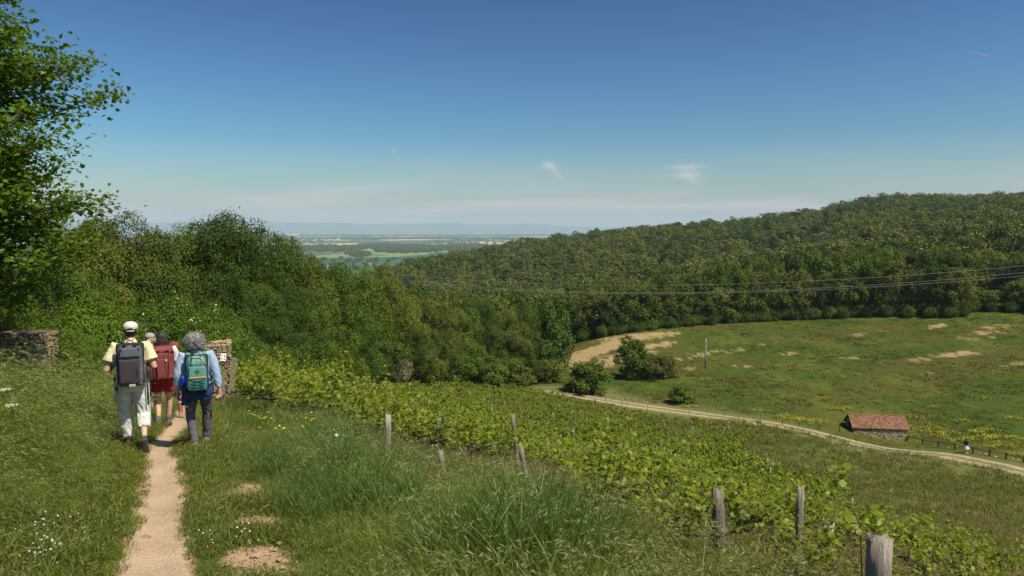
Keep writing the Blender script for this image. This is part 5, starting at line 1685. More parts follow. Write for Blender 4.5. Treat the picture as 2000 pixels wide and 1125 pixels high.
def make_person(label, loc, rz, J, garments, scale=1.0, voxel=.008, group=None, hair=None):
    """J: joints in metres (x right, y forward, z up from the ground); garments: list of callables(root, J)"""
    root = empty('person', loc, rz, label, 'person', group); root.scale = (scale,) * 3
    def body(mb):
        pel, che, nk, hd = [Vector(J[k]) for k in ('pelvis', 'chest', 'neck', 'head')]
        mb.tube([pel - Vector((0, 0, .10)), pel, pel.lerp(che, .4), pel.lerp(che, .75), che + Vector((0, 0, .04)), che.lerp(nk, .8)],
                [(.12, .09), (.160, .115), (.135, .10), (.155, .11), (.165, .105), (.07, .065)], 16, side=(1, 0, 0))
        mb.tube([che.lerp(nk, .6), nk, hd - Vector((0, 0, .06))], [.075, .056, .054], 12)
        mb.ball(hd + Vector((0, -.008, .012)), (.076, .096, .108), 16, 12)
        mb.ball(hd + Vector((0, .035, -.055)), (.052, .055, .052), 12, 9)
        f = Vector(J.get('face', (0, 1, 0))).normalized(); sd_ = f.cross(Vector((0, 0, 1))).normalized()
        mb.tube([hd + f * .088 + Vector((0, 0, .018)), hd + f * .112 + Vector((0, 0, -.012))], [.010, .014], 8)        # nose
        mb.tube([hd + f * .078 - sd_ * .022 + Vector((0, 0, -.048)), hd + f * .090 + Vector((0, 0, -.047)), hd + f * .078 + sd_ * .022 + Vector((0, 0, -.048))], [.007, .010, .007], 7)   # lips
        for s in (-1, 1):
            mb.ball(hd + sd_ * s * .079 + Vector((0, -.004, -.002)), (.010, .019, .030), 8, 7)                            # ears
            mb.ball(hd + f * .078 + sd_ * s * .031 + Vector((0, 0, .016)), .013, 8, 6)                                     # eyes under lids
        for sd2, s in (('l', -1), ('r', 1)):
            sh, el, wr = [Vector(J[k + sd2]) for k in ('sh', 'el', 'wr')]
            mb.tube([che.lerp(nk, .45) + Vector((s * .07, 0, 0)), sh, sh.lerp(el, .35), el, el.lerp(wr, .3), wr], [.06, .056, .050, .038, .040, .026], 12)
            hd_ = (wr - el).normalized() if 'hd' + sd2 not in J else Vector(J['hd' + sd2])
            hand(mb, wr, hd_, J.get('palm' + sd2, (-s, 0, 0)), J.get('thumb' + sd2, (0, 1, 0)))
            hp, kn, an, to = [Vector(J[k + sd2]) for k in ('hp', 'kn', 'an', 'to')]
            mb.tube([hp + Vector((0, 0, .05)), hp.lerp(kn, .2), hp.lerp(kn, .6), kn, kn.lerp(an, .3), kn.lerp(an, .8), an], [.09, .088, .070, .052, .054, .036, .034], 12)
            mb.tube([an - (to - an).normalized() * .045 + Vector((0, 0, -.02)), an + Vector((0, 0, -.03)), to], [.032, .038, .026], 10)
    remesh('body', body, voxel, J.get('skin', M_skin), root, 3)
    for gfn in garments: gfn(root, J)
    return root


def V3(p): return Vector(p)


def g_top(name, mat, sleeve=.45, hem=.10, loose=.03, vox=.010, collar=True, seed=0, longs=False):
    def f(root, J):
        def prims(mb):
            pel, che, nk = V3(J['pelvis']), V3(J['chest']), V3(J['neck'])
            mb.tube([pel - Vector((0, 0, hem)), pel, pel.lerp(che, .45), pel.lerp(che, .8), che + Vector((0, 0, .05)), che.lerp(nk, .62), nk - Vector((0, 0, .015))],
                    [(.175 + loose, .13 + loose), (.178 + loose, .135 + loose), (.155 + loose, .12 + loose), (.17 + loose, .125 + loose), (.172 + loose, .112 + loose), (.115 + loose, .078 + loose), (.066, .062)], 18, side=(1, 0, 0))
            if collar: mb.tube([nk - Vector((0, .005, .045)), nk + Vector((0, -.012, .012))], [(.088, .082), (.066, .064)], 14, side=(1, 0, 0))
            for sd2, s in (('l', -1), ('r', 1)):
                sh, el, wr = V3(J['sh' + sd2]), V3(J['el' + sd2]), V3(J['wr' + sd2])
                r0 = .062 + loose
                P = [che.lerp(nk, .35) + Vector((s * .06, 0, 0)), sh + Vector((s * .005, 0, .0)), sh.lerp(el, .35)]
                Rr = [r0, r0 + .002, r0 - .004]
                if longs:
                    P += [el, el.lerp(wr, .4), el.lerp(wr, .93)]; Rr += [.052 + loose * .6, .050 + loose * .5, .038 + loose * .4]
                else:
                    P += [sh.lerp(el, sleeve + .35)]; Rr += [r0 + .008]
                mb.tube(P, Rr, 14)
        return remesh(name, prims, vox, mat, root, 3, folds(.010, .07, .12, seed, .3))
    return f


def g_trousers(name, mat, loose=.02, leg_end=.94, flare=0.0, vox=.010, seed=0, top=.06, amp=.012, lend=None, cuff=True):
    def f(root, J):
        def prims(mb):
            pel, che = V3(J['pelvis']), V3(J['chest'])
            mb.tube([pel - Vector((0, 0, .11)), pel - Vector((0, 0, .04)), pel + Vector((0, 0, top))], [(.15 + loose, .11 + loose), (.172 + loose, .125 + loose), (.155 + loose * .6, .115 + loose * .6)], 18, side=(1, 0, 0))
            for sd2, s in (('l', -1), ('r', 1)):
                hp, kn, an = V3(J['hp' + sd2]), V3(J['kn' + sd2]), V3(J['an' + sd2])
                le = leg_end if lend is None else lend[sd2]
                P = [hp + Vector((0, 0, .04)), hp.lerp(kn, .25), hp.lerp(kn, .65), kn]; Rr = [.098 + loose, .094 + loose, .076 + loose, .064 + loose]
                if le > .5:
                    e = kn.lerp(an, (le - .5) * 2); P += [kn.lerp(e, .35), kn.lerp(e, .8), e]; Rr += [.062 + loose + flare * .3, .054 + loose * .9 + flare * .7, .050 + loose * .8 + flare]
                else:
                    k = le * 2; P = [hp + Vector((0, 0, .04)), hp.lerp(kn, k * .4), hp.lerp(kn, k)]; Rr = [.098 + loose, .096 + loose, .094 + loose + flare]
                mb.tube(P, Rr, 14)
        return remesh(name, prims, vox, mat, root, 3, folds(amp, .05, .13, seed, .35))
    return f


def g_shoes(mat, sole, vox=.006, high=0.0):
    def f(root, J):
        for sd2 in ('l', 'r'):
            an, to = V3(J['an' + sd2]), V3(J['to' + sd2])
            d = (to - an); fl = Vector((d.x, d.y, d.z)).normalized()
            upv = Vector((1, 0, 0)).cross(fl).normalized()
            if upv.z < 0: upv = -upv
            heel = an - upv * .055 - fl * .055; toe = heel + fl * .275
            def prims(mb):
                mb.tube([heel + upv * .012, heel + fl * .06 + upv * .018, heel + fl * .15 + upv * .012, heel + fl * .23 + upv * .006, toe], [(.034, .034), (.040, .040), (.044, .032), (.045, .026), (.028, .018)], 12, side=(1, 0, 0))
                mb.tube([heel + fl * .055 + upv * .02, an + upv * .015, an + upv * (.04 + high)], [(.040, .05), (.040, .048), (.040, .044)], 12, side=(1, 0, 0))
            o = remesh('shoe', prims, vox, mat, root, 2)
            def prims2(mb):
                mb.tube([heel - upv * .020 - fl * .004, heel + fl * .08 - upv * .022, heel + fl * .17 - upv * .022, heel + fl * .24 - upv * .020, toe + fl * .006 - upv * .012], [(.036, .013), (.040, .013), (.045, .013), (.046, .013), (.030, .012)], 12, side=(1, 0, 0))
            s_ = remesh('sole', prims2, vox, sole, o, 1)
    return f


def g_socks(mat):
    def f(root, J):
        for sd2 in ('l', 'r'):
            an, kn = V3(J['an' + sd2]), V3(J['kn' + sd2])
            mb = MB(); mb.tube([an - Vector((0, 0, .03)), an.lerp(kn, .1), an.lerp(kn, .27)], [.044, .042, .046], 14); mb.build('sock', mat, root, True)
    return f


def hair_cap(mb, hd, back=.0, k=1.0):
    mb.ball(hd + Vector((0, -.018, .022)), (.086 * k, .100 * k, .104 * k), 14, 10)


# ---- rucksacks: things of their own, in the wearer's frame
def rbox(mb_bm, c, s, r=.03, seg=3, taper=0.0, rot=None):
    b2 = bmesh.new(); bmesh.ops.create_cube(b2, size=1)
    for v in b2.verts:
        z = v.co.z
        v.co = Vector((v.co.x * s[0] * (1 - taper * (z + .5)), v.co.y * s[1] * (1 - .6 * taper * (z + .5)), z * s[2]))
    bmesh.ops.subdivide_edges(b2, edges=b2.edges[:], cuts=3, use_grid_fill=True)
    e = [e for e in b2.edges if len(e.link_faces) == 2 and e.calc_face_angle(0) > .5]
    bmesh.ops.bevel(b2, geom=e, offset=r, segments=seg, profile=.5, affect='EDGES')
    M = Matrix.Translation(c) @ (rot.to_4x4() if rot is not None else Matrix.Identity(4))
    bmesh.ops.transform(b2, matrix=M, verts=b2.verts)
    me = bpy.data.meshes.new('t'); b2.to_mesh(me); b2.free(); mb_bm.from_mesh(me); bpy.data.meshes.remove(me)


def bm_obj(name, fn, mat, parent, fold=None):
    bm = bmesh.new(); fn(bm)
    if fold: 
        bm.normal_update()
        co = np.array([tuple(v.co) for v in bm.verts]); nn = np.array([tuple(v.normal) for v in bm.verts]); co = co + nn * fold(co)[:, None]
        for v, c in zip(bm.verts, co): v.co = c
    me = bpy.data.meshes.new(name); bm.to_mesh(me); bm.free(); me.materials.append(mat)
    me.polygons.foreach_set('use_smooth', np.ones(len(me.polygons), bool)); me.update()
    return link(bpy.data.objects.new(name, me), parent)


def strap(mb, pts, w=.028, t=.005, side=(1, 0, 0), n=6):
    mb.tube(pts, [(w, t)] * len(pts), n, side=side)


def shoulder_straps(root, J, mat, w=.030):
    for sd2, s in (('l', -1), ('r', 1)):
        sh = V3(J['sh' + sd2]); che = V3(J['chest']); nk = V3(J['neck'])
        x = s * .105; mb = MB()
        top = max(sh.z, che.z + .06) + .055
        strap(mb, [(x * .8, -.135, che.z + .02), (x * .95, -.115, top - .05), (x, -.06, top - .005), (x * 1.02, .02, top - .002), (x * 1.08, .10, top - .07), (x * 1.2, .155, che.z - .08), (x * 1.55, .10, che.z - .22), (x * 1.7, -.03, che.z - .27), (x * 1.3, -.13, che.z - .28)], w, .007, n=8)
        mb.build('shoulder_strap', mat, root, True)


SLOPE = -.14
RZ = R(25)
def place(px, Y):
    u = (px - 1000) / F * 1.0; x = u * Y * (math.cos(0)); return (x, Y, Hs(x, Y))


# ---------------- man in the pale yellow shirt
def dz(y): return .0
JM = dict(pelvis=(0, -.01, .95), chest=(0, .03, 1.30), neck=(0, .05, 1.50), head=(.005, .085, 1.635), face=(.12, 1, -.1),
          shl=(-.195, .03, 1.415), ell=(-.30, -.03, 1.12), wrl=(-.20, .20, 1.16), shr=(.195, .03, 1.415), elr=(.285, -.02, 1.12), wrr=(.18, .20, 1.16),
          hdl=(.5, .6, .45), hdr=(-.5, .6, .45), palml=(.6, -.4, 0), palmr=(-.6, -.4, 0), thumbl=(0, .2, 1), thumbr=(0, .2, 1),
          hpl=(-.10, 0, .90), knl=(-.105, .10, .50), anl=(-.06, .07, .085), tol=(-.075, .26, .03),
          hpr=(.10, -.01, .90), knr=(.13, -.03, .49), anr=(.135, -.33, .20), tor=(.15, -.25, .035))
M_yshirt = cloth('pale_yellow_shirt', (.72, .66, .40), (.62, .56, .33)); M_ltrous = cloth('light_grey_trousers', (.60, .60, .56), (.50, .50, .46)); M_cap = cloth('pale_cap', (.62, .58, .50)); M_hairb = simple('dark_brown_hair', (.045, .028, .018), (.02, .013, .009), 40, .5, .6, 160, stretch=(1, 1, .2))
M_pgrey = simple('slate_grey_nylon', (.115, .125, .140), (.085, .095, .11), 9, .6, .3, 300); M_pplum = simple('dark_plum_nylon', (.055, .043, .048), (.038, .030, .034), 9, .65, .3, 300)


def cap_and_hair(root, J):
    hd = V3(J['head'])
    def p(mb):
        hair_cap(mb, hd + Vector((0, .004, -.008)))
        mb.ball(hd + Vector((0, -.05, -.045)), (.066, .045, .042), 10, 8)
    remesh('hair', p, .007, M_hairb, root, 2, folds(.006, .012, .05, 4))
    def c(mb):
        mb.ball(hd + Vector((0, -.004, .060)), (.094, .110, .066), 18, 10)
        mb.tube([hd + Vector((0, -.008, .022)), hd + Vector((0, -.008, .062))], [(.092, .106), (.094, .109)], 20, side=(1, 0, 0))
        mb.tube([hd + Vector((0, .08, .030)), hd + Vector((0, .17, .012))], [(.075, .008), (.055, .006)], 10, side=(1, 0, 0))
    cap = remesh('cap', c, .006, M_cap, root, 2)
    mb = MB()          # dark gap and strap at the back of the cap
    mb.ball(hd + Vector((0, -.112, .022)), (.040, .012, .026), 10, 7); mb.build('back_opening', M_hairb, cap, True)
    mb = MB(); mb.tube([hd + Vector((-.05, -.108, .004)), hd + Vector((0, -.126, .003)), hd + Vector((.05, -.108, .004))], [(.008, .004)] * 3, 6, side=(0, 0, 1)); mb.build('back_strap', M_cap, cap, True)


p = place(248, 10.0)
pm = make_person('hiker in a pale cap, yellow short sleeved shirt and light trousers', p, RZ, JM,
                 [g_top('shirt', M_yshirt, sleeve=.28, hem=.13, loose=.022, seed=2), g_trousers('trousers', M_ltrous, loose=.026, seed=3, lend={'l': .90, 'r': .78}, amp=.020), g_shoes(M_shoe, M_sole), cap_and_hair])

bk = empty('backpack', p, RZ, 'grey and dark plum hiking backpack on the hiker in the pale cap', 'backpack', 'backpacks of the hikers')
bm_obj('back_panel', lambda b: rbox(b, (0, -.155, 1.215), (.34, .07, .56), .03), M_black, bk)
bm_obj('main_compartment', lambda b: rbox(b, (0, -.225, 1.205), (.335, .17, .555), .080, 4, .10), M_pgrey, bk, folds(.004, .08, .1, 1))
bm_obj('top_pocket', lambda b: rbox(b, (0, -.300, 1.385), (.25, .045, .135), .02, 3, .12), M_pgrey, bk)
bm_obj('front_pocket', lambda b: rbox(b, (-.01, -.312, 1.135), (.245, .050, .33), .022, 3, -.02), M_pplum, bk, folds(.004, .05, .06, 5))
for s in (-1, 1): bm_obj('side_pocket', lambda b: rbox(b, (s * .168, -.22, 1.05), (.035, .13, .20), .015), M_pgrey, bk)
mb = MB(); mb.tube([(-.10, -.322, 1.30), (0, -.332, 1.307), (.10, -.322, 1.30)], .004, 6); mb.tube([(.075, -.339, 1.27), (.082, -.341, 1.05)], .004, 6); mb.build('zipper', M_black, bk, True)
for s in (-1, 1):
    mb = MB(); mb.ball((s * .100, -.312, 1.425), (.022, .012, .026), 10, 7); mb.build('lash_patch', M_pplum, bk, True)
mb = MB(); mb.tube([(-.045, -.16, 1.49), (-.03, -.17, 1.525), (.03, -.17, 1.525), (.045, -.16, 1.49)], .008, 7); mb.build('grab_handle', M_black, bk, True)
mb = MB(); mb.box((0.02, -.322, .948), (.075, .012, .030)); mb.build('label_patch', simple('pale_patch', (.5, .42, .45), (.4, .33, .36), 20), bk)
shoulder_straps(bk, JM, M_pplum)
mb = MB(); strap(mb, [(-.17, -.15, 1.0), (-.215, -.02, .99), (-.13, .13, .98), (0, .16, .975), (.13, .13, .98), (.215, -.02, .99), (.17, -.15, 1.0)], .025, .006, (0, 0, 1)); mb.build('hip_belt', M_black, bk, True)
bm_obj('hip_pocket', lambda b: rbox(b, (.215, -.06, 1.045), (.06, .13, .12), .02), M_pplum, bk)
for (x0, x1, z1) in [(.185, .20, .63), (.215, .225, .74), (-.185, -.19, .90)]:
    mb = MB(); mb.tube([(x0, -.15, 1.02), (x0 + .012, -.17, .85), (x1, -.165, z1)], [(.010, .002)] * 3, 5, side=(1, 0, 0)); mb.build('loose_strap', M_black, bk, True)

# ---------------- grey haired hiker
JW = dict(pelvis=(0, 0, .88), chest=(0, .02, 1.20), neck=(0, .035, 1.375), head=(-.01, .06, 1.50), face=(-.1, 1, -.1),
          shl=(-.185, .02, 1.30), ell=(-.245, -.03, 1.03), wrl=(-.255, .03, .80), shr=(.185, .02, 1.30), elr=(.255, -.03, 1.04), wrr=(.285, -.04, .825),
          hdl=(0, .1, -1), hdr=(.02, -.05, -1), palml=(1, -.5, 0), palmr=(-.6, -.8, 0), thumbl=(.3, 1, 0), thumbr=(-.7, .7, 0),
          hpl=(-.09, 0, .84), knl=(-.10, .02, .46), anl=(-.055, -.10, .085), tol=(-.075, .09, .03),
          hpr=(.09, 0, .84), knr=(.115, .12, .46), anr=(.10, .18, .085), tor=(.13, .37, .04))
M_denim = simple('light_denim', (.26, .36, .50), (.34, .44, .57), 16, .85, .4, 220); M_slate = cloth('grey_purple_trousers', (.125, .108, .118), (.095, .082, .092)); M_navy = cloth('navy_jacket', (.030, .058, .14), (.02, .042, .11))
M_ghair = simple('curly_grey_hair', (.50, .48, .46), (.20, .19, .18), 30, .6, .8, 120); M_teal = simple('teal_nylon', (.115, .29, .25), (.095, .25, .22), 9, .6, .3, 300); M_teal2 = simple('deep_teal_nylon', (.055, .19, .17), (.045, .16, .15), 9, .6, .3, 300); M_ochre = simple('ochre_trim', (.62, .40, .14), (.5, .32, .1), 20, .6)
M_bshoe = simple('rosy_brown_shoe', (.30, .22, .20), (.22, .16, .15), 20, .8, .4, 90)


def grey_curls(root, J):
    hd = V3(J['head']) + Vector((-.005, -.02, .02))
    def p_(mb): mb.ball(hd + Vector((0, -.02, 0)), (.114, .108, .102), 14, 10); mb.ball(hd + Vector((-.05, -.02, -.07)), (.08, .09, .08), 10, 8); mb.ball(hd + Vector((.05, -.02, -.06)), (.08, .09, .08), 10, 8)
    h_ = remesh('hair', p_, .010, M_ghair, root, 2, folds(.022, .025, .025, 4))
    rgk = np.random.default_rng(2); mb = MB()
    for k in range(760):
        d = rgk.normal(size=3); d /= np.linalg.norm(d)
        if d[1] > .55: continue
        c = np.array(hd) + d * np.array([.128, .118, .112]) * rgk.uniform(.8, 1.14) + np.array([0, -.018, -.012 - .03 * max(0, -d[2])])
        a, b_ = np.cross(d, rgk.normal(size=3)), None; a /= np.linalg.norm(a); b_ = np.cross(a, d) * .5 + d * .7
        r_ = rgk.uniform(.010, .022); n = 6
        pts = [c + (a * math.cos(t) + b_ * math.sin(t)) * r_ + d * .004 * t for t in np.linspace(0, 4.6, n)]
        mb.tube(pts, [.0022] * n, 3, caps=False)
    c_ = mb.build('curls', M_ghair, h_, True); c_['kind'] = 'stuff'


def waist_jacket(root, J):
    pel = V3(J['pelvis'])
    def p_(mb):
        mb.tube([pel + Vector((0, 0, .10)), pel + Vector((0, -.005, .0)), pel + Vector((0, -.02, -.10)), pel + Vector((-.01, -.03, -.19))], [(.178, .140), (.205, .155), (.215, .155), (.19, .12)], 18, side=(1, 0, 0))
        mb.tube([pel + Vector((-.13, -.03, -.05)), pel + Vector((-.14, -.05, -.26))], [(.08, .09), (.07, .05)], 12, side=(1, 0, 0))
    remesh('jacket_round_waist', p_, .010, M_navy, root, 3, folds(.016, .06, .12, 9, .4))


p = place(377, 10.3)
make_person('hiker with curly grey hair, denim shirt and a navy jacket round the waist', p, RZ * .85, JW,
            [g_top('denim_shirt', M_denim, longs=True, hem=.05, loose=.012, seed=12), g_trousers('trousers', M_slate, loose=.0, leg_end=.99, flare=.008, seed=13, amp=.012), waist_jacket, g_shoes(M_bshoe, M_sole), grey_curls])
bk = empty('backpack', p, RZ * .85, 'teal and green backpack with ochre zips on the grey haired hiker', 'backpack', 'backpacks of the hikers')
bm_obj('back_panel', lambda b: rbox(b, (.005, -.135, 1.09), (.30, .06, .50), .03), M_black, bk)
bm_obj('main_compartment', lambda b: rbox(b, (.005, -.205, 1.095), (.295, .165, .50), .080, 4, .14), M_teal, bk, folds(.004, .08, .1, 1))
bm_obj('front_pocket', lambda b: rbox(b, (.015, -.295, 1.125), (.225, .040, .15), .018, 3, .06), M_teal, bk)
bm_obj('lower_pocket', lambda b: rbox(b, (.015, -.295, .95), (.24, .045, .18), .02, 3, -.02), M_teal2, bk, folds(.003, .05, .06, 5))
mb = MB(); mb.tube([(-.085, -.300, 1.215), (0, -.310, 1.222), (.115, -.300, 1.215)], .004, 6); mb.build('zipper', M_black, bk, True)
mb = MB(); mb.box((.02, -.318, 1.048), (.215, .016, .018)); mb.build('zip_flap', M_ochre, bk)
mb = MB(); mb.tube([(-.07, -.26, 1.305), (-.03, -.285, 1.33), (.05, -.285, 1.325), (.10, -.265, 1.26), (.128, -.262, 1.19)], .006, 6); mb.build('top_zip', M_ochre, bk, True)
mb = MB(); mb.tube([(-.05, -.15, 1.345), (-.035, -.165, 1.375), (.03, -.165, 1.375), (.045, -.15, 1.345)], .008, 7); mb.build('grab_handle', M_black, bk, True)
for zz in (.885, .935, .985):
    pass
mb = MB(); mb.tube([(-.085, -.322, 1.02), (.10, -.324, .965), (-.08, -.324, .925), (.11, -.322, .885)], .0035, 5); mb.tube([(.115, -.322, 1.02), (-.07, -.324, .965), (.10, -.324, .925), (-.08, -.322, .885)], .0035, 5); mb.build('bungee_cord', M_black, bk, True)
# the diamond badge with its small emblem
lg = MB(); cx, cy, cz = .015, -.3185, 1.125
dm = lambda r_, yy: [(cx, yy, cz + r_), (cx + r_, yy, cz), (cx, yy, cz - r_), (cx - r_, yy, cz)]
vv = dm(.033, cy) + dm(.033, cy + .006); lg.add(vv, np.array([(0, 1, 2, 3), (0, 4, 5, 1), (1, 5, 6, 2), (2, 6, 7, 3), (3, 7, 4, 0)]), 0)
vv = [(cx, cy - .002, cz + .027), (cx + .027, cy - .002, cz), (cx, cy - .002, cz - .027), (cx - .027, cy - .002, cz)] + [(cx, cy - .002, cz + .022), (cx + .022, cy - .002, cz), (cx, cy - .002, cz - .022), (cx - .022, cy - .002, cz)]
lg.add(vv, np.array([(0, 1, 5, 4), (1, 2, 6, 5), (2, 3, 7, 6), (3, 0, 4, 7)]), 1)
for s in (-1, 1):      # two small round lobes and a bar as emblem
    lg.ball((cx + s * .006, cy - .002, cz), (.0045, .002, .008), 8, 5, 1)
lg.build('badge', [M_black, M_teal], bk)
mb = MB(); mb.tube([(.145, -.24, 1.02), (.16, -.265, .93), (.13, -.27, .875)], .004, 5); mb.build('side_cord', M_black, bk, True)
bm_obj('bottle_pocket', lambda b: rbox(b, (-.155, -.19, .93), (.055, .10, .15), .02), M_black, bk)
bm_obj('bottom_panel', lambda b: rbox(b, (.005, -.20, .845), (.27, .14, .03), .012), M_black, bk)
shoulder_straps(bk, JW, M_teal)
bt = empty('water_bottle', p, RZ * .85, 'bright blue water bottle in the side pocket of the teal backpack', 'bottle')
M_blue = simple('blue_bottle', (.008, .022, .42), (.006, .015, .34), 5, .25, spec=.6)
mb = MB(); mb.tube([(-.175, -.235, .93), (-.175, -.235, 1.02), (-.175, -.235, 1.055), (-.175, -.235, 1.065)], [.036, .036, .030, .02], 14); mb.build('bottle_body', M_blue, bt, True)
mb = MB(); mb.tube([(-.175, -.235, 1.062), (-.175, -.235, 1.088)], [.019, .018], 12); mb.build('cap', M_black, bt, True)

# ---------------- dark haired hiker in red shorts
JR = dict(pelvis=(0, -.01, .93), chest=(0, .02, 1.26), neck=(0, .035, 1.44), head=(-.005, .06, 1.575), face=(.05, 1, -.15),
          shl=(-.18, .02, 1.37), ell=(-.24, .06, 1.10), wrl=(-.15, .25, 1.16), shr=(.18, .02, 1.37), elr=(.235, .05, 1.10), wrr=(.15, .25, 1.16),
          hdl=(.5, .6, .45), hdr=(-.5, .6, .45), palml=(.6, -.4, 0), palmr=(-.6, -.4, 0), thumbl=(0, .2, 1), thumbr=(0, .2, 1),
          hpl=(-.09, 0, .88), knl=(-.10, .02, .49), anl=(-.105, -.22, .13), tol=(-.10, -.10, .03),
          hpr=(.09, 0, .88), knr=(.085, .10, .49), anr=(.055, .12, .085), tor=(.07, .31, .03))
M_white = cloth('white_tshirt', (.66, .65, .60)); M_red = cloth('red_shorts', (.42, .018, .030), (.33, .012, .022)); M_rpack = simple('dusky_red_nylon', (.235, .050, .052), (.18, .038, .042), 9, .6, .35, 260); M_rshoe = simple('brown_trail_shoe', (.14, .105, .095), (.09, .065, .06), 26, .8, .5, 90)
M_dhair = simple('long_dark_hair', (.050, .030, .024), (.022, .013, .011), 30, .42, .7, 140, stretch=(1, 1, .12), spec=.5)
M_pink = simple('pink_lace', (.55, .12, .2), (.45, .1, .16), 9)


def long_hair(root, J):
    hd = V3(J['head'])
    def p_(mb):
        hair_cap(mb, hd + Vector((0, 0, .006)), k=1.04)
        mb.tube([hd + Vector((0, -.05, .05)), hd + Vector((-.005, -.075, -.04)), hd + Vector((-.01, -.085, -.14)), hd + Vector((-.015, -.08, -.21))], [(.085, .06), (.092, .05), (.080, .042), (.055, .03)], 14, side=(1, 0, 0))
    remesh('hair', p_, .008, M_dhair, root, 2, folds(.010, .014, .15, 6))


def laces(root, J):
    for sd2 in ('l', 'r'):
        an = V3(J['an' + sd2]); mb = MB(); mb.tube([an + Vector((-.035, -.045, .01)), an + Vector((0, -.058, .0)), an + Vector((.035, -.045, .01))], .006, 6); mb.build('shoe_trim', M_pink, root, True)


p = place(311, 12.9)
make_person('long dark haired hiker in a white t-shirt and red shorts with bare legs', p, RZ, JR,
            [g_top('t_shirt', M_white, hem=.05, loose=.012, collar=False, sleeve=.35, seed=22), g_trousers('shorts', M_red, loose=.014, leg_end=.30, flare=.010, seed=23, amp=.010), g_socks(M_sock), g_shoes(M_rshoe, M_sole), long_hair, laces])
bk = empty('backpack', p, RZ, 'big dusky red trekking backpack on the long dark haired hiker', 'backpack', 'backpacks of the hikers')
bm_obj('back_panel', lambda b: rbox(b, (0, -.145, 1.165), (.33, .06, .56), .03), M_black, bk)
bm_obj('main_compartment', lambda b: rbox(b, (0, -.235, 1.145), (.35, .20, .54), .075, 4, -.03), M_rpack, bk, folds(.008, .06, .1, 1))
bm_obj('top_lid', lambda b: rbox(b, (0, -.225, 1.415), (.36, .24, .12), .05, 4, .22), M_rpack, bk, folds(.010, .05, .06, 3))
bm_obj('front_pocket', lambda b: rbox(b, (0, -.340, 1.10), (.22, .035, .36), .018, 3, .1), M_rpack, bk, folds(.006, .05, .06, 8))
for s in (-1, 1): bm_obj('side_pocket', lambda b: rbox(b, (s * .175, -.22, 1.0), (.05, .15, .22), .02), M_rpack, bk)
for s in (-1, 1):
    mb = MB(); mb.tube([(s * .12, -.338, 1.44), (s * .095, -.372, 1.25), (s * .085, -.375, 1.0), (s * .09, -.30, .88)], [(.008, .003)] * 4, 5, side=(1, 0, 0)); mb.build('compression_strap', M_rpack, bk, True)
mb = MB(); mb.ball((.05, -.37, 1.24), (.014, .01, .022), 8, 6); mb.build('pale_tag', simple('pale_tag', (.7, .62, .6), None, 5), bk, True)
mb = MB(); mb.tube([(.10, -.22, 1.47), (.02, -.36, 1.30), (.06, -.36, .98), (.10, -.34, .82)], .005, 5); mb.build('hanging_cord', M_rpack, bk, True)
mb = MB(); strap(mb, [(-.17, -.15, .97), (-.20, -.02, .96), (-.12, .13, .95), (0, .16, .945), (.12, .13, .95), (.20, -.02, .96), (.17, -.15, .97)], .028, .007, (0, 0, 1)); mb.build('hip_belt', M_rpack, bk, True)
shoulder_straps(bk, JR, M_rpack)
mb = MB(); mb.tube([(.19, -.17, .95), (.215, -.20, .80)], .004, 5); mb.build('loose_strap', M_rpack, bk, True)

# ---------------- three hikers further ahead, mostly hidden
def simple_joints(k=0):
    J = dict(JR); J.update(knl=(-.10, .14, .49), anl=(-.10, .22, .085), tol=(-.10, .40, .03), knr=(.10, .0, .49), anr=(.095, -.16, .10), tor=(.10, .02, .03)) if k % 2 else None
    return J


M_redsh = cloth('orange_red_top', (.50, .075, .035)); M_slateb = cloth('slate_blue_trousers', (.060, .085, .105)); M_gcap = cloth('grey_cap', (.30, .31, .33)); M_bcap = cloth('olive_grey_cap', (.21, .20, .165)); M_aub = simple('auburn_hair', (.26, .07, .025), (.15, .04, .015), 40, .5, .7, 140)
M_tan = cloth('tan_shorts', (.30, .22, .15)); M_patt = simple('patterned_leggings', (.40, .09, .06), (.10, .07, .06), 46, .8)


def cap_only(mat, hairmat):
    def f(root, J):
        hd = V3(J['head'])
        def a(mb): hair_cap(mb, hd + Vector((0, .004, -.008))); mb.ball(hd + Vector((0, -.045, -.045)), (.062, .045, .04), 10, 8)
        remesh('hair', a, .010, hairmat, root, 2)
        def c(mb): mb.ball(hd + Vector((0, -.008, .062)), (.100, .113, .076), 16, 10); mb.tube([hd + Vector((0, .07, .035)), hd + Vector((0, .16, .012))], [(.07, .008), (.05, .006)], 10, side=(1, 0, 0))
        remesh('cap', c, .008, mat, root, 2)
    return f


def fluffy(mat):
    def f(root, J):
        hd = V3(J['head'])
        def a(mb): mb.ball(hd + Vector((0, -.02, .01)), (.125, .12, .125), 14, 10); mb.ball(hd + Vector((0, -.03, -.09)), (.12, .08, .09), 12, 8)
        remesh('hair', a, .010, mat, root, 2, folds(.022, .025, .03, 4))
    return f


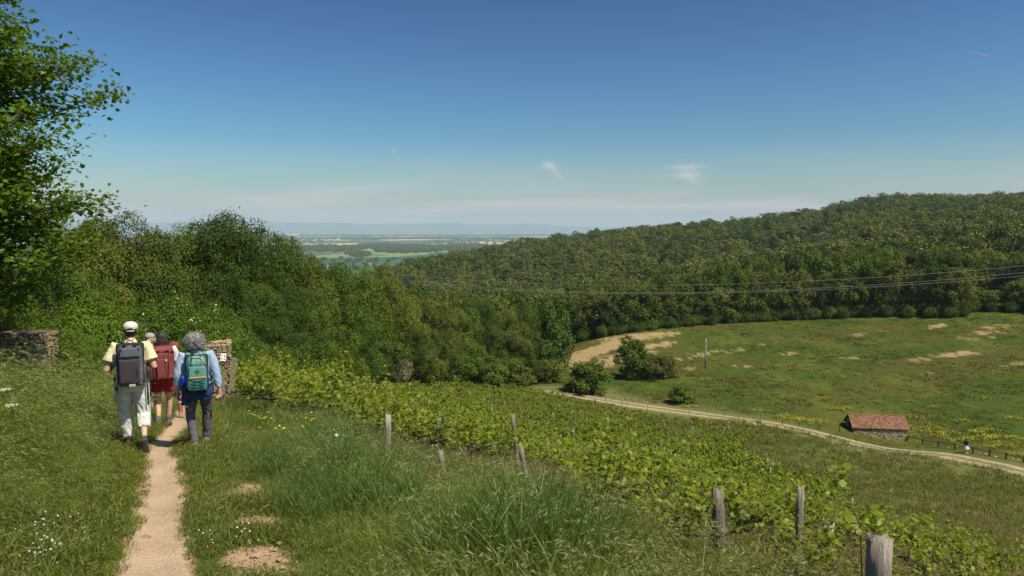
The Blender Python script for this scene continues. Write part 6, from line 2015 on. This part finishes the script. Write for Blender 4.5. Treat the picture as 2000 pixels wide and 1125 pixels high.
p = place(287, 14.6)
make_person('partly hidden hiker in a grey cap and slate blue trousers behind the yellow shirt', p, RZ, simple_joints(1), [g_top('top', M_redsh, hem=.05, loose=.012, sleeve=.5, seed=32, vox=.014), g_trousers('trousers', M_slateb, loose=.01, leg_end=.97, seed=33, vox=.014), g_shoes(M_shoe, M_sole, .010), cap_only(M_gcap, M_skin)], voxel=.013)
p = place(297, 16.6)
make_person('hidden hiker whose olive grey cap shows left of the red backpack', p, RZ, simple_joints(0), [g_top('top', M_white, hem=.05, loose=.012, sleeve=.5, seed=42, vox=.014), g_trousers('shorts', M_tan, loose=.014, leg_end=.32, seed=43, vox=.014), g_shoes(M_rshoe, M_sole, .010), cap_only(M_bcap, M_hairb)], voxel=.013)
p = place(333, 16.2)
make_person('hidden hiker with auburn hair and orange top right of the red backpack', p, RZ, simple_joints(1), [g_top('top', cloth('orange_top', (.62, .16, .05)), hem=.05, loose=.012, sleeve=.5, seed=52, vox=.014), g_trousers('leggings', M_patt, loose=-.01, leg_end=.97, seed=53, vox=.014), g_shoes(M_bshoe, M_sole, .010), fluffy(M_aub)], voxel=.013)

# ---------------- far walker in the white skirt
JF = dict(JR); JF.update(ell=(-.20, .06, 1.10), wrl=(-.12, .22, 1.10), elr=(.24, .03, 1.10), wrr=(.26, .10, .90), hdr=(0, .1, -1))
M_bsh = cloth('black_top', (.022, .022, .026)); M_skirt = cloth('white_skirt', (.78, .80, .84))
def skirt(root, J):
    pel = V3(J['pelvis'])
    def a(mb): mb.tube([pel + Vector((0, 0, .08)), pel + Vector((0, 0, -.08)), pel + Vector((.0, .03, -.30)), pel + Vector((.0, .07, -.43))], [(.155, .12), (.20, .17), (.26, .27), (.29, .36)], 18, side=(1, 0, 0))
    remesh('skirt', a, .015, M_skirt, root, 3, folds(.03, .08, .5, 3))
pp = g(1886, 885)
make_person('distant walker in a black top and white skirt beside the rail fence', pp, R(-72), JF, [g_top('top', M_bsh, hem=.03, loose=.006, sleeve=.4, collar=False, vox=.014, seed=3), skirt, g_shoes(M_white, M_white, .010), long_hair], voxel=.013)
bk = empty('backpack', pp, R(-72), 'small black backpack on the distant walker in the white skirt', 'backpack')
bm_obj('main_compartment', lambda b: rbox(b, (0, -.20, 1.2), (.26, .15, .38), .05, 3, .1), M_black, bk)
shoulder_straps(bk, JF, M_black)

# ================================================================== DRY STONE WALL, STONE PIER, SIGN
M_wall = simple('wall_limestone', (.42, .31, .18), (.22, .16, .095), 6, .92, .8, 40, rnd=.38)
M_core = simple('wall_core', (.14, .105, .07), (.09, .07, .045), 12, .95)
stone_meshes = []
for k in range(8):
    rgk = np.random.default_rng(900 + k); bm = bmesh.new(); bmesh.ops.create_cube(bm, size=1); bmesh.ops.bevel(bm, geom=bm.edges[:], offset=.14, segments=1, affect='EDGES')
    for v in bm.verts: v.co *= 1 + rgk.normal() * .05; v.co += Vector(rgk.normal(size=3) * .03)
    me = bpy.data.meshes.new('stone'); bm.to_mesh(me); bm.free(); me.materials.append(M_wall)
    a = me.attributes.new('rnd', 'FLOAT', 'POINT'); a.data.foreach_set('value', np.full(len(me.vertices), .0, np.float32)); stone_meshes.append(me)


def stone_face(root, x0, x1, z0, zt, y, sh, sw, rd, nmax, x_axis=(1, 0)):
    """courses of separate stones on a face running along x_axis; zt(x) is the top"""
    ax = Vector((x_axis[0], x_axis[1], 0)); nr = Vector((ax.y, -ax.x, 0)); z = z0; cnt = 0
    rz_ = math.atan2(ax.y, ax.x)
    while z < max(zt(x0), zt(x1), zt((x0 + x1) / 2)):
        h_ = sh * rd.uniform(.75, 1.3); x = x0
        while x < x1 and cnt < nmax:
            w_ = min(sw * rd.uniform(.6, 1.6), x1 - x + .02)
            if z + h_ * .5 < zt(x + w_ / 2) and w_ > .03:
                s_ = link(bpy.data.objects.new('stone', stone_meshes[rd.randrange(8)]), root); dp = rd.uniform(.10, .16)
                c = ax * (x + w_ / 2) + nr * (y + rd.uniform(-.012, .018)); s_.location = (c.x, c.y, z + h_ / 2); s_.rotation_euler = (rd.gauss(0, .04), rd.gauss(0, .04), rz_ + rd.gauss(0, .05)); s_.scale = (w_ * .94, dp, h_ * .92); cnt += 1
            x += w_
        z += h_
    return cnt


rdw = random.Random(4)
# pier right of the hikers
u0, v0 = px_uv(424, 669); Yp = 20.5; xp = u0 * Yp; zb = Hs(xp, Yp); ht = v0 * Yp - zb
pier = empty('stone_pier', (xp, Yp, zb - .15), R(16), 'end of a dry stone wall with a sign, right of the grey haired hiker', 'stone wall')
mb = MB(); mb.box((0, .20, (ht + .1) / 2), (.64, .44, ht + .1), jit=.01, rng=np.random.default_rng(1)); mb.build('wall_core', M_core, pier)
stone_face(pier, -.35, .35, 0, lambda x: ht + .13 - .10 * abs(x - .05), .03, .062, .13, rdw, 170)
stone_face(pier, -.02, .44, 0, lambda x: ht + .08, .34, .07, .13, rdw, 60, (0, 1))
for k in range(12):
    s_ = link(bpy.data.objects.new('stone', stone_meshes[k % 8]), pier); s_.location = (rdw.uniform(-.3, .3), rdw.uniform(.05, .4), ht + .12 + rdw.uniform(-.02, .03)); s_.scale = (rdw.uniform(.12, .24), rdw.uniform(.12, .2), .06); s_.rotation_euler = (0, 0, rdw.uniform(0, 3))
# pale slab stake beside it
u1, v1 = px_uv(453, 701); x1_ = u1 * 19.6; z1_ = Hs(x1_, 19.6)
mb = MB(); mb.box((0, 0, .45), (.11, .05, .95), rot=Matrix.Rotation(R(10), 3, 'Y'), jit=.006, rng=np.random.default_rng(3)); o = mb.build('pale_slab', M_post_pale); o.location = (x1_, 19.6, v1 * 19.6 - .9); tag(o, 'pale grey slab leaning at the right foot of the stone pier', 'slab')
# sign
Ysg = 19.0; us, vs_ = px_uv(436, 690); xs_ = us * Ysg; zt_ = vs_ * Ysg; zb_ = Hs(xs_, Ysg); hs_ = zt_ - zb_
sg = empty('trail_sign', (xs_, Ysg, zb_), R(14), 'small white board with four dark pictures on a post before the pier', 'sign')
mb = MB(); mb.box((-.03, .03, hs_ * .36), (.07, .05, hs_ * .86), rot=Matrix.Rotation(R(-4), 3, 'Y')); mb.build('post', M_post_pale, sg)
tilt = Matrix.Rotation(R(7), 3, 'Y') @ Matrix.Rotation(R(-14), 3, 'X')
mb = MB(); mb.box((0, -.01, hs_ - .10), (.135, .014, .20), rot=tilt); mb.build('board', simple('white_board', (.80, .78, .74), (.72, .70, .66), 9, .5), sg)
for (a, c, w_, h_) in [(-.034, .045, .018, .034), (.034, .030, .028, .055), (-.036, -.040, .030, .036), (.032, -.050, .028, .034)]:
    mb = MB(); pc = Vector((0, -.01, hs_ - .10)) + tilt @ Vector((a, -.010, c)); mb.box(tuple(pc), (w_, .004, h_), rot=tilt @ Matrix.Rotation(R(20), 3, 'Y')); mb.build('picture', simple('dark_picture', (.10, .07, .09), (.26, .2, .2), 60, .6), sg)
mb = MB(); mb.box((-.015, -.004, hs_ - .232), (.125, .02, .055), rot=tilt); mb.build('lower_panel', simple('dark_panel', (.05, .045, .05), (.09, .08, .08), 30, .6), sg)

# long retaining wall in the maple's shade
Yw = 13.2; ul, vl = px_uv(-110, 655); ur, vr = px_uv(70, 650)
xl_, xr_ = ul * Yw, ur * Yw; zb_ = min(Hs(xl_, Yw), Hs(xr_, Yw)) - .1; tz = vr * Yw
wl_ = empty('dry_stone_wall', ((xl_ + xr_) / 2, Yw, zb_), R(6), 'tall old dry stone wall in the dappled shade under the maple at the left', 'stone wall')
Lw = (xr_ - xl_); hw__ = tz - zb_
mb = MB(); mb.box((0, .32, hw__ / 2 - .02), (Lw - .04, .6, hw__ - .04)); mb.build('wall_core', M_core, wl_)
stone_face(wl_, -Lw / 2, Lw / 2, 0, lambda x: hw__ + .10 * math.sin(x * 5) + .05 * math.sin(x * 13) - .10, .02, .072, .15, rdw, 290)
stone_face(wl_, .02, .6, 0, lambda x: hw__ - .05, Lw / 2 - .02, .09, .2, rdw, 60, (0, 1))
# ================================================================== THE STONE HUT
L_ = Vector(g(1668, 845)[:2]); 
hx0, hy0 = L_.x, L_.y
axh = Vector((.992, -.124, 0)).normalized(); byh = Vector((.124, .992, 0))
zl, zr = Hs(hx0, hy0), Hs(hx0 + axh.x * 6.5, hy0 + axh.y * 6.5)
ue, ve = px_uv(1665, 836); z_eave = ve * (hy0 - .3)
LEN, DEP = 6.5, 3.6
rise = 1.30
zf = min(zl, zr) - .4
hut = empty('stone_hut', (hx0, hy0, zf), math.atan2(axh.y, axh.x), 'small stone field hut with a worn red tiled roof beside the dirt track', 'hut')
he = max(.9, z_eave - zf)
print('hut eave above left ground', z_eave - zl, 'right', z_eave - zr, hy0)
M_hwall = simple('hut_stone', (.52, .41, .27), (.28, .22, .145), 2.2, .95, .9, 12, rnd=.42); M_mort = simple('hut_mortar', (.24, .20, .145), (.17, .14, .10), 6, .95)
M_tile = simple('clay_tile', (.265, .120, .066), (.135, .085, .056), 1.6, .95, .4, 20, rnd=.40); M_oldwood = simple('old_wood', (.075, .055, .042), (.04, .03, .025), 9, .9, stretch=(1, 1, .2))
mb = MB(); mb.box((LEN / 2, DEP / 2, he / 2), (LEN - .16, DEP - .16, he)); 
mb.add([(.10, .08, he), (.10, DEP - .08, he), (.10, DEP / 2, he + rise - .08), (LEN - .10, .08, he), (LEN - .10, DEP - .08, he), (LEN - .10, DEP / 2, he + rise - .08)], [np.array([(0, 2, 1), (3, 4, 5)]), np.array([(0, 3, 5, 2), (1, 2, 5, 4)])])
wall = mb.build('wall', M_mort, hut)
rdh = random.Random(6); mb = MB(); rgh = np.random.default_rng(6)
def hut_stones(fn, length, top):
    z = .1
    while z < top(length / 2) + .1:
        h_ = rdh.uniform(.10, .19); x = 0
        while x < length:
            w_ = rdh.uniform(.14, .40)
            if x + w_ > length: w_ = length - x
            if w_ > .05 and z + h_ < top(x + w_ / 2) + .02: fn(x + w_ / 2, z + h_ / 2, w_ * .92, h_ * .88)
            x += w_
        z += h_
hut_stones(lambda x, z, w_, h_: mb.box((x, .035 + rdh.uniform(-.02, .02), z), (w_, .14, h_), jit=.012, rng=rgh, rnd=rdh.random()), LEN, lambda x: he - .03)
gt = lambda x: he + rise * (1 - abs(x - DEP / 2) / (DEP / 2)) - .14
door = lambda x, z: 1.1 < x < 2.3 and z < he + .35
hut_stones(lambda x, z, w_, h_: None if door(x, z) else mb.box((.035 + rdh.uniform(-.02, .02), x, z), (.14, w_, h_), jit=.012, rng=rgh, rnd=rdh.random()), DEP, gt)
hut_stones(lambda x, z, w_, h_: mb.box((LEN - .035, x, z), (.14, w_, h_), jit=.012, rng=rgh, rnd=rdh.random()), DEP, gt)
sw = mb.build('wall_stones', M_hwall, hut); sw['kind'] = 'stuff'
mb = MB(); mb.box((.06, 1.7, (he + .35) / 2), (.05, 1.2, he + .35)); dr = mb.build('door', M_oldwood, hut)
for k in range(6): 
    mb = MB(); mb.box((.03, 1.2 + k * .2, (he + .33) / 2), (.02, .18, he + .30)); mb.build('plank', M_oldwood, dr)
# roof: decks, tiles, verges, ridge
ov = .13; ang = math.atan2(rise, DEP / 2); sl = (DEP / 2 + ov) / math.cos(ang)
mb = MB()
for s in (0, 1):
    c = (LEN / 2, (DEP / 2 - (DEP / 2 + ov) / 2) if s == 0 else (DEP / 2 + (DEP / 2 + ov) / 2), he + rise - (sl / 2) * math.sin(ang) - .02)
    mb.box(c, (LEN + .40, sl, .05), rot=Matrix.Rotation(ang if s == 0 else -ang, 3, 'X'))
roof = mb.build('roof', M_oldwood, hut)
nc, nr_ = 24, 11; tw_ = (LEN + .42) / nc; th = sl / nr_
tile_m = []
for k in range(4):
    t_ = MB(); W2 = tw_ * .49; V = []
    for y_ in (-th * .62, th * .62):
        for i in range(6):
            a = i / 5; V.append(((a * 2 - 1) * W2, y_, .045 * math.sin(math.pi * a) ** .7))
        for i in range(6):
            a = i / 5; V.append(((a * 2 - 1) * W2, y_, .045 * math.sin(math.pi * a) ** .7 - .02))
    q = [(i, i + 1, 12 + i + 1, 12 + i) for i in range(5)] + [(6 + i, i, i + 1, 6 + i + 1)[::-1] for i in range(5)] + [(0, 6, 18, 12), (5, 17, 23, 11)]
    t_.add(V, np.array(q), 0, k * .23); tile_m.append(t_.mesh('tile', [M_tile]))
Rt = Matrix.Rotation(ang, 3, 'X'); Rt2 = Matrix.Rotation(-ang, 3, 'X')
for j in range(nr_):
    for i in range(nc):
        d_ = (j + .5) * th + .0
        y_ = DEP / 2 - d_ * math.cos(ang); z_ = he + rise - d_ * math.sin(ang) + .035
        o = link(bpy.data.objects.new('tile', tile_m[rdh.randrange(4)]), roof)
        o.location = (-.21 + (i + .5) * tw_, y_, z_ + rdh.uniform(-.006, .008)); o.rotation_euler = (Rt @ Matrix.Rotation(-.05 + rdh.gauss(0, .015), 3, 'X')).to_euler()
mb = MB()
for j in range(nr_):
    for i in range(nc):
        d_ = (j + .5) * th; y_ = DEP / 2 + d_ * math.cos(ang); z_ = he + rise - d_ * math.sin(ang) + .03
        mb.box((-.21 + (i + .5) * tw_, y_, z_), (tw_ * .96, th * 1.15, .03), rot=Rt2, rnd=rdh.random())
bt_ = mb.build('back_tiles', M_tile, roof); bt_['kind'] = 'stuff'
M_verge = simple('verge_tile', (.40, .17, .10), (.30, .13, .08), 6, .9)
for s in (-1, 1):
    for x_ in ((-.22, LEN + .22) if True else ()):
        a0 = Vector((x_, DEP / 2, he + rise + .04)); a1 = Vector((x_, DEP / 2 + s * (DEP / 2 + ov), he + rise - sl * math.sin(ang) + .03))
        mb = MB(); mb.tube([a0, a1], [(.05, .07)] * 2, 6, side=(1, 0, 0)); mb.build('verge', M_verge, roof)
for k in range(15):
    mb = MB(); w_ = (LEN + .44) / 15; x_ = -.22 + (k + .5) * w_; mb.tube([(x_ - w_ * .52, DEP / 2, he + rise + .05), (x_ + w_ * .48, DEP / 2, he + rise + .06)], [.085, .095], 8, rnd=rdh.random()); mb.build('ridge_tile', M_tile, roof)
mb = MB()
for k in range(8): mb.ball((2.1 + rdh.gauss(0, .35), -.05, he - .15 + rdh.gauss(0, .08)), (.18, .07, .12), 7, 5)
o = mb.build('ivy', M_leaf_olive, hut); o['kind'] = 'stuff'

# rail fence right of the hut
M_rail = simple('tarred_wood', (.045, .035, .028), (.075, .06, .05), 12, .9)
fpx = [(1773, 861), (1802, 868), (1832, 873.5), (1865, 878.5), (1900, 885), (1933, 891), (1965, 897), (2000, 904), (2040, 911)]
fp = [Vector(g(a, b_)) for a, b_ in fpx]
fn = empty('rail_fence', fp[0], 0, 'low dark wooden rail fence running right from the hut', 'fence')
for i, q in enumerate(fp):
    mb = MB(); mb.box(tuple(q - fp[0] + Vector((0, 0, .34))), (.13, .13, .78)); mb.build('post', M_rail, fn)
    if i:
        a_ = fp[i - 1] - fp[0] + Vector((0, -.08, .62)); b_ = q - fp[0] + Vector((0, -.08, .62)); mb = MB(); mb.tube([a_, (a_ + b_) / 2 - Vector((0, 0, .04)), b_], [.045] * 3, 6); mb.build('rail', M_rail, fn, True)
fpx2 = [(1528, 830), (1560, 834), (1600, 838.5), (1640, 843)]
fp2 = [Vector(g(a, b_)) for a, b_ in fpx2]
fn = empty('rail_fence', fp2[0], 0, 'thin wire fence along the track left of the hut', 'fence')
for i, q in enumerate(fp2):
    mb = MB(); mb.box(tuple(q - fp2[0] + Vector((0, 0, .3))), (.08, .08, .75)); mb.build('post', M_rail, fn)
    if i: mb = MB(); mb.tube([fp2[i - 1] - fp2[0] + Vector((0, -.05, .5)), q - fp2[0] + Vector((0, -.05, .5))], [.015] * 2, 5); mb.build('rail', M_rail, fn)
# stones along the foot of the fence
for i, (a, b_) in enumerate([(1853, 873), (1912, 883), (1925, 885), (1945, 890), (1978, 894), (1989, 896)]):
    q = g(a, b_ + 2); o = link(bpy.data.objects.new('stone', rocks[i % 5])); o.location = q; k = .18; o.scale = (k, k, k * .8)
    tag(o, 'pale stone lying in the grass along the rail fence', 'stone', 'pale stones along the rail fence')

# ================================================================== POWER POLE AND LINES
M_pole = simple('pole_wood', (.33, .29, .24), (.24, .21, .17), 4, .9); M_cable = simple('weathered_cable', (.27, .27, .26), (.2, .2, .2), 5, .6)
q = Vector(g(1377.5, 720)); hp_ = 60 / F * q.y
po = empty('utility_pole', q, 0, 'single grey wooden pole standing in the meadow right of the tall bushes', 'pole')
mb = MB(); mb.tube([(0, 0, -.3), (0, 0, hp_)], [.16, .11], 8); mb.build('pole_shaft', M_pole, po, True)
mb = MB(); mb.box((0, 0, hp_ - .9), (.22, .22, .5)); mb.build('collar', M_pole, po)
mb = MB(); mb.tube([(-.12, 0, hp_ - .3), (-.12, 0, hp_ + .1)], [.05, .04], 6); mb.build('insulator', M_cable, po)


def cable(targets, Ya, Yb, pxa, pxb, lab, r_=.019):
    """hangs between two supports; the sag follows three sighted points"""
    ua, ub = (pxa - 1000) / F, (pxb - 1000) / F
    A = np.array([ua * Ya, Ya]); B = np.array([ub * Yb, Yb])
    ts, zs = [], []
    for (px, py) in targets:
        u, v = px_uv(px, py)
        # point of the plan line seen at slope u
        t = (u * A[1] - A[0]) / ((B[0] - A[0]) - u * (B[1] - A[1])); ts.append(t); Y_ = A[1] + t * (B[1] - A[1]); zs.append(v * Y_)
    c = np.polyfit(ts, zs, 2)
    mb = MB(); P = []
    for t in np.linspace(0, 1, 49):
        p_ = A + t * (B - A); P.append((p_[0], p_[1], float(np.polyval(c, t))))
    mb.tube(P, r_, 5); o = mb.build('power_line', M_cable, None, True); tag(o, lab, 'cable', 'power lines across the valley')
    return P


e1 = cable([(765, 535), (1250, 556), (1650, 548), (2000, 518)], 92, 58, 640, 2260, 'upper thin power line crossing in front of the woods')
e2 = cable([(765, 546), (1200, 569.5), (1650, 563), (2000, 531)], 92, 59, 640, 2260, 'upper one of the close pair of lower power lines')
e3 = cable([(765, 551), (1200, 572.5), (1650, 565.5), (2000, 538)], 93.5, 60, 640, 2260, 'lower one of the close pair of lower power lines')
for k, lab in ((0, 'tall power pole hidden in the wood where the lines start'), (-1, 'tall power pole outside the right edge that carries the lines')):
    pz = [e[k] for e in (e1, e2, e3)]; zb_ = Hs(pz[1][0], pz[1][1]); top_ = pz[0][2]
    po = empty('power_pole', (pz[1][0], pz[1][1], zb_), 0, lab, 'pole'); mb = MB(); mb.tube([(0, 0, -.3), (0, 0, top_ - zb_ + .15)], [.2, .13], 8); mb.build('pole_shaft', M_pole, po, True)
    mb = MB(); mb.box((0, 0, (pz[1][2] + pz[2][2]) / 2 - zb_ - .08), (.12, 2.0, .12)); mb.build('crossarm', M_pole, po)

# ================================================================== BUILDINGS ON THE PLAIN
M_far_w = simple('far_white_wall', (.80, .78, .73), (.72, .70, .64), .1, .8); M_far_t = simple('far_tan_wall', (.62, .50, .36), None, .1, .8); M_far_r = simple('far_roof', (.45, .28, .2), (.38, .24, .18), .1, .9); M_conc = simple('concrete', (.62, .60, .54), (.5, .48, .43), .2, .9)


def at_plain(px, py):
    u, v = px_uv(px, py); Y_ = -93.0 / v; return u * Y_, Y_


def far_building(px, py, wpx, hpx, lab, mat=None, cat='building', wins=0, name='farm_building'):
    x, Y_ = at_plain(px, py); k = Y_ / F; w_, h_ = wpx * k, hpx * k; zb = Hs(x, Y_)
    o = empty(name, (x, Y_, zb), R(rdw.uniform(-25, 25)) if wpx < 20 else 0, lab, cat)
    mb = MB(); mb.box((0, 0, h_ * .33), (w_, w_ * .5, h_ * .72)); mb.build('wall', mat or M_far_w, o)
    mb = MB(); a = w_ / 2 * 1.03; b_ = w_ * .27; z0, z1 = h_ * .69, h_
    mb.add([(-a, -b_, z0), (a, -b_, z0), (a, b_, z0), (-a, b_, z0), (-a, 0, z1), (a, 0, z1)], [np.array([(0, 1, 5, 4), (2, 3, 4, 5), (0, 3, 2, 1)]), np.array([(0, 4, 3), (1, 2, 5)])]); mb.build('roof', M_far_r if wpx < 20 else M_far_w, o)
    return o


far_building(570, 461, 28, 3.2, 'long pale warehouse roof on the plain, left of the fields', name='warehouse')
far_building(607, 457.5, 7, 2.2, 'small white building right of the long pale warehouse')
far_building(660, 468.6, 6, 3, 'white farm in the middle of the tan fields', M_far_w)
far_building(664, 462.5, 5, 2.6, 'pale building above the white farm in the tan fields')
far_building(728, 457.3, 12, 2.2, 'white building left of the white tower on the horizon')
far_building(771, 458.4, 4, 2.4, 'small white house right of the water tower head')
far_building(804, 458.2, 4, 2.2, 'white house further right on the horizon of the plain')
far_building(850, 458.2, 5, 2.2, 'white house right of centre on the horizon of the plain')
far_building(880, 457.6, 12, 1.8, 'long low pale building near the right end of the plain')
far_building(936, 457.4, 9, 1.8, 'low pale building nearest the wooded slope')
far_building(560, 472, 6, 3, 'tan farmhouse at the left end of the plain, close to the wood', M_far_t)
far_building(547, 467.5, 4, 2.4, 'small tan house above the farmhouse at the left end of the plain', M_far_t)
far_building(520, 456, 5, 2, 'white speck of a house beside the tall dark crown')
far_building(596, 522, 9, 12, 'tall white gable just above the tree tops below the green field', M_far_w)
far_building(592, 507, 10, 3, 'low white roof at the edge of the dark green field')
far_building(722, 519, 8, 4, 'white roof peeping over the trees left of the hill', M_far_w)
x, Y_ = at_plain(744, 457.6); k = Y_ / F; o = empty('silo_tower', (x, Y_, Hs(x, Y_)), 0, 'slim white tower on the horizon of the plain left of the water tower', 'tower'); mb = MB(); mb.tube([(0, 0, 0), (0, 0, 5.4 * k)], [.85 * k] * 2, 10); mb.build('shaft', M_far_w, o); mb = MB(); mb.box((0, 0, 5.2 * k), (1.9 * k, 1.9 * k, .6 * k)); mb.build('cap', M_far_w, o)
x, Y_ = at_plain(760.5, 473); k = Y_ / F; o = empty('water_tower', (x, Y_, Hs(x, Y_)), 0, 'mushroom shaped concrete water tower standing on the plain', 'tower')
mb = MB(); mb.tube([(0, 0, 0), (0, 0, 10.2 * k)], [.85 * k, .65 * k], 12); mb.build('shaft', M_conc, o, True)
mb = MB(); mb.tube([(0, 0, 9.4 * k), (0, 0, 10.8 * k), (0, 0, 12.2 * k)], [.8 * k, 3.0 * k, 3.2 * k], 16); mb.build('tank', simple('tank_grey', (.25, .27, .28), None, .1), o)
mb = MB(); mb.tube([(0, 0, 12.2 * k), (0, 0, 12.9 * k)], [3.0 * k, .5 * k], 16); mb.build('roof', M_far_w, o)
